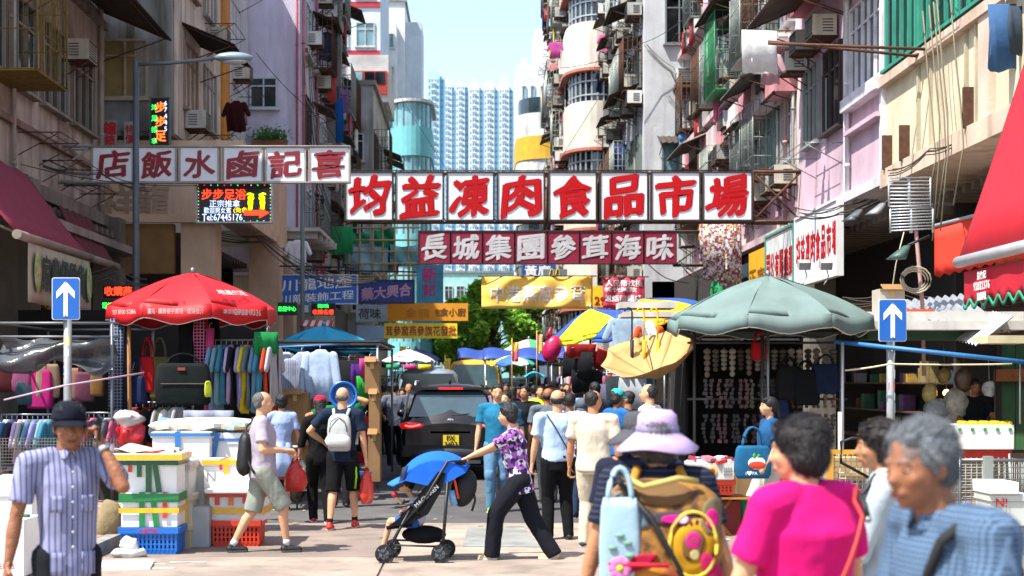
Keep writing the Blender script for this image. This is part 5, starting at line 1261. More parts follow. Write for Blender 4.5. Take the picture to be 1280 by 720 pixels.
foam('large white foam box with blue tapes at the back of the pile', 190, 262, 540, 572, 16.2, (('v', B_, .45, .06), ('h', B_, .9, .04)), dep=.5)
foam('second large white foam box with slanted blue tape at the back', 262, 333, 541, 575, 16.4, (('v', B_, .1, .06, .2), ('h', B_, .75, .03)), dep=.5)
foam('tall plain white foam box between the front stacks', 236, 256, 574, 634, 15.4, (), dep=.4, fm=FOAM2)
foam('grey white board box standing between the stacks', 238, 262, 634, 685, 15.0, (), lid=False, dep=.3, fm=M('#a9adb0', rough=.7, stain=.3))
foam('white foam box with yellow tapes on top of the right stack', 254, 322, 575, 613, 15.3, (('h', Y_, .93, .05), ('v', R_, .32, .03, 0, .3), ('v', Y_, .42, .05, 0, .45), ('v', Y_, .8, .05, 0, .3)), rz=.02, handwriting=('N', .10, .15, .45, M('#8a8a96')))
foam('white foam box with red and yellow tapes above the red crate', 262, 330, 613, 652, 15.15, (('h', R_, .86, .05), ('v', R_, .15, .05, 0, .45), ('v', '#e06a1c', .40, .05, 0, .45), ('h', Y_, .35, .06), ('v', R_, .66, .05, 0, .4)), rz=-.02)
foam('thin white foam lid in the right stack', 255, 334, 612, 617, 15.0, (), lid=False, dep=.5)
crate('red plastic crate at the bottom of the right foam stack', 263, 326, 650, 684, 15.1, '#cf3312')
foam('white foam box at the left edge behind the phone man', -15, 40, 612, 650, 13.4, (), dep=.6)
foam('white foam box with red lettering at the bottom left edge', -16, 30, 650, 722, 12.6, (), lid=False, dep=.5, handwriting=('DEBES.', .05, .5, .2, RED))
foam('pale foam box in the left edge stack above the lettered one', -18, 16, 640, 680, 12.9, (), lid=False, dep=.3, fm=FOAM2, handwriting=('0BES.', .06, .7, .15, RED))
foam('white foam box lid tray at the very left edge, topmost', -20, 42, 598, 612, 13.6, (), lid=False, dep=.6)
gb = foam('small green printed box among the left edge boxes', 16, 34, 644, 676, 12.8, (), lid=False, dep=.1, fm=M('#0f6a3c', rough=.5)); q = MB(); q.cyl((0, -.052, .16), (0, -.058, .16), .062, n=20); put('white_roundel', q.mesh(W_), gb, (0, 0, 0), local=True)
foam('white foam lid lying on the road near the phone man', 116, 182, 709, 716, 13.2, (), lid=False, dep=.55, rz=.15)
# packages on the back pile
for i in range(16):
    px = 200 + rnd.uniform(0, 118); py = 538 - rnd.uniform(0, 14) * (1 if i > 6 else .2); c = P(px, py, 16.5 + rnd.uniform(-.1, .3)); q = MB(); q.box((0, 0, .02), (rnd.uniform(.14, .3), rnd.uniform(.15, .25), rnd.uniform(.03, .06)), rz=rnd.uniform(-.6, .6), ry=rnd.uniform(-.15, .15))
    o = put('dried_food_packet', q.mesh(M(('#d8c9a8', '#e2e2e0', '#c9a05a', '#d8b8a0', '#8fb0d0')[i % 5], rough=.4, var=.4, scale=14)), None, c, label='%s packet of dried food in the heap on the back foam boxes' % ORD[i], cat='packet', group='packets heaped on the foam boxes')
q = MB(); c = P(240, 541, 16.6); q.sph(c + V((.2, .15, .08)), (.75, .25, .10), 16, 8); tag(q.build('white_packing_heap', M('#d8d2c4', rough=.8, var=.3, scale=7, bump=.8, bscale=12)), 'heap of pale packing under the packets on the back pile', 'packing')
# burlap sack, plastic bag, stone block
th = thing('burlap_sack', 'grimy beige sack slumped between phone man and front foam stack', 'sack', P(136, 682, 15.3)); q = MB(); c = P(136, 655, 15.3); q.sph(c, (.17, .16, .26), 16, 10)
for v in q.v: v += V((noise.noise(v * 6) * .05, 0, noise.noise(v * 5 + V((3, 0, 0))) * .04))
q.build('sack', M('#8a7a58', rough=.95, var=.4, scale=6, bump=.7, bscale=12), th)
th = thing('crumpled_bag', 'white crumpled plastic bag lying before the blue crate', 'bag', P(160, 696, 14.2)); q = MB(); q.sph(P(160, 691, 14.2), (.17, .1, .06), 18, 8); q.sph(P(161, 684, 14.2), (.09, .07, .09), 12, 8)
for v in q.v: v += V((noise.noise(v * 14) * .06, 0, noise.noise(v * 15) * .05))
q.build('film', M('#dedede', rough=.25, trans=.2, var=.2, bump=.6, bscale=18), th)

# ================================================================== left stalls
def frame_stall(name, label, x0, x1, y0, y1, h, m=STEEL, bars=(), top=None, r=.022, cat='stall'):
    th = thing(name, label, cat, ((x0 + x1) / 2, (y0 + y1) / 2, .1))
    for x in (x0, x1):
        for y in (y0, y1): MB().cyl((x, y, .1), (x, y, h), r, n=6).build('post', m, th)
    for z in bars:
        q = MB(); q.cyl((x0 - .1, y0, z), (x1 + .1, y0, z), r * .9, n=6); q.build('rail', m, th)
    q = MB()
    for y in (y0, y1): q.cyl((x0, y, h), (x1, y, h), r, n=6)
    for x in (x0, x1): q.cyl((x, y0, h), (x, y1, h), r, n=6)
    q.build('top_frame', m, th)
    if top: MB().b2((x0 - .05, y0 - .05, h + .03), (x1 + .05, y1 + .05, h + .06)).build('roof_sheet', top, th)
    return th
GCOL = ['#5c7f96', '#8d86b8', '#7aa0ac', '#26262c', '#c9b01c', '#5f6b70', '#3f7f98', '#c8401c', '#b59ac0', '#2a2c3a', '#7a98b8', '#a8a8ac', '#8a3a4a', '#3a4a5c', '#6a5a86', '#1e2126', '#6f8a54', '#b85a76', '#46688c', '#d0d0d4']
CN = {'#5c7f96': 'slate blue', '#8d86b8': 'lilac', '#7aa0ac': 'pale teal', '#26262c': 'black', '#c9b01c': 'yellow', '#5f6b70': 'grey', '#3f7f98': 'teal', '#c8401c': 'orange', '#b59ac0': 'mauve', '#2a2c3a': 'dark navy', '#7a98b8': 'sky blue', '#a8a8ac': 'light grey', '#8a3a4a': 'wine red', '#3a4a5c': 'steel blue', '#6a5a86': 'purple', '#1e2126': 'charcoal', '#6f8a54': 'olive green', '#b85a76': 'rose pink', '#46688c': 'denim blue', '#d0d0d4': 'whitish'}
def rack(pxa, pxb, py, D, n, where, grp, h=(.6, .8), ang=(60, 85), cols=None, dd=0, w=.48, kinds=('shirt',)):
    a, b = P(pxa, py, D), P(pxb, py, D + dd); 
    for i in range(n):
        c = (cols or GCOL)[i % len(cols or GCOL)] if cols else rnd.choice(GCOL)
        p = a.lerp(b, (i + .5) / n); hang(rnd.choice(kinds), c, p - V((0, 0, .07)), R(rnd.uniform(*ang)), '%s garment, %s from the left %s' % (CN.get(c, 'coloured'), ORD[i], where), w, rnd.uniform(*h), True, grp, cat='garment')
    th = thing('clothes_rail', 'steel clothes rail %s' % where, 'rail', a.lerp(b, .5)); q = MB(); q.cyl(a - V((.1, 0, 0)), b + V((.1, 0, 0)), .014, n=6); q.build('tube', STEEL, th)
    q = MB()
    for p in (a, b): q.cyl(p, V((p.x, p.y + .02, .1)), .016, n=6)
    q.build('leg', DARKMET, th, kind='stuff'); return th
rack(266, 347, 425, 20.2, 12, 'on the rail under the red umbrella', 'garments under the red umbrella', (.8, .95), (70, 86), ['#7a98b8', '#7aa0ac', '#3f7f98', '#b59ac0', '#1e2126', '#8d86b8', '#c9b01c', '#5f6b70', '#5c7f96', '#3f7f98', '#c8401c', '#a8a8ac'])
rack(-8, 70, 518, 19.6, 12, 'on the low rail at the left edge', 'garments on the low left rails', (.55, .7), (60, 80))
rack(108, 152, 516, 19.7, 7, 'on the low rail left of the foam boxes', 'garments on the low left rails', (.55, .7), (60, 80))
rack(158, 232, 503, 20.3, 9, 'on the low rail under the big black bag', 'garments on the low left rails', (.5, .7), (40, 75), ['#3a4a5c', '#8a3a4a', '#1e2126', '#c8401c', '#26262c', '#a8a8ac', '#6f8a54', '#d0d0d4', '#a8a8ac'])
rack(322, 352, 430, 23, 4, 'on the rail behind the red umbrella edge', 'garments behind the umbrella edge', (.8, 1.0), (20, 50), ['#a8a8ac', '#d0d0d4', '#5f6b70', '#a8a8ac'])
frame_stall('clothes_stall', 'steel framed clothes stall at the left edge behind the arrow sign', X_(-8, 19.5), X_(140, 19.5), 19.5, 22, Z_(404, 19.5), M('#6c7074', rough=.5, metal=.5), bars=(Z_(421, 19.5),))
q = MB(); q.path([P(5, 500, 19.1), P(80, 482, 19.1), P(180, 466, 19.6)], .014, 6); tag(q.build('slanting_pole', M('#b9a0b0', rough=.5)), 'thin slanting pinkish pole across the left stall', 'pole')
q = MB(); a, b = P(0, 460, 19.6), P(145, 424, 19.6)
q.sheet(lambda u, v: (a.x + (b.x - a.x) * u, 19.62 + .12 * math.sin(6 * v + 5 * u) - .1 * v, b.z - (b.z - a.z) * v * (1 + .25 * math.sin(u * 9)) + .02 * math.sin(23 * u + 4 * v)), 40, 10, .008); tag(q.build('plastic_tarpaulin', M('#5e6266', rough=.2, var=.6, scale=4, bump=.8, bscale=8, alpha=.75)), 'dusty translucent plastic sheet rolled up over the left stall', 'tarpaulin')
# mesh fence at left
th = thing('mesh_panel', 'dark wire mesh panel below the low clothes rails at left', 'mesh panel', P(60, 590, 19.2)); q = MB()
a, b = P(0, 592, 19.2), P(150, 548, 19.2)
for i in range(41): x = a.x + (b.x - a.x) * i / 40; q.cyl((x, 19.2, a.z), (x, 19.2, b.z), .005, n=3)
for i in range(12): z = a.z + (b.z - a.z) * i / 11; q.cyl((a.x, 19.2, z), (b.x, 19.2, z), .005, n=3)
q.build('wires', M('#5a554c', rough=.6), th, kind='stuff')
MB().b2((X_(-10, 19.8), 19.8, .1), (X_(150, 19.8), 20.6, .55)).build('plinth', M('#3a332c', rough=.9), th)
def bag_mb(w, h, d, handle=.3):
    q = MB(); R_ = []
    for z, k in ((0, .82), (.04, .95), (h * .5, 1.0), (h * .9, .9), (h, .78)): R_.append([V((w / 2 * k * (abs(math.cos(a)) ** .5) * (1 if math.cos(a) >= 0 else -1), d / 2 * k * (abs(math.sin(a)) ** .5) * (1 if math.sin(a) >= 0 else -1), z)) for a in [2 * math.pi * i / 16 for i in range(16)]])
    q.loft(R_); s = MB()
    for y in (-d * .2, d * .2): s.path([(w * .28 * math.cos(a) * 1, y, h * .95 + handle * math.sin(a)) for a in [math.pi * i / 10 for i in range(11)]], .012, 5)
    return q, s
def bag(label, px, pytop, D, w, h, d, col, rz=0, handle=.3, pat=None, col2=None, name='handbag', group=None, sc=None):
    c = P(px, pytop, D) - V((0, 0, h)); th = thing(name, label, 'bag', c, rz, group); q, s = bag_mb(w, h, d, handle); put('pouch', q.mesh(fab(col, pat, col2)), th, local=True); put('strap', s.mesh(fab(col)), th, local=True); return th
for px, py, w, h, c, l in ((27, 462, .3, .32, '#8a4a70', 'dusky pink hanging bag at the left end of the stall'), (50, 462, .42, .55, '#a8206a', 'magenta hanging handbag in the left stall'), (60, 455, .34, .48, '#8d7c66', 'beige shoulder bag beside the magenta bag'), (33, 476, .3, .34, '#2f4a50', 'dark teal hanging bag in the left stall'), (94, 460, .22, .45, '#8d6a58', 'tan frilled bag behind the arrow sign post'), (106, 465, .3, .42, '#6a3e50', 'plum coloured hanging bag behind the sign post'), (12, 455, .3, .4, '#4a1a1e', 'dark red bag hanging at the very left'), (122, 460, .2, .4, '#7a5a30', 'mustard brown bag left of the plaid cloth'), (172, 470, .3, .4, '#1f2a50', 'navy bag hanging under the red umbrella'), (185, 446, .26, .5, '#a0181e', 'red hanging bag under the red umbrella left side'), (200, 446, .3, .6, '#55502c', 'olive hanging bag next to the red bag')):
    bag(l, px, py, 20.1, w, h, .14, c, rnd.uniform(-.4, .4))
th = bag('large black briefcase bag hanging open under the red umbrella', 229, 454, 19.5, .78, .58, .16, '#141a1a', R(8), .16, name='briefcase'); q = MB(); q.box((-.02, -.087, .50), (.10, .01, .04)); put('emblem', q.mesh(M('#8a3a2a')), th, local=True); q = MB(); q.box((0, -.088, .3), (.6, .008, .012)); put('zip', q.mesh(M('#6a5a52')), th, local=True)
hang('towel', '#1e2c4a', P(146, 398, 19.9), .3, 'blue and grey plaid cloth hanging by the wooden post', .2, 1.25, pat='check', col2='#7a8696', cat='cloth')
hang('towel', '#23324e', P(155, 398, 20), .1, 'dark blue cloth hanging beside the plaid cloth', .12, 1.3, cat='cloth')
hang('towel', '#101012', P(233, 388, 20.1), 0, 'long black trousers hanging from the red umbrella centre', .22, .85, cat='cloth')
hang('towel', '#1a1216', P(250, 388, 20.0), 0, 'black and pink checked strip hanging under the red umbrella', .16, .8, pat='check', col2='#c86a90', cat='cloth')
hang('towel', '#c8467e', P(262, 410, 20.05), .5, 'long pink cloth hanging beside the black bag', .12, 1.2, cat='cloth')
hang('towel', '#0f0f12', P(268, 388, 20.3), 0, 'black cloth hanging on the right of the pink strip', .16, .5, cat='cloth')
q = MB(); q.cyl(P(161, 397, 19.9), P(163, 600, 19.9), .03, n=6); tag(q.build('wooden_post', M('#9a6a3a', rough=.8)), 'thin wooden post under the left rim of the red umbrella', 'post')
t = thing('carrier_bag', 'red and white carrier bag in the left stall below the plaid cloth', 'bag', P(164, 560, 18.8)); q = MB(); q.sph(P(164, 540, 18.8), (.19, .12, .18), 20, 12); q.m = 1; q.sph(P(160, 524, 18.78), (.19, .13, .10), 16, 8)
for v in q.v: v += V((noise.noise(v * 9) * .11, noise.noise(v * 12) * .05, noise.noise(v * 10 + V((4, 4, 4))) * .09))
q.build('bag_body', [M('#b81c28', rough=.35, var=.3), M('#b9b4b4', rough=.3, var=.3)], t)
bag('small yellow square tag bag beside the black briefcase', 260, 478, 19.35, .1, .2, .03, '#b8c23a', .5, .02, name='pouch_bag')
q = MB(); q.sheet(lambda u, v: (X_(230, 17.6) + .62 * u, 17.6 + .04 * math.sin(u * 12), Z_(513, 17.6) - .3 * v), 12, 4, .02); tag(q.build('grey_cloth', fab('#8a90a0')), 'light grey cloth draped on the table behind the foam boxes', 'cloth')
tag(MB().b2((X_(150, 20.6), 20.8, .1), (X_(345, 20.6), 22.5, .8)).build('stall_counter', M('#2a2624', rough=.9, var=.4)), 'low dark counter deep beneath the red umbrella', 'counter')
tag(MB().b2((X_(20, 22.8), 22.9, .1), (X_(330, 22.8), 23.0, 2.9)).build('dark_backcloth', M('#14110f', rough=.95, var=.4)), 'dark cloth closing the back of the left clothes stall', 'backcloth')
# second stall with shirts, cardboard
sh2 = frame_stall('shirt_stall', 'stall with hanging shirts and cardboard sheets beneath the turquoise umbrella', X_(345, 22), X_(472, 22), 22, 26, Z_(430, 22), M('#8a8d90', rough=.5, metal=.5), top=M('#33423e', rough=.7, stain=.3))
q = MB(); q.cyl(P(346, 434, 21.9), P(440, 430, 22), .02, n=6); q.build('blue_pole', M('#3a7ab0', rough=.5), sh2)
hang('shirt', '#a9bcd6', P(400, 437, 21.3), -.15, 'long sleeved pale blue shirt hanging at the front of the shirt stall', .5, .75, .55, cat='shirt')
for px, D, c, l in ((377, 21.9, '#8e9ab8', 'bluish checked shirt hanging left of the pale blue one'), (357, 22, '#9fb0cc', 'grey blue striped shirt hanging at the left of the shirt stall'), (364, 21.7, '#7c86a0', 'lavender striped shirt between the two pale shirts')):
    hang('shirt', c, P(px, 440 + (8 if px == 364 else 0), D), R(rnd.uniform(-30, 30)), l, .5, .85, .4, pat='stripe', col2='#c4c8d6', cat='shirt')
hang('shirt', '#131316', P(352, 436, 22.3), .2, 'black top hanging at the left end of the shirt stall', .4, .5, cat='shirt')
for px, c, l in ((436, '#17171a', 'black glossy cloth hanging behind the blue basin'), (451, '#4a2070', 'purple scarf hanging at the right of the shirt stall'), (458, '#2f9a3a', 'bright green scarf hanging by the cardboard'), (450, '#0f0f12', 'dark leather trousers hanging at the stall corner'), (457, '#8a1a2a', 'dark red cloth low at the stall corner'), (462, '#a83a80', 'pink purple scarf by the tall cardboard')):
    hang('towel', c, P(px, {436: 450, 451: 455, 458: 470, 450: 490, 457: 520, 462: 448}[px], 21.6), R(rnd.uniform(-30, 30)), l, .3 if px != 436 else .6, {436: 1.0, 451: .45, 458: .35, 450: .9, 457: .7, 462: .3}[px], cat='cloth')
CARD = M('#8f6c44', rough=.85, var=.2, scale=3, stain=.2); CARDD = M('#8f6a40', rough=.85, var=.25, scale=3)
def cardboard(label, px0, px1, py0, py1, D, dep=.4, m=CARD, rz=0, txt=None):
    a, b = P(px0, py1, D), P(px1, py0, D); w, h = b.x - a.x, b.z - a.z; th = thing('cardboard_box', label, 'box', ((a.x + b.x) / 2, D + dep / 2, a.z), rz, 'cardboard boxes at the left stalls')
    q = MB(); q.box((0, 0, h / 2), (w, dep, h)); put('body', q.mesh(m), th, local=True)
    q = MB(); q.box((0, 0, h + .003), (w * .96, .06, .004)); q.box((0, -dep / 2 - .003, h - .06), (.06, .004, .12)); put('tape', q.mesh(M('#c2a46a', rough=.3)), th, local=True)
    q = MB(); q.box((0, -dep / 2 - .012, h - .012), (w, .02, .02)); q.box((-w * .1, -dep / 2 - .09, h + .02), (w * .8, .17, .008), rx=.5); put('flap', q.mesh(CARDD), th, local=True)
    if txt: q = MB(); text_mb(q, txt, (0, -dep / 2 - .004, h * .3), .08, bold=.01, wmax=w * .8); put('lettering', q.mesh(M('#4a3018')), th, local=True)
    return th
cardboard('upright cardboard box beside the white shirt, left of the basin', 352, 385, 491, 556, 21.0, txt='L + 箱')
cardboard('lower cardboard box behind the red cap woman', 352, 392, 556, 600, 20.8)
cardboard('tall narrow cardboard stack top piece at the stall corner', 456, 474, 451, 491, 21.4)
cardboard('middle piece of the tall cardboard stack at the stall corner', 461, 474.5, 491, 540, 21.3)
cardboard('bottom piece of the tall cardboard stack at the stall corner', 460, 475, 541, 602, 21.2)
cardboard('cardboard box low behind the grey shirt man', 340, 353, 495, 560, 21.2)
# plastic stool/table legs
th = thing('folding_table', 'small white folding table behind the checked dress woman', 'table', P(362, 560, 19.5)); q = MB(); q.b2(P(335, 560, 19.4), P(375, 557, 20)); q.build('top', WHITE, th)
for px in (340, 372):
    for y in (19.45, 19.9): q = MB(); q.cyl(V((X_(px, 19.5), y, .0)), V((X_(px, 19.5), y, Z_(560, 19.5))), .014, n=5); q.build('leg', STEEL, th)
hang('towel', '#1d7a40', P(334, 415, 20), .4, 'dark green cloth tied at the right rim of the red umbrella', .35, .3, cat='cloth')
# far left row goods beyond the stall
for i in range(6):
    D = 27 + i * 4.2
    th = frame_stall('market_stall', '%s market stall beyond the cardboard stack on the left' % ORD[i], -3.9 - .0 * i, -2.6 + .02 * i, D, D + 3, 2.25, bars=(1.9,), top=M(('#2e5a50', '#7a2430', '#2a4a8a', '#8a8474', '#3a6a4a', '#6a5a8a')[i], rough=.7, var=.3)); th['group'] = 'market stalls down the left side'
    for k in range(6): q = MB(); q.b2((-3.9, D + .3, .5), (-2.6, D + 2.8, .95)) if k == 0 else q.box((-3.2 + rnd.uniform(-.5, .5), D + .4 + k * .4, 1.05 + rnd.uniform(0, .1)), (.3, .3, .25)); q.build('goods', M(rnd.choice(('#7a3a3a', '#c9a03a', '#4a6a8a', '#c9c4b8', '#5a2a5a')), rough=.8, var=.4, scale=8), th)
    for k in range(4): hang('shirt', rnd.choice(GCOL), V((-2.62, D + .3 + k * .7, 1.85)), R(rnd.uniform(60, 110)), 'small garment, %s along the %s far left stall' % (ORD[k], ORD[i]), .45, .7, cat='garment', group='garments on the far left stalls')
for i in range(6):
    D = 25 + i * 4.5
    th = frame_stall('market_stall', '%s market stall beyond the upturned umbrella on the right' % ORD[i], 3.2 - .1 * i, 4.6, D, D + 3.2, 2.3, bars=(1.95,), top=M(('#3a4a5a', '#23469a', '#7a2a4a', '#2a6a5a', '#8a8474', '#b8902a')[i], rough=.7, var=.3)); th['group'] = 'market stalls down the right side'
    for k in range(6): q = MB(); q.b2((3.2 - .1 * i, D + .3, .5), (4.5, D + 3, .95)) if k == 0 else q.box((3.7 + rnd.uniform(-.5, .4), D + .4 + k * .4, 1.05 + rnd.uniform(0, .1)), (.3, .3, .25)); q.build('goods', M(rnd.choice(('#7a3a3a', '#c9a03a', '#4a6a8a', '#c9c4b8', '#5a2a5a', '#a02a6a')), rough=.8, var=.4, scale=8), th)
    for k in range(4): hang('shirt', rnd.choice(GCOL + ['#c02a3a', '#d06a9a']), V((3.15 - .1 * i, D + .3 + k * .75, 1.9)), R(rnd.uniform(60, 110)), 'small garment, %s along the %s far right stall' % (ORD[k], ORD[i]), .45, .75, cat='garment', group='garments on the far right stalls')

# ================================================================== right stalls
sr = frame_stall('accessory_stall', 'dark stall full of hanging accessories beneath the grey green umbrella', X_(868, 20.2), X_(1050, 20.2), 20.2, 22.6, 2.45, M('#4a4644', rough=.6), bars=(2.3, 1.5), top=M('#2c2a28', rough=.9))
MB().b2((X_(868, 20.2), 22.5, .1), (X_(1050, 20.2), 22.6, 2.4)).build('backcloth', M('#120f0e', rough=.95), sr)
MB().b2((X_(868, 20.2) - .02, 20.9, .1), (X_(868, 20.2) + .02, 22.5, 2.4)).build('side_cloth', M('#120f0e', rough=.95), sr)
SOCK_SHADED = ['#6e6458', '#50473e', '#7f776a', '#8a8276', '#3f352e', '#675a4e', '#7a7266', '#5f584e']  # sock colours darkened to stand in for shade under the umbrella
for i in range(16):
    px = 884 + i * 10.5; c = P(px, 434, 20.0); kd = i % 3; h = rnd.uniform(.28, .42); q = MB()
    for k in range(5): q.sph(c - V((0, 0, .06 + k * h / 5)), (.055 - .004 * k, .04, h / 9), 10, 6)
    q.cyl(c, c - V((0, 0, .06)), .005, n=3); tag(q.build('sock_bundle', fab(SOCK_SHADED[i % 8])), '%s sock bundle, %s from the left in the accessory stall' % (('cream', 'brown', 'pale')[kd], ORD[i]), 'socks', 'sock bundles in the accessory stall', kind=None)
for i in range(20):
    for j in range(2):
        px = 882 + i * 8.4; c = P(px + rnd.uniform(-2, 2), 476 + j * 44, 20.1 + .2 * j); q = MB(); h = .42; z = 0; col = rnd.choice(('#2a2220', '#5a3a30', '#4a2830', '#2a2a30', '#5a4e3c', '#1a1a1e', '#3a3436', '#403028'))
        for k in range(7): q.box(c + V((rnd.uniform(-.02, .02), 0, -k * .06)), (rnd.uniform(.03, .07), .03, .05), ry=rnd.uniform(-.5, .5))
        tag(q.build('trinket_string', M(col, rough=.5, var=.4, scale=15)), 'string of small dark trinkets, %s in the %s row of the accessory stall' % (ORD[i], ('upper', 'lower')[j]), 'trinkets', 'trinket strings in the accessory stall')
for px, py, h, c, l in ((948, 428, .25, '#b01a24', 'small bright red pouch hanging at the umbrella rim'), (1008, 462, .5, '#101318', 'black backpack hanging at the right of the accessory stall'), (1032, 455, .42, '#14203a', 'dark blue bag hanging right of the black backpack'), (986, 458, .46, '#16181a', 'black satchel hanging left of the black backpack'), (970, 500, .5, '#1b2a4a', 'navy bag hung low in the accessory stall')):
    bag(l, px, py, 19.9, .2 if h < .3 else .38, h, .15, c, rnd.uniform(-.3, .3), .15)
for px, py0, py1, D, r, m, l in ((953, 420, 640, 19.6, .025, M('#3a3836', rough=.5), 'dark pole of the right stall front'), (1053, 428, 600, 18.9, .022, ALU, 'thin silver upright right of the umbrella'), (1050, 515, 640, 18.0, .026, M('#d8d2c8', rough=.6), 'short white post before the cage trolley'), (1244, 448, 545, 19.5, .012, DARKMET, 'thin dark hanging rod at the food counter'), (1275, 450, 530, 19.0, .012, ALU, 'thin steel rod at the right edge')):
    q = MB(); q.cyl(P(px, py0, D), P(px, py1, D), r, n=8); tag(q.build('pole', m), l, 'pole')
q = MB(); q.cyl(P(1043, 427, 19), P(1285, 453, 18.2), .03, n=8); tag(q.build('blue_pole', M('#2a6fa8', rough=.5)), 'long blue pole sloping across the right stalls', 'pole')
wire('pale rope tied between silver upright and the shops', [P(1056, 463, 18.9), P(1112, 455, 18.6), P(1265, 455, 18.6)], .012, M('#c9c0a0', rough=.8), 'rope', sag=.01)
th = thing('sheet_metal_roof', 'layered white boards and corrugated metal roof behind the right arrow sign', 'roof', P(1150, 412, 20)); q = MB()
q.b2(P(1072, 402, 19.6), P(1228, 396, 21.2)); q.b2(P(1080, 412, 19.3), P(1236, 407, 21)); q.build('white_board', M('#c8c6c0', rough=.7, stain=.35), th)
a, b = P(1162, 402, 19.5), P(1262, 385, 19.5); q = MB(); q.sheet(lambda u, v: (a.x + (b.x - a.x) * u, 19.5 + 1.8 * v, a.z - .15 * (1 - v) * 0 + .35 * v + .12 * u + .03 * math.cos(u * 60) - .25 * (1 - v) * u), 60, 3, .012, False); q.build('corrugated_sheet', M('#a8aeb2', rough=.5, metal=.5, stain=.3), th)
a, b = P(1222, 432, 18.9), P(1268, 396, 18.9); q = MB(); q.sheet(lambda u, v: (a.x + (b.x - a.x) * u, 18.9 + .8 * v, a.z + (b.z - a.z) * u + .1 * v + .02 * math.cos(v * 40)), 10, 24, .01, False); q.build('bent_sheet', M('#b9bcbe', rough=.5, metal=.4, stain=.3), th)
MB().b2(P(1085, 424, 19.8), P(1215, 413, 20.5)).build('green_beam', M('#1f4a38', rough=.8), th)
q = MB(); q.b2(P(1235, 429, 18.6), P(1268, 421, 19.2)); q.build('cream_board', M('#c9c09a', rough=.8), th)
crate('orange red plastic tub on the white boards behind the arrow sign', 1132, 1166, 386, 400, 19.7, '#e0481c', dep=.5)
cardboard('beige cardboard carton on the boards behind the arrow sign', 1100, 1131, 361, 396, 20.0, .4, M('#b8b0a0', rough=.8, stain=.3))['group'] = 'cartons'
th = thing('bare_bulb', 'glowing bare bulb hanging in the dark shop on the right', 'lamp', P(1183, 490, 21)); q = MB(); q.sph(P(1183, 491, 21), .05, 12, 8); q.build('glass_bulb', M('#ffb45a', emit=9, var=0), th); q = MB(); q.cyl(P(1183, 487, 21), P(1183, 440, 21), .006, n=4); q.build('cord', BLACK, th)
for i, (px, py, c, s) in enumerate(((1162, 492, '#b8a060', .12), (1195, 505, '#b0a898', .2), (1170, 515, '#9aa0a0', .18), (1236, 487, '#c8ccc8', .1), (1205, 475, '#5a4030', .14), (1180, 470, '#8a7030', .1), (1190, 528, '#a8a090', .16), (1176, 545, '#6a7a8a', .16))):
    q = MB(); p = P(px, py, 20.6); q.sph(p, (s, s * .6, s * 1.2), 10, 7); q.cyl(p, p + V((0, 0, .5)), .005, n=3)
    for v in q.v: v += V((noise.noise(v * 9) * .04, 0, noise.noise(v * 8) * .04))
    tag(q.build('hanging_bundle', M(c, rough=.4, var=.5, scale=12)), '%s wrapped bundle hanging around the bare bulb' % ORD[i], 'bundle', 'bundles hanging around the bulb')
q = MB(); q.b2(P(1195, 640, 19.5), P(1290, 562, 20.4)); cu_ = thing('food_counter', 'food counter with red front at the right edge', 'counter', P(1240, 640, 19.5)); q.build('base', M('#7a6a58', rough=.8, stain=.3), cu_)
MB().b2(P(1196, 575, 19.4), P(1262, 561, 19.48)).build('red_strip', M('#b8281c', rough=.5), cu_)
c_ = foam('white foam tray with green dots on the food counter', 1196, 1268, 531, 562, 19.2, (), lid=False, dep=.6, group='food counter boxes')
for i in range(5): q = MB(); q.cyl((-.35 + i * .17, -.305, .27), (-.35 + i * .17, -.312, .27), .025, n=10); put('green_dot', q.mesh(M('#1f9a4a')), c_, local=True)
for i in range(9):
    q = MB(); c = P(1203 + i * 6.8, 529 + (i % 2), 19.4); q.cyl(c - V((.0, .15, 0)), c + V((0, .15, 0)), .035, n=8); tag(q.build('corn_cob', M('#e0b81c', rough=.6, var=.3, scale=40)), '%s yellow corn piece on the white foam tray' % ORD[i], 'corn', 'yellow corn pieces on the counter')
def cage(label, px0, px1, py0, py1, D, dep, m, solid=None, handle=True):
    a, b = P(px0, py1, D), P(px1, py0, D); th = thing('cage_trolley', label, 'trolley', ((a.x + b.x) / 2, D, a.z)); 
    q = MB(); w = b.x - a.x; h = b.z - a.z; n = max(4, int(w / .055))
    for y in (D, D + dep):
        for i in range(n + 1): q.cyl((a.x + w * i / n, y, a.z), (a.x + w * i / n, y, b.z), .005, n=3)
        for i in range(int(h / .06) + 1): q.cyl((a.x, y, a.z + .06 * i), (b.x, y, a.z + .06 * i), .005, n=3)
    for x in (a.x, b.x):
        for i in range(int(dep / .06) + 1): q.cyl((x, D + .06 * i, a.z), (x, D + .06 * i, b.z), .005, n=3)
    q.build('wire_mesh', m, th, kind='stuff')
    q = MB()
    for x in (a.x, b.x):
        for y in (D, D + dep): q.cyl((x, y, a.z), (x, y, b.z + .04), .016, n=6)
    q.cyl((a.x, D, b.z), (b.x, D, b.z), .016, n=6); q.cyl((a.x, D, a.z), (b.x, D, a.z), .016, n=6); q.build('frame', STEEL, th, kind='stuff')
    if handle: q = MB(); q.path([(b.x - .05, D - .02, b.z - .3), (b.x - .42, D - .05, b.z - .1), (b.x - .42, D - .05, b.z + .12), (b.x - .3, D - .05, b.z + .16), (b.x, D - .05, b.z + .14)], .018, 6); q.build('handle', BLACK, th)
    return th
WIRE = M('#b8b2a4', rough=.5, metal=.3)
cg = cage('wire cage trolley with yellow wooden rim and yellow fruit', 1036, 1099, 566, 640, 15.2, .6, WIRE)
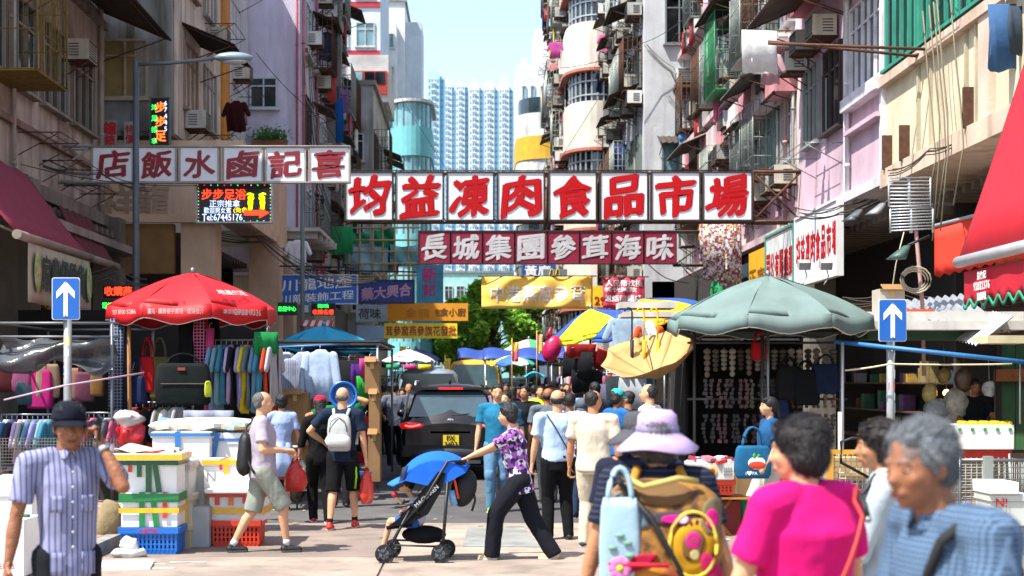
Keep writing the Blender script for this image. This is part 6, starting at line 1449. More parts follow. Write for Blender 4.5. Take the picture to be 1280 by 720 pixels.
q = MB(); q.b2(P(1034, 568, 15.15), P(1099, 562, 15.18)); q.b2(P(1034, 600, 15.15), P(1041, 568, 15.18)); q.build('wooden_rim', M('#c9932a', rough=.7), cg)
MB().b2(P(1040, 600, 15.3), P(1070, 570, 15.7)).build('carton', M('#b89a68', rough=.8), cg)
for i in range(18):
    c = P(1074 + (i % 6) * 4.6, 566 + (i // 6) * 4.4, 15.4 + .05 * (i // 6)); q = MB(); q.sph(c, .033, 10, 7); tag(q.build('yellow_fruit', M('#e2b818', rough=.5)), '%s yellow fruit in the cage trolley rows' % ORD[i], 'fruit', 'yellow fruit in the cage trolley')
cage('grey wire cage trolley at the right edge in front of the counter', 1200, 1285, 575, 650, 14.6, .5, M('#8c9088', rough=.5, metal=.4), handle=False)
q = MB(); q.b2(P(1231, 640, 14.5), P(1239, 570, 14.56)); tag(q.build('grey_post', M('#8a9088', rough=.5)), 'flat grey metal post between the wire cages', 'post')
foam('grey white foam box with red N letters at the right edge', 1238, 1290, 618, 658, 13.5, (), dep=.4, fm=M('#b9bcb4', rough=.7, var=.2, stain=.3), handwriting=('N!', .08, .25, .75, RED), group='right edge boxes')
foam('lower grey foam box under the red N box', 1238, 1292, 658, 712, 13.6, (), dep=.4, fm=M('#a8acae', rough=.7, var=.2, stain=.3), group='right edge boxes')
foam('white open foam tray on top of the red N box', 1236, 1274, 603, 618, 13.45, (), lid=False, dep=.45, group='right edge boxes')
# little table in the middle right
tb = thing('trestle_table', 'wooden trestle table with red tub left of the pink shirt woman', 'table', P(893, 690, 16.2))
q = MB(); q.b2(P(862, 622, 16.0), P(924, 619, 16.6)); q.build('top', M('#b87a3a', rough=.7, pat='wood', col2='#8f5a28'), tb)
for (a, b) in ((872, 912), (912, 878)):
    for y in (16.1, 16.5): q = MB(); q.cyl(V((X_(a, 16.2), y, Z_(622, 16.2))), V((X_(b, 16.2), y, .0)), .022, n=4); q.build('leg', M('#a8622a', rough=.7), tb)
MB().b2(P(908, 680, 16.3), P(922, 624, 16.5)).build('red_panel', M('#8a2018', rough=.6), tb)
crate('orange red plastic tub on the trestle table', 865, 919, 599, 619, 16.0, '#d83a14', dep=.5)
c_ = foam('white perforated basket with round yellow label on the trestle table', 863, 918, 579, 600, 15.95, (), lid=False, dep=.5, fm=M('#d2d2cc', rough=.6), group='table baskets')
q = MB(); q.cyl((0, -.252, .10), (0, -.258, .10), .05, n=18); put('round_label', q.mesh(M('#e8c01c')), c_, local=True); q = MB(); q.cyl((0, -.259, .10), (0, -.263, .10), .028, n=18); put('red_disc', q.mesh(M('#c8281c')), c_, local=True)
q = MB()
for sx in (-.17, .17):
    for i in range(4):
        for j in range(3): q.box((sx + (i - 1.5) * .025, -.253, .06 + j * .035), (.012, .006, .022))
put('slots', q.mesh(M('#8a8a84')), c_, local=True, kind='stuff')
for i in range(16):
    c = P(868 + (i % 8) * 6.2, 577 - (i // 8) * 4, 16.0 + rnd.uniform(0, .35)); q = MB(); q.box(c, (.13, .14, .035), rz=rnd.uniform(-.8, .8), ry=rnd.uniform(-.3, .3)); tag(q.build('snack_packet', M(('#d8d4d8', '#a8384a', '#e0dcd8', '#3a5a8a', '#c87a8a', '#d83a2a', '#e8e4e0')[i % 7], rough=.4, var=.4, scale=20)), '%s snack packet in the white perforated basket' % ORD[i], 'packet', 'snack packets in the basket')
th = thing('green_bucket', 'green plastic bucket between trestle table and pink shirt woman', 'bucket', P(934, 655, 16.4)); c = P(934, 660, 16.4); q = MB(); q.loft([[c + V((r * math.cos(a), r * math.sin(a), z)) for a in [2 * math.pi * i / 16 for i in range(16)]] for r, z in ((.09, 0), (.13, .32), (.14, .32), (.14, .34), (.12, .34), (.08, .03))]); q.build('body', M('#1f9a6a', rough=.4), th)
# dark undercroft behind right stalls
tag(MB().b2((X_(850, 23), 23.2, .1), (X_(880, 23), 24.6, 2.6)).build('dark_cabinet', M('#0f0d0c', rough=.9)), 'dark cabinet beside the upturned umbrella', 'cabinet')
for px, py, c, h, l in ((782, 395, '#8fa6b8', .9, 'pale blue shirt hanging under the blue orange umbrella'), (797, 398, '#c9c9cc', .8, 'whitish shirt beside the pale blue one on the right stalls'), (812, 405, '#d85a30', .5, 'orange shirt hanging behind the yellow handles'), (775, 470, '#2f3a3c', .9, 'dark grey trousers hanging below the tan umbrella'), (790, 472, '#9aa0a4', .7, 'light grey cloth below the tan umbrella'), (760, 480, '#5a5a70', .7, 'striped dark cloth left of the grey trousers'), (728, 430, '#8a1c1c', .2, 'small red cloth below the striped umbrella'), (760, 440, '#7a1a1c', .25, 'dark red cloth beside the tan umbrella'), (722, 440, '#16161a', .4, 'black cloth hanging below the striped umbrella'), (735, 462, '#121214', .35, 'black cloth with yellow hem over the crowd')):
    hang('shirt' if 'shirt' in l else 'towel', c, P(px, py, 22.5), R(rnd.uniform(-40, 40)), l, .5, h, cat='garment')
q = MB(); a = P(745, 462, 21.5); q.sheet(lambda u, v: (a.x + .02 + .42 * u, a.y + .3 * v, a.z + .33 - .22 * v * (1 - .7 * u) - .06 * math.sin(3.1 * u)), 8, 4, .01); tag(q.build('red_cloth', M('#c41a14', rough=.7)), 'small vivid red tarpaulin left of the tan umbrella', 'cloth')
for i, (px, py) in enumerate(((640, 428), (671, 418), (500, 433), (556, 448))):
    q = MB(); c = P(px, py, 33 + i); q.sheet(lambda u, v: (c.x + .15 * u, c.y + .03 * math.sin(6 * u), c.z - .45 * v), 5, 5, .008); q.cyl(c - V((0, 0, 1.5)), c + V((0, 0, .1)), .01, n=4); tag(q.build('pennant', M(('#c8546a', '#d8909a', '#b8406a', '#e0b03a')[i], rough=.7, pat='blotch', col2='#e0c03a', scale=3)), 'small coloured pennant, %s of the market row' % ORD[i], 'pennant', 'small pennants')

# ================================================================== vehicles
def vehicle(label, name, x, y0, W, L, H, paint, cabin_t=.30, kind='suv', plate=None, gl=GLASSD):
    th = thing(name, label, 'car', (x, y0 + L / 2, 0)); n = 28
    def ring(y, w, z0, zb, zt, wt):      # lower body to belt zb then tapering cabin to zt
        pts = []
        prof = [(-.42, z0 + .05), (-.49, z0 + .16), (-.5, zb * .75), (-.49, zb), (-.475 * wt, zb + (zt - zb) * .35), (-.435 * wt, zb + (zt - zb) * .78), (-.37 * wt, zt - .05), (-.22 * wt, zt - .01), (0, zt + .012)]
        prof = prof + [(-a, b) for a, b in reversed(prof[:-1])] + [(.3, z0), (-.3, z0)]
        return [V((x + a * w, y, b)) for a, b in prof]
    zb = H * .60; q = MB()
    secs = [(0, .90, .32, zb * .95, zb * .98, .9), (.05, .97, .27, zb, zb + .02, .95), (.16, 1, .25, zb, zb + .16, .93), (.42, 1, .25, zb, H - .10, .87), (.62, 1, .25, zb, H - .01, .85), (L * .45, 1, .25, zb, H, .86), (L * .62, 1, .25, zb, H - .03, .86), (L * .78, 1, .25, zb * .97, zb * 1.04, .92), (L - .3, .96, .27, zb * .86, zb * .88, .9), (L, .85, .35, zb * .7, zb * .72, .85)]
    if kind == 'van': secs = [(0, .92, .3, zb, zb + .02, .95), (.04, .98, .27, zb, zb + .1, .95), (.12, 1, .25, zb, H - .12, .9), (.25, 1, .25, zb, H, .88), (L * .7, 1, .25, zb, H, .88), (L * .85, 1, .25, zb, zb + .1, .9), (L, .9, .3, zb * .8, zb * .82, .9)]
    q.loft([ring(y0 + a, W * b, c, d, e, f) for a, b, c, d, e, f in secs]); q.build('body', paint, th)
    # rear window follows the sloping tailgate
    ya, yb = (y0 + .14, y0 + .42) if kind == 'suv' else (y0 + .05, y0 + .11)
    q = MB(); za, zt = zb + .10 if kind == 'suv' else zb + .12, H - .13
    q.add([(x - W * .42, ya - .015, za), (x + W * .42, ya - .015, za), (x + W * .33, yb - .05, zt), (x - W * .33, yb - .05, zt), (x - W * .42, ya + .03, za), (x + W * .42, ya + .03, za), (x + W * .33, yb, zt), (x - W * .33, yb, zt)], [(0, 1, 2, 3), (4, 7, 6, 5), (0, 4, 5, 1), (1, 5, 6, 2), (2, 6, 7, 3), (3, 7, 4, 0)]); q.build('rear_window', gl, th)
    for s in (-1, 1):
        q = MB(); yy0, yy1 = y0 + .6, y0 + L * .66
        q.add([(x + s * W * .492, yy0, zb + .04), (x + s * W * .492, yy1 + .4, zb + .04), (x + s * W * .44, yy1, H - .14), (x + s * W * .44, yy0 + .2, H - .14), (x + s * W * .47, yy0, zb + .04), (x + s * W * .47, yy1 + .4, zb + .04), (x + s * W * .42, yy1, H - .14), (x + s * W * .42, yy0 + .2, H - .14)], [(0, 1, 2, 3), (4, 7, 6, 5), (0, 4, 5, 1), (1, 5, 6, 2), (2, 6, 7, 3), (3, 7, 4, 0)]); q.build('side_window', gl, th)
        q = MB(); q.sph((x + s * W * .40, y0 + .055, zb - .06), (.20, .08, .075), 14, 8); q.sph((x + s * W * .32, y0 + .03, zb - .06), (.11, .05, .05), 12, 6); tl = q.build('tail_light', M('#8a0a10', rough=.15, emit=.8, var=.2, coat=.5), th)
        q = MB(); q.path([(x + s * W * (.45 - .03 * k), y0 - .035 + (.02 if k == 0 else 0), zb - .05 - .02 * math.sin(k * .8)) for k in range(6)], .014, 5); q.build('light_strip', M('#ff5a4a', emit=1.5, var=0), tl)
        q = MB(); q.sph((x + s * W * .36, y0 - .02, .48), (.12, .03, .03), 10, 6); q.build('reflector', M('#9a0a10', rough=.2), th)
        for yy in (y0 + .78, y0 + L - .85):
            q = MB(); q.cyl((x + s * (W / 2 - .22), yy, .34), (x + s * (W / 2 - .0), yy, .34), .34, n=20); w_ = q.build('wheel', BLACK, th)
            q = MB(); q.cyl((x + s * (W / 2 - .01), yy, .34), (x + s * (W / 2 + .012), yy, .34), .21, n=16); q.build('rim', STEEL, w_)
        q = MB(); q.sph((x + s * (W / 2 + .10), y0 + L * .64, zb + .1), (.11, .06, .08), 10, 8); q.build('wing_mirror', paint, th)
        if kind == 'suv': q = MB(); q.path([(x + s * W * .36, y0 + .55, H - .03), (x + s * W * .36, y0 + .7, H + .05), (x + s * W * .36, y0 + 2.1, H + .05), (x + s * W * .36, y0 + 2.3, H - .02)], .018, 6); q.build('roof_rail', ALU, th)
    if kind == 'suv':
        q = MB(); q.b2((x - W * .40, y0 + .27, H - .10), (x + W * .40, y0 + .50, H - .055)); q.build('spoiler', paint, th)
        q = MB(); q.b2((x - .22, y0 + .262, H - .095), (x + .22, y0 + .27, H - .06)); q.build('brake_light', M('#c01818', emit=.8, var=0), th)
        q = MB(); q.b2((x - W * .47, y0 - .10, .42), (x + W * .47, y0 + .1, .62)); q.sph((x, y0 - .03, .44), (W * .49, .12, .16), 20, 8); q.build('bumper', M('#121013', rough=.4), th)
        q = MB(); q.b2((x - W * .30, y0 - .13, .30), (x + W * .30, y0 - .02, .36)); q.build('skid_plate', M('#5a5a5c', rough=.4, metal=.5), th)
        q = MB(); q.b2((x - .35, y0 + .0, zb - .19), (x + .35, y0 + .03, zb - .155)); q.build('chrome_strip', M('#9a9a9c', rough=.2, metal=.9), th)
        q = MB(); q.cyl((x + .02, y0 + .12, za + .02), (x + .34, y0 + .16, za + .05), .012, n=5); q.build('wiper', BLACK, th)
        q = MB(); q.sph((x, y0 + .05, zb + .035), (.07, .01, .035), 14, 6); q.build('badge', M('#c9c9cc', rough=.2, metal=.8), th)
        q = MB(); text_mb(q, 'KIA', (x, y0 + .035, zb + .035), .035, bold=.02); q.build('badge_letters', BLACK, th)
        q = MB(); q.path([(x - .02, y0 + .9, H), (x - .02, y0 + .95, H + .16)], [.03, .008], 6); q.build('aerial', BLACK, th)
    if plate:
        q = MB(); q.b2((x - .13, y0 - .03, zb - .44), (x + .15, y0 - .012, zb - .22)); p_ = q.build('number_plate', M('#e2c61c', rough=.5, var=.05), th)
        for s_, dz in zip(plate, (-.275, -.385)): q = MB(); text_mb(q, s_, (x + .01, y0 - .04, zb + dz), .085, bold=.03, wmax=.24); q.build('characters', BLACK, p_)
    return th
CARM = M('#0b0508', rough=.3, metal=.1, var=.1, coat=.35)
vehicle('black sport utility car with yellow number plate stopped in the street', 'parked_car', X_(563, 25.2), 25.2, 1.78, 4.5, 1.70, CARM, plate=('PX', '3403'), gl=M('#3f565c', rough=.06, var=.5, scale=1.2, spec=1))
vehicle('silver grey van partly hidden behind the black car', 'parked_van', X_(535, 33), 33.5, 1.75, 4.6, 2.06, M('#9aa6ae', rough=.3, metal=.5, coat=.5), kind='van')
vehicle('yellow roofed minivan behind the black car on the right', 'parked_minivan', X_(592, 41), 40, 1.75, 4.4, 2.35, M('#e8a814', rough=.4, coat=.4), kind='van', gl=M('#4a6a70', rough=.1, var=.4))
vehicle('dark green car far behind with only its roof visible', 'distant_car', X_(640, 45), 46, 1.7, 4.4, 1.85, M('#2a5a50', rough=.3, coat=.5), kind='van')
# ================================================================== PEOPLE
SK = {'tan': M('#b27c58', rough=.6, var=.12, scale=9, bump=.15, bscale=60, spec=.4), 'light': M('#c99672', rough=.6, var=.12, scale=9, bump=.1, bscale=60, spec=.4), 'brown': M('#925e40', rough=.55, var=.2, scale=14, bump=.35, bscale=45, spec=.4)}
HAIRS = {'black': M('#080706', rough=.55, var=.4, scale=20, bump=.8, bscale=50, spec=.5), 'grey': M('#5a5856', rough=.6, var=.4, scale=22, bump=.8, bscale=50), 'silver': M('#64696d', rough=.7, var=.35, scale=25, bump=.8, bscale=60), 'brown': M('#1a0d0b', rough=.6, var=.4, scale=20, bump=.8, bscale=50), 'wine': M('#12060a', rough=.6, var=.4, scale=20, bump=.8, bscale=50)}
def remesh(mb, vox, smooth=3, disp=0, dscale=.12, mats=None, seed=0):
    me = mb.mesh([BLACK]); o = bpy.data.objects.new("tmp", me)
    r = o.modifiers.new("r", 'REMESH'); r.mode = 'VOXEL'; r.voxel_size = vox; r.use_smooth_shade = True
    if smooth: s = o.modifiers.new("s", 'SMOOTH'); s.iterations = smooth; s.factor = .5
    out = evaluated(o)
    out.materials.clear()
    if disp:
        nr = [v.normal.copy() for v in out.vertices]
        for v, n_ in zip(out.vertices, nr):
            c = v.co; q = V((c.x / dscale + seed, c.y / dscale, c.z / dscale * .55))
            a = noise.noise(q) + .5 * (1 - 2 * abs(noise.noise(q * 1.7 + V((5, 1, 2))))) 
            v.co = c + n_ * disp * a
        out.update()
    for m in (mats or [BLACK]): out.materials.append(m)
    return out
def ik(a, t, l1, l2, pole):
    d = t - a; L = d.length
    if L > (l1 + l2) * .998: t = a + d.normalized() * (l1 + l2) * .998; d = t - a; L = d.length
    x = (l1 * l1 - l2 * l2 + L * L) / (2 * L); h = math.sqrt(max(0, l1 * l1 - x * x)); n = d.normalized()
    p = V(pole); p = p - n * p.dot(n)
    p = p.normalized() if p.length > 1e-5 else V((0, 1, 0))
    return a + n * x + p * h, t
def hand(mb, w, d, palm, H, side, grip=.5):
    """w wrist, d direction of the hand, palm = direction the palm faces, grip 0 open..1 fist"""
    d = d.normalized(); palm = (palm - d * palm.dot(d)).normalized(); x = d.cross(palm).normalized() * side
    k = H; pl = .052 * k
    mb.cap(w, w + d * pl, .017 * k, .021 * k, 10, palm, .55)
    for i, (off, ln) in enumerate(((.019, .92), (.0065, 1.0), (-.006, .94), (-.018, .76))):
        b = w + d * (pl + .004 * k) + x * off * k; a1 = R(18 + 62 * grip); a2 = R(30 + 125 * grip); a3 = R(40 + 170 * grip)
        p1 = b + (d * math.cos(a1) + palm * math.sin(a1)) * .022 * k * ln; p2 = p1 + (d * math.cos(a2) + palm * math.sin(a2)) * .016 * k * ln; p3 = p2 + (d * math.cos(a3) + palm * math.sin(a3)) * .012 * k * ln
        mb.cap(b, p1, .0058 * k, .0054 * k, 7); mb.cap(p1, p2, .0054 * k, .005 * k, 7); mb.cap(p2, p3, .005 * k, .0042 * k, 7)
    b = w + d * .014 * k + x * .016 * k; p1 = b + (d * .6 + x * .75 + palm * .3).normalized() * .024 * k; p2 = p1 + (d * (.85 - .4 * grip) + palm * (.3 + .6 * grip) - x * .1).normalized() * .02 * k
    mb.cap(b, p1, .0085 * k, .0065 * k, 8); mb.cap(p1, p2, .0062 * k, .005 * k, 8)
def person(label, px, ppm=None, D=None, face=0, H=1.68, sex='m', fat=1.0, skin='tan', hair=('short', 'black'), feet=((.055, 0), (-.055, 0)), hands=(None, None), lean=0, head=(0, 0),
           top=('#808080',), sleeve='short', bottom=('trousers', '#202020'), shoes='#1a1a1a', socks=None, hat=None, near=False, group=None, elbow=None, grips=(.45, .45), lift=(0, 0), collar=False, buttons=False, waist=.52, hemz=None, glasses=False, zoff=0, wris=None, low=False, belt=None):
    D = D or F / ppm; x0 = X_(px, D); th = thing('person', label, 'person', (x0, D, zoff), R(face), group)
    vox = .0085 if near else .0125; seed = len(label) * 1.7 + px
    h = H; f = fat; male = sex == 'm'
    def W(x, y, z): return V((x * h, y * h, z * h))
    # pelvis drop for stride
    st = max(abs(feet[0][1]), abs(feet[1][1])); pz = .527 - 1.08 * st * st
    pel = W(0, 0, pz); hipw = .052 * f ** .5
    ankles = [W(feet[0][0], feet[0][1] - .02, .045 + lift[0]), W(feet[1][0], feet[1][1] - .02, .045 + lift[1])]
    hips = [pel + W(hipw, 0, .0), pel + W(-hipw, 0, 0)]
    knees = []
    for i in range(2): k_, a_ = ik(hips[i], ankles[i], .245 * h, .245 * h, V((0, 1, .1))); knees.append(k_); ankles[i] = a_
    ml = Matrix.Rotation(-lean, 3, 'X')
    def T(x, y, z): return pel + ml @ W(x, y, z)
    shw = (.118 if male else .102) * (f ** .35)
    hu = .014 if near else 0; sho = [T(shw, -.005, .288), T(-shw, -.005, .288)]; neck = T(0, -.002 + hu * .5, .317); hc = T(0, .014 + hu, .408 - hu)
    mh = ml @ Matrix.Rotation(R(head[0]), 3, 'Z') @ Matrix.Rotation(R(head[1]), 3, 'X'); mh = Matrix.Rotation(lean * .7, 3, 'X') @ mh
    hs = h * (1.0 if male else .98)
    def Hd(x, y, z): return hc + mh @ V((x * hs, y * hs, z * hs))
    # arms
    elb, wr, hdir = [], [], []
    for i, sd in enumerate((1, -1)):
        t = hands[i]; t = W(*t) if t else W(sd * (.165 + .02 * (f - 1) * 3), .035, .475)
        pole = (elbow[i] if elbow and elbow[i] else V((sd * .5, -.9, -.3)))
        e, w_ = ik(sho[i], t, .168 * h, .148 * h, pole); elb.append(e); wr.append(w_); hdir.append((w_ - e).normalized())
    # ---- body
    b = MB()
    def tor(mb, rings, n=18):
        mb.loft([[pel + ml @ V((rx * h * math.cos(a), (ry * math.sin(a) * (1.0 if math.sin(a) > 0 else .92) + yo) * h, z * h)) for a in [2 * math.pi * i / n for i in range(n)]] for z, rx, ry, yo in rings])
    tw = .082 * f; 
    tor(b, [(-.03, .07 * f, .055 * f, 0), (.02, .082 * f, .062 * f, 0), (.1, .072 * f, .055 * f, 0), (.2, .084 * f, .062 * f, 0), (.27, .088 * f, .055, 0), (.305, .055, .04, 0)])
    for i in range(2):
        b.cap(sho[i] + (neck - sho[i]) * .25, sho[i], .034 * h, .031 * h * (1 if male else .88))
        r_ = (1 if male else .86) * f ** .5
        b.cap(sho[i], elb[i], .029 * h * r_, .0225 * h * r_); b.cap(elb[i], elb[i] + (wr[i] - elb[i]) * .35, .0225 * h * r_, .0235 * h * r_); b.cap(elb[i] + (wr[i] - elb[i]) * .35, wr[i], .0235 * h * r_, .0135 * h * r_)
        b.cap(hips[i], knees[i], .052 * h * f ** .6, .032 * h * f ** .3); sh = ankles[i] - knees[i]
        cv = W(0, -.010 if bottom[0] == 'shorts' else -.002, 0); b.cap(knees[i], knees[i] + sh * .3 + cv, .031 * h, .0325 * h); b.cap(knees[i] + sh * .3 + cv, ankles[i], .0320 * h, .018 * h)
        b.cap(ankles[i] + W(0, -.012, -.025), ankles[i] + W(0, .07, -.03), .019 * h, .015 * h, side=(1, 0, 0), k=1.1)
    b.cap(neck + V((0, 0, -.02 * h)), Hd(0, -.012, -.03), (.036 if male else .029) * h, (.033 if male else .027) * h)
    # head: cranium, face block, jaw, chin, brow, nose, lips, ears
    b.sph(Hd(0, -.010, .016), (.0445 * hs, .055 * hs, .049 * hs), 16, 10, mat=mh)
    b.sph(Hd(0, .012, -.008), (.0385 * hs, .040 * hs, .055 * hs), 16, 10, mat=mh)
    b.sph(Hd(0, .016, -.034), (.031 * hs, .031 * hs, .030 * hs), 14, 8, mat=mh); b.sph(Hd(0, .037, -.052), (.013 * hs, .010 * hs, .010 * hs), 10, 6, mat=mh)
    b.cap(Hd(-.020, .041, .012), Hd(.020, .041, .012), .0065 * hs, .0065 * hs, 8)
    b.cap(Hd(0, .045, .006), Hd(0, .058, -.014), .0045 * hs, .0075 * hs, 8); b.sph(Hd(0, .053, -.016), (.0105 * hs, .006 * hs, .005 * hs), 8, 6, mat=mh)
    for s in (-1, 1):
        b.sph(Hd(s * .024, .034, -.014), (.013 * hs, .011 * hs, .013 * hs), 8, 6, mat=mh)
        b.sph(Hd(s * .0435, -.006, -.006), (.005 * hs, .011 * hs, .018 * hs), 8, 6, mat=mh)
    b.cap(Hd(-.012, .0475, -.034), Hd(.012, .0475, -.034), .0052 * hs, n=8)
    body = remesh(b, vox, 2 if near else 1, disp=.0015 if near else 0, dscale=.03)
    hb = MB(); hb.smooth = True
    for i, sd in enumerate((1, -1)):
        palm = V((-sd, 0, 0)) + V((0, .15, 0)) if abs(hdir[i].z) > .5 else V((0, 0, -1))
        if wris and wris[i]: palm = V(wris[i])
        hand(hb, wr[i] - hdir[i] * .006 * h, hdir[i], palm, h, sd, grips[i])
    hm = hb.mesh([BLACK]); bm = bmesh.new(); bm.from_mesh(body); bm.from_mesh(hm); bm.to_mesh(body); bm.free()
    for p in body.polygons: p.use_smooth = True; p.material_index = 0
    body.materials.clear(); body.materials.append(SK[skin])
    def loc(n, me): return put(n, me, th, (0, 0, 0), local=True)
    loc('body', body)
    # face details
    if not (90 > abs((face + head[0] + 180) % 360 - 180) and not near) or True:
        for s in (-1, 1):
            q = MB(); q.m = 0; q.sph(Hd(s * .0185, .0415, .001), (.0066 * hs, .0046 * hs, .0028 * hs), 10, 6, mat=mh); q.m = 1; q.sph(Hd(s * .0185, .0455, .001), (.0034 * hs, .0014 * hs, .0030 * hs), 8, 5, mat=mh)
            loc('eye', q.mesh([M('#8a7a70', rough=.3), M('#140c08', rough=.2)]))
            q = MB(); q.cap(Hd(s * .010, .0478, .0145), Hd(s * .029, .0405, .0155), .0022 * hs, .0014 * hs, 6); loc('eyebrow', q.mesh(HAIRS[hair[1]]))
        q = MB(); q.cap(Hd(-.012, .0515, -.0345), Hd(.012, .0515, -.0345), .0022 * hs, n=6); q.cap(Hd(-.009, .0515, -.038), Hd(.009, .0515, -.038), .0026 * hs, n=6); loc('mouth', q.mesh(M('#6e332c' if male else '#9a3a3a', rough=.5)))
        if glasses:
            q = MB()
            for s in (-1, 1): q.path([Hd(s * .0195 + .013 * math.cos(a), .0525, .001 + .009 * math.sin(a)) for a in [2 * math.pi * i / 12 for i in range(13)]], .0012 * hs, 4); q.cyl(Hd(s * .033, .05, .004), Hd(s * .046, -.004, .004), .001 * hs, n=4)
            q.cyl(Hd(-.006, .053, .003), Hd(.006, .053, .003), .0012 * hs, n=4); loc('glasses', q.mesh(DARKMET))
    # ---- hair
    hk, hcol = hair; q = MB(); hm_ = HAIRS[hcol]
    if hk == 'short': q.sph(Hd(0, -.016, .024), (.0475 * hs, .0555 * hs, .049 * hs), 18, 12, mat=mh); q.sph(Hd(0, -.030, -.004), (.0435 * hs, .036 * hs, .038 * hs), 14, 8, mat=mh); 
    if hk == 'thin': q.sph(Hd(0, -.024, .016), (.0475 * hs, .0475 * hs, .046 * hs), 18, 12, mat=mh); q.sph(Hd(0, -.030, -.006), (.045 * hs, .034 * hs, .036 * hs), 14, 8, mat=mh)
    if hk == 'bald': q.sph(Hd(0, -.026, -.004), (.0475 * hs, .040 * hs, .030 * hs), 18, 10, mat=mh)
    if hk in ('bob', 'pony', 'long', 'curly'):
        q.sph(Hd(0, -.016, .022), (.052 * hs, .059 * hs, .052 * hs), 18, 12, mat=mh)
        if hk in ('bob', 'curly'): q.sph(Hd(0, -.026, -.010), (.053 * hs, .043 * hs, .052 * hs), 16, 10, mat=mh)
        if hk == 'pony': q.sph(Hd(0, -.030, -.004), (.044 * hs, .036 * hs, .04 * hs), 14, 8, mat=mh); q.cap(Hd(0, -.07, .0), Hd(.0, -.085, -.12), .02 * hs, .012 * hs)
        if hk == 'long': q.cap(Hd(0, -.034, 0), Hd(0, -.05, -.13), .045 * hs, .035 * hs)
        q.cap(Hd(-.03, .026, .048), Hd(.03, .026, .048), .013 * hs, n=8)
        for s in (-1, 1): q.cap(Hd(s * .044, .008, .03), Hd(s * .047, .002, -.02 if hk == 'bob' else .0), .009 * hs, .006 * hs, 8)
    if hk == 'short':
        for s in (-1, 1): q.cap(Hd(s * .0425, .006, .022), Hd(s * .0435, .002, .002), .0065 * hs, .004 * hs, 8)
        q.cap(Hd(-.024, .024, .050), Hd(.024, .024, .050), .009 * hs, n=8)
    if hk != 'none':
        ho = loc('hair', remesh(q, .0065 if near else .010, 1, disp=.0025 if near else .004, dscale=.03, mats=[hm_], seed=seed))
        if near:
            hme = ho.data; rg = random.Random(seed); q = MB(); vs_ = hme.vertices; k_ = len(vs_)
            for _ in range(6000):
                v = vs_[rg.randrange(k_)]; n_ = v.normal; p = v.co.copy(); d = V((rg.gauss(0, .16), rg.gauss(0, .16), -1 if (p - hc).z < .045 * hs else rg.gauss(0, .15))) + mh @ V((0, -.8 if (p - hc).z > .02 * hs else 0, 0)); d = (d - n_ * d.dot(n_)); 
                if d.length < .05: continue
                d.normalize(); sdv = d.cross(n_) * .0011; L_ = rg.uniform(.02, .06); pts = [p - n_ * .002, p + d * L_ * .5 + n_ * rg.uniform(.001, .005), p + d * L_ - n_ * rg.uniform(-.004, .003)]
                q.add([pts[0] - sdv, pts[0] + sdv, pts[1] - sdv, pts[1] + sdv, pts[2]], [(0, 1, 3, 2), (2, 3, 4)], True)
            put('hair_strands', q.mesh(hm_), th, (0, 0, 0), local=True, kind='stuff')
    # ---- hat
    if hat:
        kd, hcl = hat[0], hat[1]; hmt = fab(hcl, var=.25); q = MB()
        def ringH(r, z, ry=None, tilt=0, wob=0): return [Hd(r * math.cos(a) , (ry or r * 1.12) * math.sin(a) - .012, z + tilt * math.sin(a) + wob * math.sin(3 * a + 1)) for a in [2 * math.pi * i / 28 for i in range(28)]]
        if kd == 'bucket':
            q.loft([ringH(.01, .083), ringH(.038, .080), ringH(.052, .066, wob=.001), ringH(.0545, .035), ringH(.056, .024), ringH(.076, .006, wob=.003), ringH(.110, -.022, wob=.006), ringH(.1085, -.025, wob=.006), ringH(.074, .002), ringH(.054, .020)], True); loc('hat', q.mesh(hmt))
            q = MB(); q.loft([ringH(.0555, .040), ringH(.0575, .036), ringH(.0585, .026), ringH(.0565, .022)], False); loc('hat_band', q.mesh(fab(hat[2] if len(hat) > 2 else hcl)))
        if kd in ('cap', 'beret', 'hijab'):
            if kd == 'hijab': q.sph(Hd(0, -.014, .012), (.056 * hs, .062 * hs, .062 * hs), 18, 12, mat=mh); q.cap(Hd(0, -.02, -.04), T(0, -.01, .27), .05 * hs, .075 * hs)
            else: q.loft([ringH(.006, .078), ringH(.03, .075), ringH(.047, .056), ringH(.0525, .032), ringH(.0525, .022), ringH(.049, .022)], True)
            loc('hat', q.mesh(hmt))
            if kd == 'cap':
                q = MB(); q.sheet(lambda u, v: Hd(.046 * math.cos(math.pi * (.08 + .84 * u)) * (1 + .1 * v), -.012 + .056 * math.sin(math.pi * (.08 + .84 * u)) + .052 * v * math.sin(math.pi * (.08 + .84 * u)), .026 - .012 * v - .010 * abs(2 * u - 1) ** 2 * v), 14, 4, .004); loc('visor', q.mesh(fab(hat[2] if len(hat) > 2 else hcl)))
    # ---- top
    tcol = fab(*top) ; q = MB(); dress = bottom[0] == 'dress'
    hz = (hemz if hemz is not None else -.045)
    fw = f * (1.0 if male else .97); bust = 0 if male else .012
    rings = [(hz, .100 * fw, .078 * fw, .0), (hz + .05, .099 * fw, .079 * fw, .002), (.08, (.093 if male else .086) * fw, .073 * fw, .004), (.17, .099 * fw, .075 * fw + bust * .5, .004), (.225, .104 * fw, .076 * fw + bust, .002), (.27, .104 * fw ** .7, .064 * fw ** .5, -.002), (.300, .082, .048, -.004), (.322, .044, .038, -.002)]
    if not male: rings = [(z, rx * .95, ry, yo) for z, rx, ry, yo in rings]
    if hemz is not None and hemz < -.1: rings.insert(0, (hemz - .001, .105 * fw, .08 * fw, 0))
    tor(q, rings, 24)
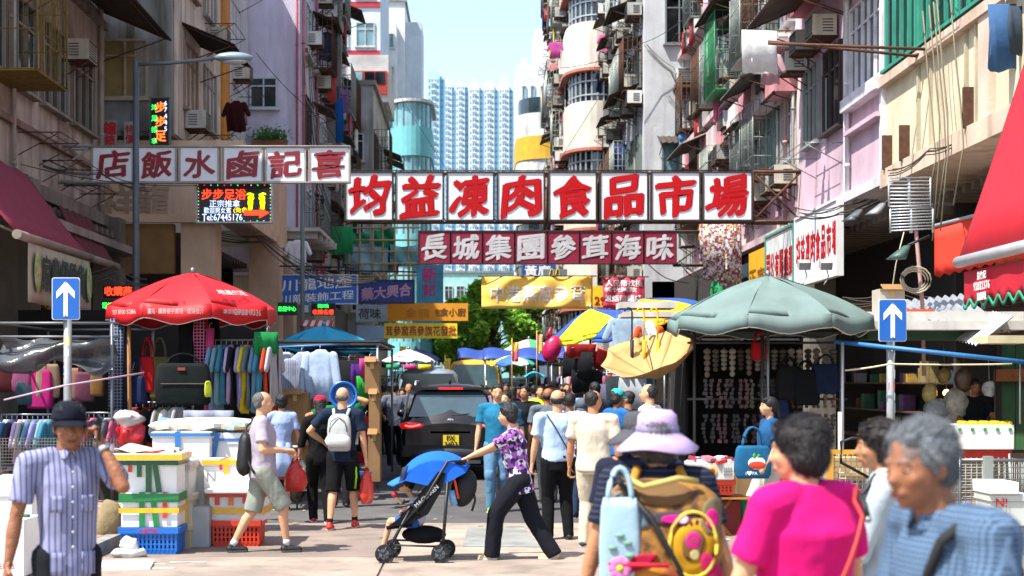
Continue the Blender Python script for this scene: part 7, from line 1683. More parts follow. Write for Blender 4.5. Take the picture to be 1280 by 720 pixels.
    for i in range(2):
        ar = (1 if male else .9) * f ** .5
        q.cap(sho[i] + (neck - sho[i]) * .55 + V((0, 0, -.008 * h)), sho[i] + V((0, 0, -.002 * h)), .038 * h, .040 * h * ar)
        if sleeve == 'short':
            e = sho[i] + (elb[i] - sho[i]) * .72; m_ = sho[i].lerp(e, .5); q.cap(sho[i] - V((0, 0, .006 * h)), m_, .0385 * h * ar, .036 * h * ar, 12); q.cyl(m_, e, .036 * h * ar, .040 * h * ar, 16)
        elif sleeve == 'long':
            q.cap(sho[i] - V((0, 0, .006 * h)), elb[i], .040 * h * ar, .034 * h * ar, 12); q.cap(elb[i], wr[i] - hdir[i] * .012 * h, .034 * h * ar, .022 * h * ar, 12)
        elif sleeve == 'half': 
            q.cap(sho[i] - V((0, 0, .006 * h)), elb[i], .041 * h * ar, .033 * h * ar, 12); q.cyl(elb[i], elb[i] + (wr[i] - elb[i]) * .3, .034 * h * ar, .034 * h * ar, 14)
    loc('top', remesh(q, .010 if near else .0135, 2, disp=.009, dscale=.13 if near else .09, mats=[tcol], seed=seed))
    if collar:
        for s in (-1, 1):
            q = MB(); q.sheet(lambda u, v: T(s * (.004 + .040 * u + .012 * v * (1 - u)), .050 * math.cos(u * 1.9) - .006 + .014 * v, .325 + .006 * u - .028 * v), 8, 3, .005); loc('collar', q.mesh(tcol))
    if buttons:
        q = MB()
        for k in range(6): q.sph(T(.002, (.084 + .002) * fw + bust * .6, .26 - k * .045), .0045 * h, 8, 5)
        loc('buttons', q.mesh(M('#b8b8c4', rough=.3)))
        q = MB()
        for s in (-1, 1):
            for (zz, hh) in ((.19, .05), (.02, .07)): q.sheet(lambda u, v: T(s * (.025 + .042 * u), .087 * fw - .012 * u, zz - hh * v), 4, 4, .004)
        loc('pockets', q.mesh(tcol))
    # ---- bottom
    kind, bc = bottom[0], bottom[1]; bmt = fab(bc, *bottom[2:]); q = MB(); g_ = f ** .6
    if kind in ('trousers', 'shorts', 'wide'):
        tor(q, [(-.06, .088 * f, .070 * f, 0), (-.01, .096 * f, .074 * f, 0), (.035, .090 * f, .069 * f, 0)])
        for i in range(2):
            sh = ankles[i] - knees[i]; k_ = 1.25 if kind == 'wide' else 1
            q.cap(hips[i] + W(0, 0, -.005), hips[i] + (knees[i] - hips[i]) * .5, .060 * h * g_, .054 * h * g_ * k_ ** .5, 12)
            if kind == 'shorts': q.cyl(hips[i] + (knees[i] - hips[i]) * .5, knees[i] + (ankles[i] - knees[i]) * .06, .053 * h * g_, .054 * h, 16)
            else: q.cap(hips[i] + (knees[i] - hips[i]) * .5, knees[i], .054 * h * g_ * k_ ** .5, .043 * h * k_, 12); q.cap(knees[i], knees[i] + sh * .5, .044 * h * k_, .041 * h * k_, 12); q.cap(knees[i] + W(0, .004, .012), knees[i] + W(0, .004, -.012), .044 * h); q.cyl(knees[i] + sh * .4, ankles[i] + sh * .10, .040 * h * k_, .034 * h * k_ * (1.15 if kind == 'wide' else 1), 16)
        loc('shorts' if kind == 'shorts' else 'trousers', remesh(q, .011 if near else .0125, 1, disp=.006, dscale=.08, mats=[bmt], seed=seed + 3))
    elif kind in ('skirt', 'dress'):
        q.loft([[pel + V(((rx + .006 * math.sin(6 * a)) * h * math.cos(a), (rx * .8 + .006 * math.sin(6 * a)) * h * math.sin(a), z * h)) for a in [2 * math.pi * i / 30 for i in range(30)]] for z, rx in ((.06, .082 * f), (0, .098 * f), (-.1, .112 * f), (-.23, .13 * f))]); loc('skirt', q.mesh(bmt))
    if belt: q = MB(); tor(q, [(.022, .098 * f, .077 * f, 0), (.038, .097 * f, .076 * f, 0)], 24); loc('belt', q.mesh(M(belt, rough=.4)))
    # ---- shoes
    for i in range(2):
        a = ankles[i]; q = MB(); q.m = 0; pit = lift[i] > .02
        q.cap(a + W(0, -.016, -.022), a + W(0, .072, -.029 - (.02 if pit else 0)), .0245 * h, .0195 * h, 12, side=(1, 0, 0), k=1.0)
        if shoes[0] != '~': q.cap(a + W(0, -.01, -.005), a + W(0, -.01, -.02), .022 * h, .024 * h, 10)
        q.m = 1; q.cap(a + W(0, -.020, -.038), a + W(0, .078, -.040 - (.02 if pit else 0)), .0135 * h, .0125 * h, 12, side=(1, 0, 0), k=1.8)
        c = shoes.strip('~'); loc('shoe', q.mesh([M(c, rough=.6, var=.2, scale=12), M('#c9c9c4' if c != '#1a1a1a' else '#3a3a3a', rough=.7)]))
        if socks: q = MB(); q.cyl(a + W(0, -.004, 0), a + (knees[i] - a) * .14, .0205 * h, .0215 * h, 12); loc('sock', q.mesh(fab(socks)))
    th['_sho'] = 0; del th['_sho']
    return th, dict(sho=sho, elb=elb, wr=wr, T=T, Hd=Hd, pel=pel, h=h, W=W, m=rotz(R(face)), o=V((x0, D, zoff)))
def held(kind, label, pj, pts_mb, mat, name=None, cat=None):
    """thing carried by a person: mesh written in the person's own axes"""
    o = thing(name or kind, label, cat or kind.split('_')[-1], pj['o'] , math.atan2(pj['m'][1][0], pj['m'][0][0])); return o
def carrier(label, pj, i, col, w=.24, h=.3, d=.10, txt=None, name='plastic_bag', trans=0, drop=.10, dx=0):
    t = held('plastic_bag', label, pj, None, None, name, 'bag'); w_ = pj['wr'][i] + (pj['wr'][i] - pj['elb'][i]).normalized() * .06 * pj['h'] + V((dx, 0, 0)); q = MB()
    def rg(z, a, b): return [w_ + V((a * math.cos(t_) + .012 * math.sin(5 * t_ + z * 30), b * math.sin(t_) + .012 * math.sin(4 * t_ + 1 + z * 20), z)) for t_ in [2 * math.pi * k / 20 for k in range(20)]]
    q.loft([rg(-.02, .012, .012), rg(-drop, d * .35, w * .16), rg(-drop - h * .35, d * .5, w * .42), rg(-drop - h * .7, d * .6, w * .5), rg(-drop - h, d * .35, w * .38)])
    put('bag_body', q.mesh(M(col, rough=.35, var=.3, scale=12, bump=.6, bscale=14, trans=trans)), t, local=True)
    q = MB()
    for s in (-.01, .01): q.path([w_ + V((s, -.02, -drop * .6)), w_ + V((s, 0, .012)), w_ + V((s, .02, -drop * .6))], .007, 5)
    put('handles', q.mesh(M(col, rough=.35)), t, local=True); return t
def strap(pj, side=1, r=.012, fat=1.0, mat=None, back=True, low=-.01, parent=None, off=.088):
    """diagonal strap over one shoulder to the opposite hip, following the torso"""
    T = pj['T']; pts = []; 
    for k in range(13):
        u = k / 12; x = side * (.085 - .185 * u); z = .315 - (.315 - low) * u
        y = off * fat * math.sqrt(max(.12, 1 - (x / .115) ** 2)) * (1 if z < .27 else .72)
        pts.append(T(x, -y if back else y, z))
    q = MB(); q.path(pts, r, 6); return q
def backpack(label, pj, col, col2, w=.28, h=.42, d=.16, fat=1, zt=.29, pat=None, straps=True, c3=None, scl=1.0, detail=True):
    t = held('backpack', label, pj, None, None, 'backpack', 'backpack'); T = pj['T']; hh = pj['h']; yb = -(.072 * fat) * hh
    c = T(0, 0, zt) + V((0, yb, 0)); m = M(col, rough=.75, var=.2, scale=6, bump=.3, bscale=20, pat=pat, col2=c3)
    def rr(z, k, kd): 
        out = []
        for i in range(24):
            a = 2 * math.pi * i / 24; x = w / 2 * k * math.copysign(abs(math.cos(a)) ** .6, math.cos(a)); y = d / 2 * kd * math.copysign(abs(math.sin(a)) ** .7, math.sin(a)) - d / 2 * kd
            out.append(c + V((x, y, z)))
        return out
    q = MB(); q.loft([rr(0, .35, .35), rr(-.02, .7, .6), rr(-.06, .9, .8), rr(-h * .4, 1, .95), rr(-h * .8, 1, 1), rr(-h * .97, .9, .9), rr(-h, .7, .7)]); put('bag_body', q.mesh(m), t, local=True)
    q = MB(); q2 = MB()
    yy = c.y - d * .95
    if detail:
        q.cap((c.x - w * .28, yy - .01, c.z - h * .72), (c.x + w * .28, yy - .01, c.z - h * .72), .075, .075, 12, (0, 1, 0), .4); put('front_pocket', q.mesh(M(col2, rough=.75, var=.15)), t, local=True)
        q2.path([(c.x - w * .38, yy + .008, c.z - h * .48), (c.x - w * .3, yy - .004, c.z - h * .2), (c.x, yy + .02, c.z - h * .08), (c.x + w * .3, yy - .004, c.z - h * .2), (c.x + w * .38, yy + .008, c.z - h * .48)], .006, 5); put('zip', q2.mesh(M('#5a5c60', rough=.6)), t, local=True)
    if straps:
        for s in (-1, 1):
            q = MB(); q.path([c + V((s * w * .25, -.01, -.05)), T(s * .055, -.035, .318), T(s * .062, .03, .318), T(s * .075, .075 * fat, .25), T(s * .095, .06 * fat, .15), T(s * .105, -.02, .08)], .02, 6); put('strap', q.mesh(M(col2, rough=.8)), t, local=True)
    return t, c

# ---- mid ground
# man walking right with black shoulder bag
pA, jA = person('man walking right in grey tee and beige cargo shorts with black shoulder bag', 327, D=14.6, face=-78, H=1.70, fat=1.08, feet=((.03, .17), (-.03, -.15)), lift=(0, .0), hands=((.12, .13, .62), (-.14, .16, .60)), elbow=(V((.5, -1, -.2)), V((-.5, -1, -.2))), top=('#a59aa6',), bottom=('shorts', '#8c9084'), shoes='#1a1a1a', socks='#d8d8d8', hair=('thin', 'grey'), head=(0, -2), skin='light')
t = thing('shoulder_bag', 'black shoulder bag carried behind the man in beige shorts', 'bag', jA['o'], R(-78)); q = MB(); q.cap(jA['T'](0, -.098, .17), jA['T'](0, -.105, .04), .105, .13, 16, (0, 1, 0), .62)
put('bag_body', q.mesh(M('#101012', rough=.6, bump=.4, bscale=14)), t, local=True); put('strap', strap(jA, -1, .012, 1.12).mesh(M('#16161a')), t, local=True); q = MB(); q.path([jA['T'](-.08, .05, .30), jA['T'](-.03, .085, .2), jA['T'](.06, .07, .1)], .012, 6); put('strap', q.mesh(M('#16161a')), t, local=True)
carrier('red and white plastic bag behind the beige shorts man', jA, 1, '#c02418', dx=-.05)
# woman in checked blue dress
pB, jB = person('woman in pale blue checked dress behind the grey tee man', 352, ppm=92, face=8, H=1.58, sex='f', feet=((.05, -.03), (-.05, .03)), top=('#7b92c0', 'finecheck', '#a9b8d8'), bottom=('dress', '#7b92c0', 'finecheck', '#a9b8d8'), shoes='~#2a2422', hair=('bob', 'black'), skin='tan')
carrier('translucent white plastic bag held beside the checked dress', jB, 0, '#c8c4b4', .26, .3, .14, trans=.25)
# woman in black with crimson cap and magenta shoes
pC, jC = person('woman dressed in black with crimson cap and magenta shoes', 400, ppm=101, face=15, H=1.58, sex='f', fat=1.02, feet=((.05, -.08), (-.04, .10)), lift=(0, 0), top=('#0d0d10',), bottom=('trousers', '#0c0c0e'), shoes='#b81458', hair=('long', 'brown'), hat=('cap', '#c0153a'), sleeve='half', hands=((.17, .03, .47), (-.16, .05, .5)))
carrier('shiny black plastic bag held by the woman in black', jC, 1, '#121214', .28, .34, .14)
# man with grey white backpack
pD, jD = person('man in dark tee and black lime striped shorts seen from behind in red trainers', 428, ppm=105, face=-6, H=1.70, fat=1.02, feet=((.075, .09), (-.065, -.10)), hands=((.165, .02, .47), (-.15, .08, .60)), elbow=(None, V((-1, -.6, 0))), top=('#18263a',), bottom=('shorts', '#0d0e10'), shoes='#d0281c', socks='#161616', hair=('bald', 'grey'), skin='light')
backpack('light grey backpack on the back of the man in dark tee', jD, '#a9aaa6', '#b9bab6', .28, .44, .15)
for s in (-1, 1):
    q = MB(); q.path([jD['pel'] + V((s * .155, 0, -.04)), jD['pel'] + V((s * .17, .0, -.25)), jD['pel'] + V((s * .15, .03, -.40))], .014, 5); put('lime_stripe', q.mesh(M('#8fd01c', rough=.6)), pD, local=True)
carrier('bright red plastic bag hanging from the backpack man\'s right hand', jD, 0, '#e0341f', .26, .34, .14, trans=.15)
# person in green with blue basin on the head
pE, jE = person('person in green shirt standing behind and lifting a blue basin', 425, ppm=90, face=5, H=1.66, top=('#0f6a44',), hands=((.09, -.06, .93), (-.15, .02, .8)), elbow=(V((1, -.4, -.3)), V((-1, -.4, -.3))), bottom=('trousers', '#1a1a20'), hair=('short', 'black'))
th = thing('blue_basin', 'round blue plastic basin held up behind the backpack man', 'basin', P(430, 497, 19.2)); c = P(430, 494, 19.2); q = MB()
q.loft([[c + V((r * math.cos(a), -y, r * math.sin(a))) for a in [2 * math.pi * i / 28 for i in range(28)]] for r, y in ((.10, -.02), (.14, -.015), (.165, .08), (.19, .085), (.19, .07), (.17, .06), (.15, -.04), (.1, -.05))]); q.build('basin', M('#1668b8', rough=.35), th)
q = MB(); q.path([c + V((.14 * math.cos(a), -.028, .14 * math.sin(a))) for a in [2 * math.pi * i / 28 for i in range(29)]], .008, 5); q.build('ridge', M('#0f4a8a', rough=.4), th)
# plaid shirt man walking away
person('man in dark plaid short sleeved shirt walking away beside the black car', 494, ppm=60, face=0, H=1.72, fat=1.12, top=('#2a2e38', 'finecheck', '#7a8090'), bottom=('trousers', '#12141c'), feet=((.06, .05), (-.06, -.06)), hands=((.16, .06, .56), (-.15, .06, .58)), hair=('short', 'black'))
person('woman in black and yellow vest facing the camera left of the car', 503, D=31, face=178, H=1.6, sex='f', top=('#17171a',), bottom=('trousers', '#16161c'), hair=('bob', 'black'))
person('balding man in yellow striped singlet facing the camera', 511, D=30.2, face=185, H=1.70, top=('#c8b84a', 'hstripe', '#e2e2dc'), bottom=('trousers', '#1a1c24'), hair=('thin', 'black'), skin='tan')
person('person in white cap and yellow stripes further back left of the car', 489, D=37, face=170, H=1.72, top=('#c9c03a', 'hstripe', '#e2e2dc'), bottom=('trousers', '#22242c'), hair=('short', 'black'), hat=('cap', '#d8d8d8'))
person('dark dressed passer-by behind the tall cardboard', 480, D=34, face=30, H=1.66, top=('#16181c',), bottom=('trousers', '#14161a'))
# man in teal shirt and jeans right of the car
person('man in teal blue shirt and jeans walking towards the car', 622, ppm=93, face=172, H=1.72, top=('#1f6a8a',), bottom=('trousers', '#5a7f9c'), shoes='#7ab81c', feet=((.05, .06), (-.05, -.05)), hair=('short', 'black'), head=(10, -8), skin='light', hands=((.17, .05, .46), (-.18, .06, .47)))
# purple blouse woman pushing the stroller (walks left)
pF, jF = person('woman in purple floral blouse and dark trousers pushing the stroller', 650, D=14.0, face=84, H=1.60, sex='f', fat=1.05, feet=((.035, -.18), (-.035, .19)), lift=(.0, 0), hands=((.10, .315, .625), (-.10, .335, .62)), elbow=(V((.6, -.4, -1)), V((-.6, -.4, -1))), top=('#3a2a5a', 'floral', '#a060b0'), hemz=-.08, bottom=('wide', '#14161e'), shoes='~#d8b070', hair=('bob', 'black'), lean=.16, head=(0, -6), skin='light', grips=(.9, .9))
# white shirt man from behind
pG, jG = person('man in light blue short sleeved shirt and black trousers seen from behind', 697, ppm=113, face=8, H=1.66, fat=1.1, feet=((.075, .02), (-.06, .03)), top=('#a9c2de',), bottom=('trousers', '#0d0d10'), shoes='#1a1a1a', hair=('bald', 'black'), belt='#0a0a0a', skin='light', head=(-8, 0), hemz=-.0)
t = thing('sling_strap', 'thin dark sling strap across the light blue shirt back', 'strap', jG['o'], R(8)); put('strap', strap(jG, -1, .007, 1.2).mesh(M('#16203a')), t, local=True)
# cream shirt man
pH, jH = person('man in cream tee and beige trousers looking right', 742, ppm=118, face=-20, H=1.66, fat=1.14, feet=((.06, .04), (-.06, .0)), top=('#c9bda8',), bottom=('trousers', '#c2b69e'), shoes='#2a3a4a', hair=('thin', 'black'), head=(-30, -4), skin='tan')
carrier('purple carrier bag in the cream tee man\'s right hand', jH, 0, '#7a3aa8', .26, .28, .12)
# small head items between
person('woman in blue top with turquoise cap behind the cream tee man', 771, ppm=96, face=-50, H=1.64, sex='f', fat=1.05, top=('#1f5fa0',), bottom=('trousers', '#22324a'), hair=('bob', 'brown'), hat=('cap', '#2fb0b0', '#2fb0b0'), skin='brown', head=(-20, -10))
person('close cropped man in white shirt looking left on the right of the crowd', 812, ppm=104, face=60, H=1.72, top=('#d8d8d8',), bottom=('trousers', '#2a2c34'), hair=('thin', 'black'), skin='light', head=(10, 0))
person('woman in grey headscarf and striped top in the crowd', 727, ppm=92, face=20, H=1.52, sex='f', top=('#5a646c', 'hstripe', '#8a929a'), bottom=('skirt', '#4a525a'), hair=('none', 'black'), hat=('hijab', '#566068'), sleeve='long')
# crowd table: px, D, facing, height, top colour, hair, description
CR = [(656, 23, 175, 1.68, ('#15181c',), 'short', 'man in black polo with turquoise collar facing the camera', 'm'),
      (675, 27, 182, 1.66, ('#c2cc2a',), 'short', 'man in lime yellow tee behind the black polo man', 'm'),
      (685, 20.5, 5, 1.66, ('#5c6670',), 'bald', 'shaved head man in grey shirt walking away', 'm'),
      (692, 28, 178, 1.74, ('#15171c',), 'short', 'man with dark glasses and cap walking towards the camera', 'm'),
      (702, 25, 185, 1.62, ('#2a2024',), 'bob', 'woman with sunglasses pushed close behind the bald man', 'f'),
      (712, 18.5, -15, 1.60, ('#c88a98', 'floral', '#e8e0e0'), 'short', 'man in pink patterned shirt behind the light blue shirt', 'm'),
      (718, 27, 176, 1.78, ('#2f343c',), 'short', 'taller man with glasses in dark shirt facing the camera', 'm'),
      (734, 24, 4, 1.72, ('#8aa0b8',), 'short', 'man in pale blue shirt walking away mid crowd', 'm'),
      (743, 21, -8, 1.74, ('#1a2230',), 'short', 'broad man in navy tee walking away', 'm'),
      (757, 25, 200, 1.66, ('#5a2a30',), 'bob', 'woman in maroon blouse near the right stalls', 'f'),
      (641, 27, 12, 1.66, ('#181818',), 'long', 'long haired woman in black walking away', 'f'),
      (633, 31, 178, 1.70, ('#8a2a50',), 'short', 'person in plum shirt far left of the crowd', 'm'),
      (648, 34, 170, 1.62, ('#6a3a7a',), 'bob', 'woman in violet top deep in the crowd', 'f'),
      (664, 36, 4, 1.70, ('#3a3a44',), 'short', 'man in charcoal tee deep in the crowd', 'm'),
      (678, 38, 180, 1.68, ('#d8d4c8',), 'short', 'person in off white shirt under the turquoise parasol', 'm'),
      (694, 36, 0, 1.6, ('#a03a3a',), 'bob', 'woman in brick red top deep in the crowd', 'f'),
      (708, 34, 182, 1.7, ('#20242c',), 'short', 'man in dark jacket deep in the crowd', 'm'),
      (726, 33, 175, 1.6, ('#3a5a8a',), 'bob', 'woman in denim blue deep in the crowd', 'f'),
      (745, 31, 190, 1.68, ('#26262a',), 'short', 'man in black shirt by the far right stalls', 'm'),
      (765, 28, 95, 1.66, ('#46505a',), 'short', 'stall keeper in grey facing the street', 'm'),
      (604, 40, 3, 1.7, ('#303844',), 'short', 'man in slate shirt just right of the car roof', 'm'),
      (618, 36, 176, 1.62, ('#8a6a8a',), 'bob', 'woman in mauve just right of the car', 'f'),
      (632, 20.5, 168, 1.60, ('#1a3a58',), 'short', 'older person in dark blue half hidden by the purple blouse', 'm'),
      (668, 31, 6, 1.66, ('#7a8690',), 'short', 'man in light grey shirt walking away deep in the crowd', 'm'),
      (785, 19, 60, 1.62, ('#2a2a30',), 'short', 'shopper in black at the accessory stall corner', 'm'),
      (652, 42, 1, 1.7, ('#c04a5a',), 'short', 'far walker in coral red shirt', 'm'), (684, 44, 1, 1.66, ('#2a4a3a',), 'short', 'far walker in dark green shirt', 'm'), (702, 43, 182, 1.66, ('#c8c8c8',), 'bob', 'far woman in white blouse', 'f'), (716, 41, 2, 1.7, ('#24304a',), 'short', 'far walker in navy shirt', 'm'), (739, 38, 178, 1.62, ('#b88a3a',), 'bob', 'far woman in mustard blouse', 'f')]
for k, (px, D, fc_, H, tp, hr, l, sx) in enumerate(CR):
    person(l, px, D=D, face=fc_, H=H, sex=sx, top=tp, hair=(hr, 'black'), bottom=('trousers', ('#1a1c22', '#23304a', '#3a3c40', '#5a5448')[k % 4]), fat=1 + .04 * (k % 4), skin=('tan', 'light', 'brown')[k % 3], glasses='glasses' in l, feet=((.05, .04 * (-1) ** k), (-.05, -.05 * (-1) ** k)), group='people in the market crowd', hat=('cap', '#15171c') if 'cap' in l else None, head=((k * 37) % 50 - 25, -(k * 13) % 12))
# right: pony tail woman with blue tote
pK, jK = person('woman with ponytail in blue top carrying a blue tote', 962, ppm=112, face=100, H=1.60, sex='f', top=('#1f4f7a',), bottom=('shorts', '#b8b4ac'), shoes='~#3a7ab0', hair=('pony', 'black'), skin='light', feet=((.04, .12), (-.04, -.08)), hands=((.17, .06, .50), (-.17, .10, .52)))
t = bag('blue cloth tote with printed bowl and fruit held by the ponytail woman', 941, 557, 15.6, .42, .36, .1, '#1d5a80', .1, .22, name='tote_bag')
q = MB(); q.m = 0; q.sph((.03, -.054, .17), (.10, .008, .07), 14, 8); q.m = 1; q.sph((.03, -.058, .15), (.095, .008, .045), 14, 6); q.m = 2; q.sph((0, -.058, .25), (.02, .008, .03), 8, 6); q.sph((.05, -.058, .25), (.02, .008, .02), 8, 6); put('print', q.mesh([W_, M('#c83a1c'), M('#3a9a3a')]), t, local=True)
q = MB(); text_mb(q, 'I♥PA', (-.03, -.056, .06), .05, bold=.01); put('lettering', q.mesh(W_), t, local=True)
person('vendor in black working in the dark shop behind the food counter', 1218, D=20.6, face=170, H=1.68, top=('#101114',), bottom=('trousers', '#101114'), hair=('short', 'black'), hands=((.1, .2, .62), (-.1, .2, .62)), head=(10, -20), skin='brown', zoff=.1)

# ---- stroller with child
x, y = X_(522, 13.95), 13.95
st_ = thing('stroller', 'black framed stroller with bright blue hood facing left', 'stroller', (x, y, 0)); BK = M('#141518', rough=.5); BKF = fab('#0e0f12'); BLF = fab('#1f62c8', var=.15)
def sp(px, py, dy=0): return V((X_(px, 13.95), y + dy, Z_(py, 13.95)))
for px_, rr_ in ((482, .088), (551, .088)):
    for dy in (-.22, .22):
        for d2 in (-.022, .022):
            c = sp(px_ + (7 if dy > 0 else 0), 704 - (9 if px_ > 520 else 8), dy); c.z = rr_ + .002; q = MB(); q.cyl(c + V((0, d2 - .011, 0)), c + V((0, d2 + .011, 0)), rr_, n=22); w_ = q.build('wheel', M('#17181a', rough=.8), st_)
            q = MB(); q.cyl(c + V((0, d2 - .014, 0)), c + V((0, d2 + .014, 0)), .05, n=16); q.build('hub', M('#55585c', rough=.4), w_)
            q = MB()
            for k in range(5): q.cyl(c + V((0, d2 - .016, 0)), c + V((.075 * math.cos(k * 1.257), d2 - .016, .075 * math.sin(k * 1.257))), .007, n=4)
            q.build('spokes', M('#3c3f44', rough=.4), w_, kind='stuff')
for dy in (-.22, .22):
    q = MB(); q.cyl(sp(484, 690, dy), sp(513, 636, dy), .014); q.build('front_leg', BK, st_)
    q = MB(); q.cyl(sp(553, 690, dy), sp(560, 600, dy), .014); q.build('rear_leg', BK, st_)
    q = MB(); q.path([sp(502, 655, dy), sp(530, 625, dy), sp(560, 575, dy), sp(582, 583 - 8, dy * .9)], .014, 8); q.build('side_tube', BK, st_)
    q = MB(); q.cyl(sp(488, 678, dy), sp(553, 680, dy), .010); q.build('brace', BK, st_)
    q = MB(); q.path([sp(582, 577, dy * .9), sp(572, 577, dy * .8), sp(567, 579, dy * .7)], .022, 8); q.build('handle', M('#0c0c0c', rough=.9), st_)
    q = MB(); q.path([sp(495, 632, dy), sp(516, 628, dy), sp(524, 640, dy)], .014, 6); q.build('arm_rest', BK, st_)
for (a, b) in ((sp(484, 688, -.22), sp(484, 688, .22)), (sp(553, 688, -.22), sp(553, 688, .22)), (sp(560, 577, -.2), sp(560, 577, .2)), (sp(504, 628, -.22), sp(504, 628, .22))): q = MB(); q.cyl(a, b, .012); q.build('cross_bar', BK, st_)
q = MB(); q.sheet(lambda u, v: sp(512 + 44 * v + 0, 650 - 62 * v + 6 * math.sin(3.14 * u), -.2 + .4 * u), 6, 8, .02); q.build('backrest', BKF, st_)
q = MB(); q.sheet(lambda u, v: sp(484 + 32 * v, 655 - 4 * v + 3 * math.sin(3.14 * u), -.2 + .4 * u), 6, 4, .03); q.build('seat', BKF, st_)
for dy in (-.215, .215):
    q = MB(); q.prism([(sp(514, 652).x, sp(514, 652).z), (sp(486, 656).x, sp(486, 656).z), (sp(500, 645).x, sp(500, 645).z), (sp(530, 612).x, sp(530, 612).z), (sp(548, 588).x, sp(548, 588).z), (sp(558, 590).x, sp(558, 590).z), (sp(552, 612).x, sp(552, 612).z), (sp(536, 640).x, sp(536, 640).z)], .012, off=(0, y + dy, 0)); q.build('side_panel', BKF, st_)
q = MB(); text_mb(q, 'MACLAREN', (sp(534, 618).x, y - .226, sp(534, 618).z), .04, mat=Matrix.Rotation(R(-42), 3, 'Y'), bold=.01, wmax=.3); q.build('lettering', M('#b8b8b8'), st_)
q = MB(); q.sph(sp(530, 668), (.22, .17, .09), 16, 8); q.build('basket', BKF, st_)
# hood: arc of cloth from the rear tube round to the front visor
hc0 = sp(548, 600)
def hood(u, v, k=1.0):
    a = R(36 + 128 * u); r = .345 * k; cx = hc0 + V((.0, 0, -.06)); yy = (v - .5) * 2
    return cx + V((math.cos(a) * r * (1.12 - .15 * yy * yy), yy * .205, math.sin(a) * r * (1 - .28 * abs(yy) ** 2.5)))
q = MB(); q.sheet(lambda u, v: hood(u, v), 12, 12, .008); q.build('hood', BLF, st_)
q = MB(); q.sheet(lambda u, v: hood(1 + .10 * u, v, 1 + .30 * u), 4, 12, .012); q.build('hood_visor', fab('#2f74d8'), st_)
for dy in (-.205, .205):
    q = MB(); pts = [hc0 + V((0, 0, -.06))] + [hood(u / 8, .5 + dy / .41) for u in range(9)]; n_ = len(pts)
    q.add([V((p.x, y + dy, p.z)) for p in pts] + [V((p.x, y + dy * 1.03, p.z)) for p in pts], [tuple(range(n_)), tuple(reversed(range(n_, 2 * n_)))]); q.build('hood_side', BLF if dy < 0 else BLF, st_)
q = MB(); q.sheet(lambda u, v: sp(512 - 8 * v - 6 * u, 580 + 26 * u + 3 * v, -.20), 3, 2, .01); q.build('mesh_window', M('#1a2026', rough=.7, alpha=.7), st_)
sb = thing('black_nappy_bag', 'black bag with orange trim and bottle pocket hung on the stroller handle', 'bag', sp(580, 612)); q = MB(); q.sph(sp(580, 610), (.125, .12, .19), 16, 10, mat=Matrix.Rotation(.25, 3, 'Y')); q.build('bag_body', M('#121317', rough=.7, bump=.4, bscale=15), sb)
q = MB(); q.path([sp(565, 586, -.13), sp(569, 602, -.13), sp(573, 622, -.12)], .014, 6); q.build('orange_trim', M('#d84a14', rough=.6), sb)
q = MB(); q.cyl(sp(568, 630, -.12), sp(564, 612, -.12), .035, n=10); q.build('water_bottle', M('#6aa8d0', rough=.2), sb); q = MB(); q.path([sp(562, 592, -.14), sp(568, 588, -.14), sp(572, 594, -.14), sp(566, 598, -.14)], .012, 5); q.build('yellow_clip', M('#e8d01c'), sb)
q = MB(); q.path([sp(590, 600, -.05), sp(594, 625, -.05), sp(590, 638, -.05)], .012, 5); q.build('loose_strap', BLACK, sb)
# child
ch = thing('child', 'small child in pale top sitting in the stroller holding a red toy', 'child', sp(515, 655)); b = MB(); s_ = .58
hd_ = sp(508, 606); tc_ = sp(521, 640)
b.sph(hd_, (.068, .062, .078), 14, 10); b.sph(hd_ + V((-.062, 0, -.012)), .012, 8, 6); b.sph(hd_ + V((-.045, 0, -.04)), (.03, .035, .03), 10, 6); b.cap(hd_ + V((.01, 0, -.05)), tc_ + V((0, 0, .08)), .03, .03)
for dy in (-.09, .09):
    sh_ = sp(518, 628, dy); eb = sp(510, 636, dy * 1.2); wv = sp(497, 622, dy * .8) if dy < 0 else sp(503, 640, dy); b.cap(sh_, eb, .028, .023); b.cap(eb, wv, .022, .016); hand(b, wv, wv - eb, V((0, -dy, 0)), .62, 1, .7)
    b.cap(sp(516, 653, dy * .6), sp(488, 652, dy * .9), .048, .036); b.cap(sp(488, 652, dy * .9), sp(479, 684, dy * .9), .034, .022)
b.cap(sp(521, 650), sp(521, 630), .08, .075)
put('body', remesh(b, .008, 1, mats=[SK['light']]), ch, at=V((0, 0, 0)))
q = MB(); q.sph(hd_ + V((.012, 0, .016)), (.073, .067, .076), 14, 10); q.build('hair', HAIRS['black'], ch)
q = MB(); q.cap(sp(521, 648), sp(521, 630), .088, .08); [q.cap(sp(518, 629, d), sp(514, 633, d * 1.25), .042, .038) for d in (-.09, .09)]; put('top', remesh(q, .012, 1, .005, .06, [fab('#b8b8cc')]), ch, at=V((0, 0, 0)))
q = MB(); [q.cap(sp(518, 653, d * .6), sp(498, 652, d * .8), .058, .05) for d in (-.09, .09)]; put('shorts', remesh(q, .012, 1, .004, .06, [fab('#2a5aa8')]), ch, at=V((0, 0, 0)))
for d in (-.085, .085): q = MB(); q.cap(sp(481, 687, d), sp(473, 693, d), .032, .026); q.build('shoe', M('#a87aa8', rough=.6, pat='blotch', col2='#c83a5a', scale=9), ch)
for s in (-1, 1): q = MB(); q.sph(hd_ + V((-.060, s * .022, .008)), (.004, .008, .006)); q.build('eye', BLACK, ch)
q = MB(); q.sph(sp(494, 617, -.09), (.032, .03, .03)); tag(q.build('red_toy', M('#d0182a', rough=.4)), 'small red toy in the hand of the stroller child', 'toy')
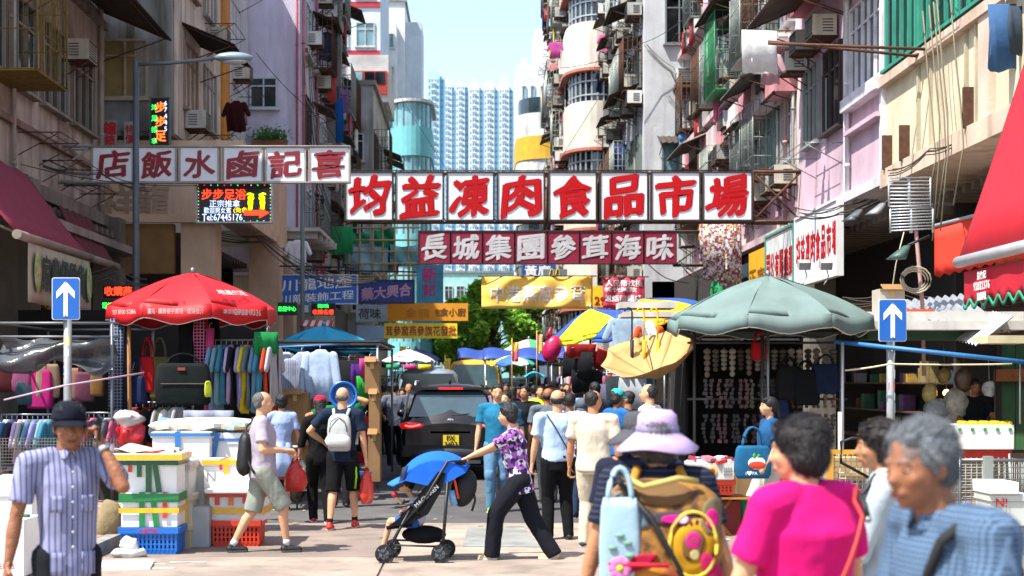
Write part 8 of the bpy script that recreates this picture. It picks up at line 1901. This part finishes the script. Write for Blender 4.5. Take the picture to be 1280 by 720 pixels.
# ================================================================== foreground figures
# man on the phone, far left
pP, jP = person('older man in striped lilac shirt and dark cap talking on his phone', 84, D=7.2, face=-150, H=1.66, fat=.9, skin='brown', near=True, feet=((.06, .03), (-.06, -.03)), hands=((.19, .03, .47), (-.085, .085, .868)), elbow=(V((.4, -1, -.3)), V((-.35, .5, -1))), top=('#9092b0', 'stripe', '#5a5c7e'), collar=True, buttons=True, hemz=-.075, bottom=('trousers', '#12131a'), hair=('short', 'black'), hat=('cap', '#0e1220', '#0c101c'), head=(-6, -6), grips=(.5, .75), wris=(None, (.8, -.5, 0)))
t = thing('mobile_phone', 'dark mobile phone held to the ear of the capped man', 'phone', jP['o'], R(-150)); w_ = jP['wr'][1]; q = MB(); q.box(w_ + V((.025, .02, .085)), (.012, .06, .12), rx=-.35); put('casing', q.mesh(M('#14161a', rough=.25)), t, local=True)
t = put('wrist_watch', None, pP, local=True) if False else None
q = MB(); w_ = jP['wr'][1]; d_ = (jP['wr'][1] - jP['elb'][1]).normalized(); q.cyl(w_ - d_ * .035, w_ - d_ * .010, .032, .030, 18); put('watch_strap', q.mesh(M('#c8c8d0', rough=.3, metal=.5)), pP, local=True); q = MB(); q.cyl(w_ - d_ * .022 + V((-.028, .016, 0)), w_ - d_ * .022 + V((-.038, .022, 0)), .022, n=16); put('watch_case', q.mesh(M('#d8d8e0', rough=.2, metal=.4)), pP, local=True)
# woman in pink
pQ, jQ = person('woman with short dark wine hair in a bright pink tee seen from behind', 1008, D=4.85, face=32, H=1.655, sex='f', fat=1.22, skin='light', near=True, hands=((.19, .06, .50), (-.19, .10, .47)), top=('#d4126e',), bottom=('trousers', '#22242c'), hair=('curly', 'wine'), head=(28, -8))
t = thing('crossbody_strap', 'black and orange crossbody strap over the pink tee', 'strap', jQ['o'], R(32)); q = strap(jQ, 1, .008, 1.34, low=.0, off=.086); put('strap', q.mesh(M('#b0281c', rough=.6)), t, local=True)
q = MB(); T_ = jQ['T']; q.path([T_(.088, -.052, .312), T_(.075, -.088, .285), T_(.066, -.104, .262)], .011, 6); put('shoulder_pad', q.mesh(BLACK), t, local=True); q = MB(); q.sph(T_(.064, -.108, .256), .012); put('buckle', q.mesh(STEEL), t, local=True)
carrier('red cloth bag hanging from the pink tee woman\'s left hand', jQ, 1, '#c81822', .3, .45, .16, drop=.05)
# second red bag handle
# woman with lilac sun hat and colourful bag
pR, jR = person('woman in lilac bucket hat and navy striped tee walking away', 822, D=6.1, face=-4, H=1.635, sex='f', fat=1.28, skin='tan', near=True, hands=((.21, .02, .46), (-.21, .02, .46)), top=('#191c2c', 'hstripe', '#34384c'), bottom=('trousers', '#2a2c34'), hair=('bob', 'grey'), hat=('bucket', '#b9a2c8', '#8d86a4'), head=(0, 2))
t, c = backpack('large gaudy backpack of brown and gold cloth with pink swirls', jR, '#4a2c16', '#b07818', .50, .56, .24, fat=1.3, zt=.30, detail=False, pat='blotch', c3='#9a6a1c')
GOLD = fab('#c8941c', var=.4); PKK = fab('#c81878', var=.3); 
def bagY(x, z):
    zz = [(0, .35, .35), (-.02, .7, .6), (-.06, .9, .8), (-.224, 1, .95), (-.448, 1, 1), (-.543, .9, .9), (-.56, .7, .7)]
    for (a, ka, da), (b_, kb, db) in zip(zz, zz[1:]):
        if z >= b_: break
    f_ = max(0, min(1, (a - z) / (a - b_))); k_ = ka + (kb - ka) * f_; kd = da + (db - da) * f_
    cu_ = min(.999, abs(x) / (.25 * k_)) ** (1 / .6); return -.12 * kd * (math.sqrt(1 - cu_ * cu_) ** .7) - .12 * kd
def patch(mb, cx, cz, rx, rz, rot=0, y=0, n=20):
    def pt(r, a): 
        x, z = rx * r * math.cos(a) * (1 + .06 * math.sin(5 * a + cx * 40)), rz * r * math.sin(a); x, z = x * math.cos(rot) + z * math.sin(rot) + cx, -x * math.sin(rot) + z * math.cos(rot) + cz
        x = max(-.245, min(.245, x)); return c + V((x, bagY(x, z) - (.006 + y) * (1 if r < .99 else .2), z))
    mb.loft([[pt(r, 2 * math.pi * i / n) for i in range(n)] for r in (1, .97, .7, .4, .02)], False)
for (cx, cz, rx, rz_, rot, m_) in ((-.02, -.44, .20, .11, 0, M('#b8781a', rough=.8, pat='blotch', col2='#8a3a18', scale=5)), (.12, -.26, .085, .12, .3, GOLD), (-.14, -.12, .10, .045, .7, M('#5a7078', rough=.8)), (.05, -.15, .12, .03, .05, M('#3a3038', rough=.8)), (.20, -.14, .05, .08, .2, M('#6a5a3a', rough=.8)), (-.16, -.24, .05, .045, 0, GOLD), (.0, -.05, .12, .05, 0, M('#6a4a20', rough=.8))):
    q = MB(); patch(q, cx, cz, rx, rz_, rot); put('applique', q.mesh(m_), t, local=True)
for (cx, cz, rx, rz_, rot, m_) in ((.12, -.25, .045, .065, .3, M('#6a4a18', rough=.8)), (.12, -.235, .032, .038, .2, PKK), (.125, -.29, .02, .022, .2, fab('#b8a870')), (-.15, -.11, .055, .028, .8, PKK), (-.12, -.14, .025, .02, 0, fab('#d89060')), (.05, -.15, .06, .018, 0, PKK), (.08, -.15, .022, .018, 0, fab('#c8b8c8')), (.2, -.15, .028, .04, 0, PKK), (-.12, -.33, .10, .03, -.35, fab('#a01838')), (.2, -.36, .035, .09, -.5, fab('#a81c50'))):
    q = MB(); patch(q, cx, cz, rx, rz_, rot, .006); put('applique', q.mesh(m_), t, local=True)
q = MB(); q.path([c + V((.12 + .095 * math.cos(a), bagY(.12 + .095 * math.cos(a), -.25 + .13 * math.sin(a)) - .008, -.25 + .13 * math.sin(a))) for a in [2 * math.pi * i / 24 for i in range(25)]], .008, 6); put('piping', q.mesh(fab('#d8b848')), t, local=True)
q = MB(); q.path([c + V((-.16, -.19, .02)), c + V((-.08, -.22, -.02)), c + V((0, -.23, -.0)), c + V((.06, -.22, .015)), c + V((.14, -.17, .0))], .014, 6); put('piping', q.mesh(fab('#b8a860')), t, local=True)
for (a, b) in (((-.22, -.24, -.33), (.02, -.27, -.33)), ):
    q = MB(); q.path([c + V(a), c + V(b)], .01, 6); put('piping', q.mesh(fab('#c8283a')), t, local=True)
q = MB(); q.path([c + V((-.18, -.15, .0)), c + V((-.05, -.265, -.14)), c + V((.06, -.28, -.34)), c + V((.13, -.25, -.56))], .012, 6); put('diagonal_strap', q.mesh(BLACK), t, local=True)
tb_ = bag('light blue cotton tote with pink flower hanging at the hat woman\'s left', 775, 622, 5.75, .17, .40, .06, '#9ab8c4', -.1, .14, name='tote_bag')
q = MB(); 
for k in range(8): q.sph((.0 + .028 * math.cos(k * .785), -.038, .12 + .028 * math.sin(k * .785)), (.02, .008, .02), 8, 6)
put('flower_print', q.mesh(M('#d878b0', rough=.8)), tb_, local=True); q = MB(); q.sph((0, -.045, .12), (.014, .008, .014)); put('flower_centre', q.mesh(M('#b8c83a')), tb_, local=True)
q = MB(); 
for k, (x, z) in enumerate(((.03, .22), (-.03, .2), (.04, .17), (.0, .25))): q.sph((x, -.036, z), (.02, .006, .01), 8, 5)
put('leaf_print', q.mesh(M('#7aa88a')), tb_, local=True)
# person in a grey hat just ahead of the lilac hat
person('person in grey hat and navy tee half hidden ahead of the lilac hat woman', 800, D=7.4, face=-5, H=1.60, sex='f', fat=1.1, skin='tan', near=True, top=('#1d2032',), bottom=('trousers', '#22242c'), hair=('bob', 'grey'), hat=('bucket', '#4a4a50', '#3a3a40'))
# woman in grey blouse behind the old man
pS, jS = person('woman in pale grey blouse with a black shoulder bag passing behind the old man', 1108, D=6.3, face=70, H=1.60, sex='f', fat=1.08, skin='tan', near=True, hands=((.12, .10, .47), (-.12, .13, .50)), elbow=(V((.5, -1, 0)), V((-.5, -1, 0))), top=('#a9b6bc',), sleeve='half', bottom=('trousers', '#0f1014'), hair=('curly', 'brown'), head=(10, -8))
t = thing('shoulder_bag', 'black shoulder bag and strap on the grey blouse woman', 'bag', jS['o'], R(70)); q = MB(); q.sph(jS['T'](-.02, .12, -.02), (.16, .09, .13), 16, 10); put('bag_body', q.mesh(M('#0d0d10', rough=.6, bump=.4, bscale=15)), t, local=True)
q = MB(); q.path([jS['T'](-.07, .02, .318), jS['T'](-.085, .07, .25), jS['T'](-.07, .10, .15), jS['T'](-.04, .12, .04)], .014, 6); put('strap', q.mesh(BLACK), t, local=True)
# old man, right foreground
pT, jT = person('elderly man with silver hair in a blue checked shirt at the right front', 1226, D=3.8, face=100, H=1.69, fat=1.15, skin='brown', near=True, lean=.20, hands=((.17, .10, .50), (-.17, .10, .50)), top=('#2f4158', 'finecheck', '#5f7690'), collar=True, bottom=('trousers', '#23262e'), hair=('short', 'silver'), head=(14, -6))
t = thing('sling_bag_strap', 'black padded sling strap over the elderly man\'s checked shirt', 'strap', jT['o'], R(100)); T_ = jT['T']
q = MB(); q.path([T_(.02, .072, .10), T_(-.05, .082, .22), T_(-.085, .058, .288), T_(-.095, .0, .322), T_(-.085, -.055, .30), T_(-.03, -.09, .2), T_(.04, -.095, .05)], .015, 8); put('strap', q.mesh(M('#0c0d12', rough=.8)), t, local=True)

# ================================================================== small clutter
for i in range(26):
    x, y = rnd.uniform(-3.3, 3.6), rnd.uniform(14.2, 24); q = MB(); s_ = rnd.uniform(.02, .06)
    q.add([(-s_, -s_ * .6, .012), (s_, -s_ * .5, .014), (s_ * .8, s_ * .6, .02), (-s_ * .9, s_ * .5, .013), (0, 0, .03)], [(0, 1, 4), (1, 2, 4), (2, 3, 4), (3, 0, 4), (3, 2, 1, 0)], False)
    put('paper_scrap', q.mesh(M(('#b8b2a6', '#8a7a5e', '#c9c9c6', '#6a5a48')[i % 4], rough=.8)), None, (x, y, 0), rnd.uniform(0, 6), label='%s scrap of litter on the road, %s of the scraps' % (('off white', 'tan', 'pale grey', 'brown')[i % 4], ORD[i]), cat='litter', group='scraps of litter on the road')
for i, (px, D, c, l) in enumerate(((350, 20.6, '#b8362a', 'small red plastic stool by the cardboard box'), (452, 21, '#2a5aa0', 'small blue plastic stool at the foot of the tall cardboard'), (852, 19.6, '#8a1a20', 'small dark red stool at the accessory stall'), (1010, 19.2, '#2a6a4a', 'small green stool beneath the hanging black bags'))):
    x = X_(px, D); th = thing('plastic_stool', l, 'stool', (x, D, 0)); q = MB(); q.box((x, D, .40), (.28, .28, .04)); q.box((x, D, .36), (.25, .25, .04)); q.build('seat', M(c, rough=.4), th)
    for sx in (-1, 1):
        for sy in (-1, 1): q = MB(); q.cyl((x + sx * .14, D + sy * .14, 0), (x + sx * .10, D + sy * .10, .34), .022, .028, 6); q.build('leg', M(c, rough=.4), th)
for i in range(10):
    px, D = (rnd.uniform(875, 1040), rnd.uniform(19.6, 20.0)); x = X_(px, D); h_ = rnd.uniform(.25, .5); z = .1 + (i % 2) * .42
    col, cn = rnd.choice((('#8a6a40', 'brown'), ('#a8a49a', 'pale grey'), ('#3a4a6a', 'dark blue'), ('#6a2a2a', 'dark red')))
    q = MB(); q.box((0, 0, h_ / 2), (rnd.uniform(.3, .45), .35, h_)); o = put('goods_carton', q.mesh(M(col, rough=.8, var=.3, stain=.3)), None, (X_(882 + i * 17, D), D, z if z < .2 else .1), rnd.uniform(-.2, .2), label='%s carton under the accessory stall, %s from its left end' % (cn, ORD[i]), cat='carton', group='cartons under the accessory stall')
bpy.data.scenes.remove(_tmp)
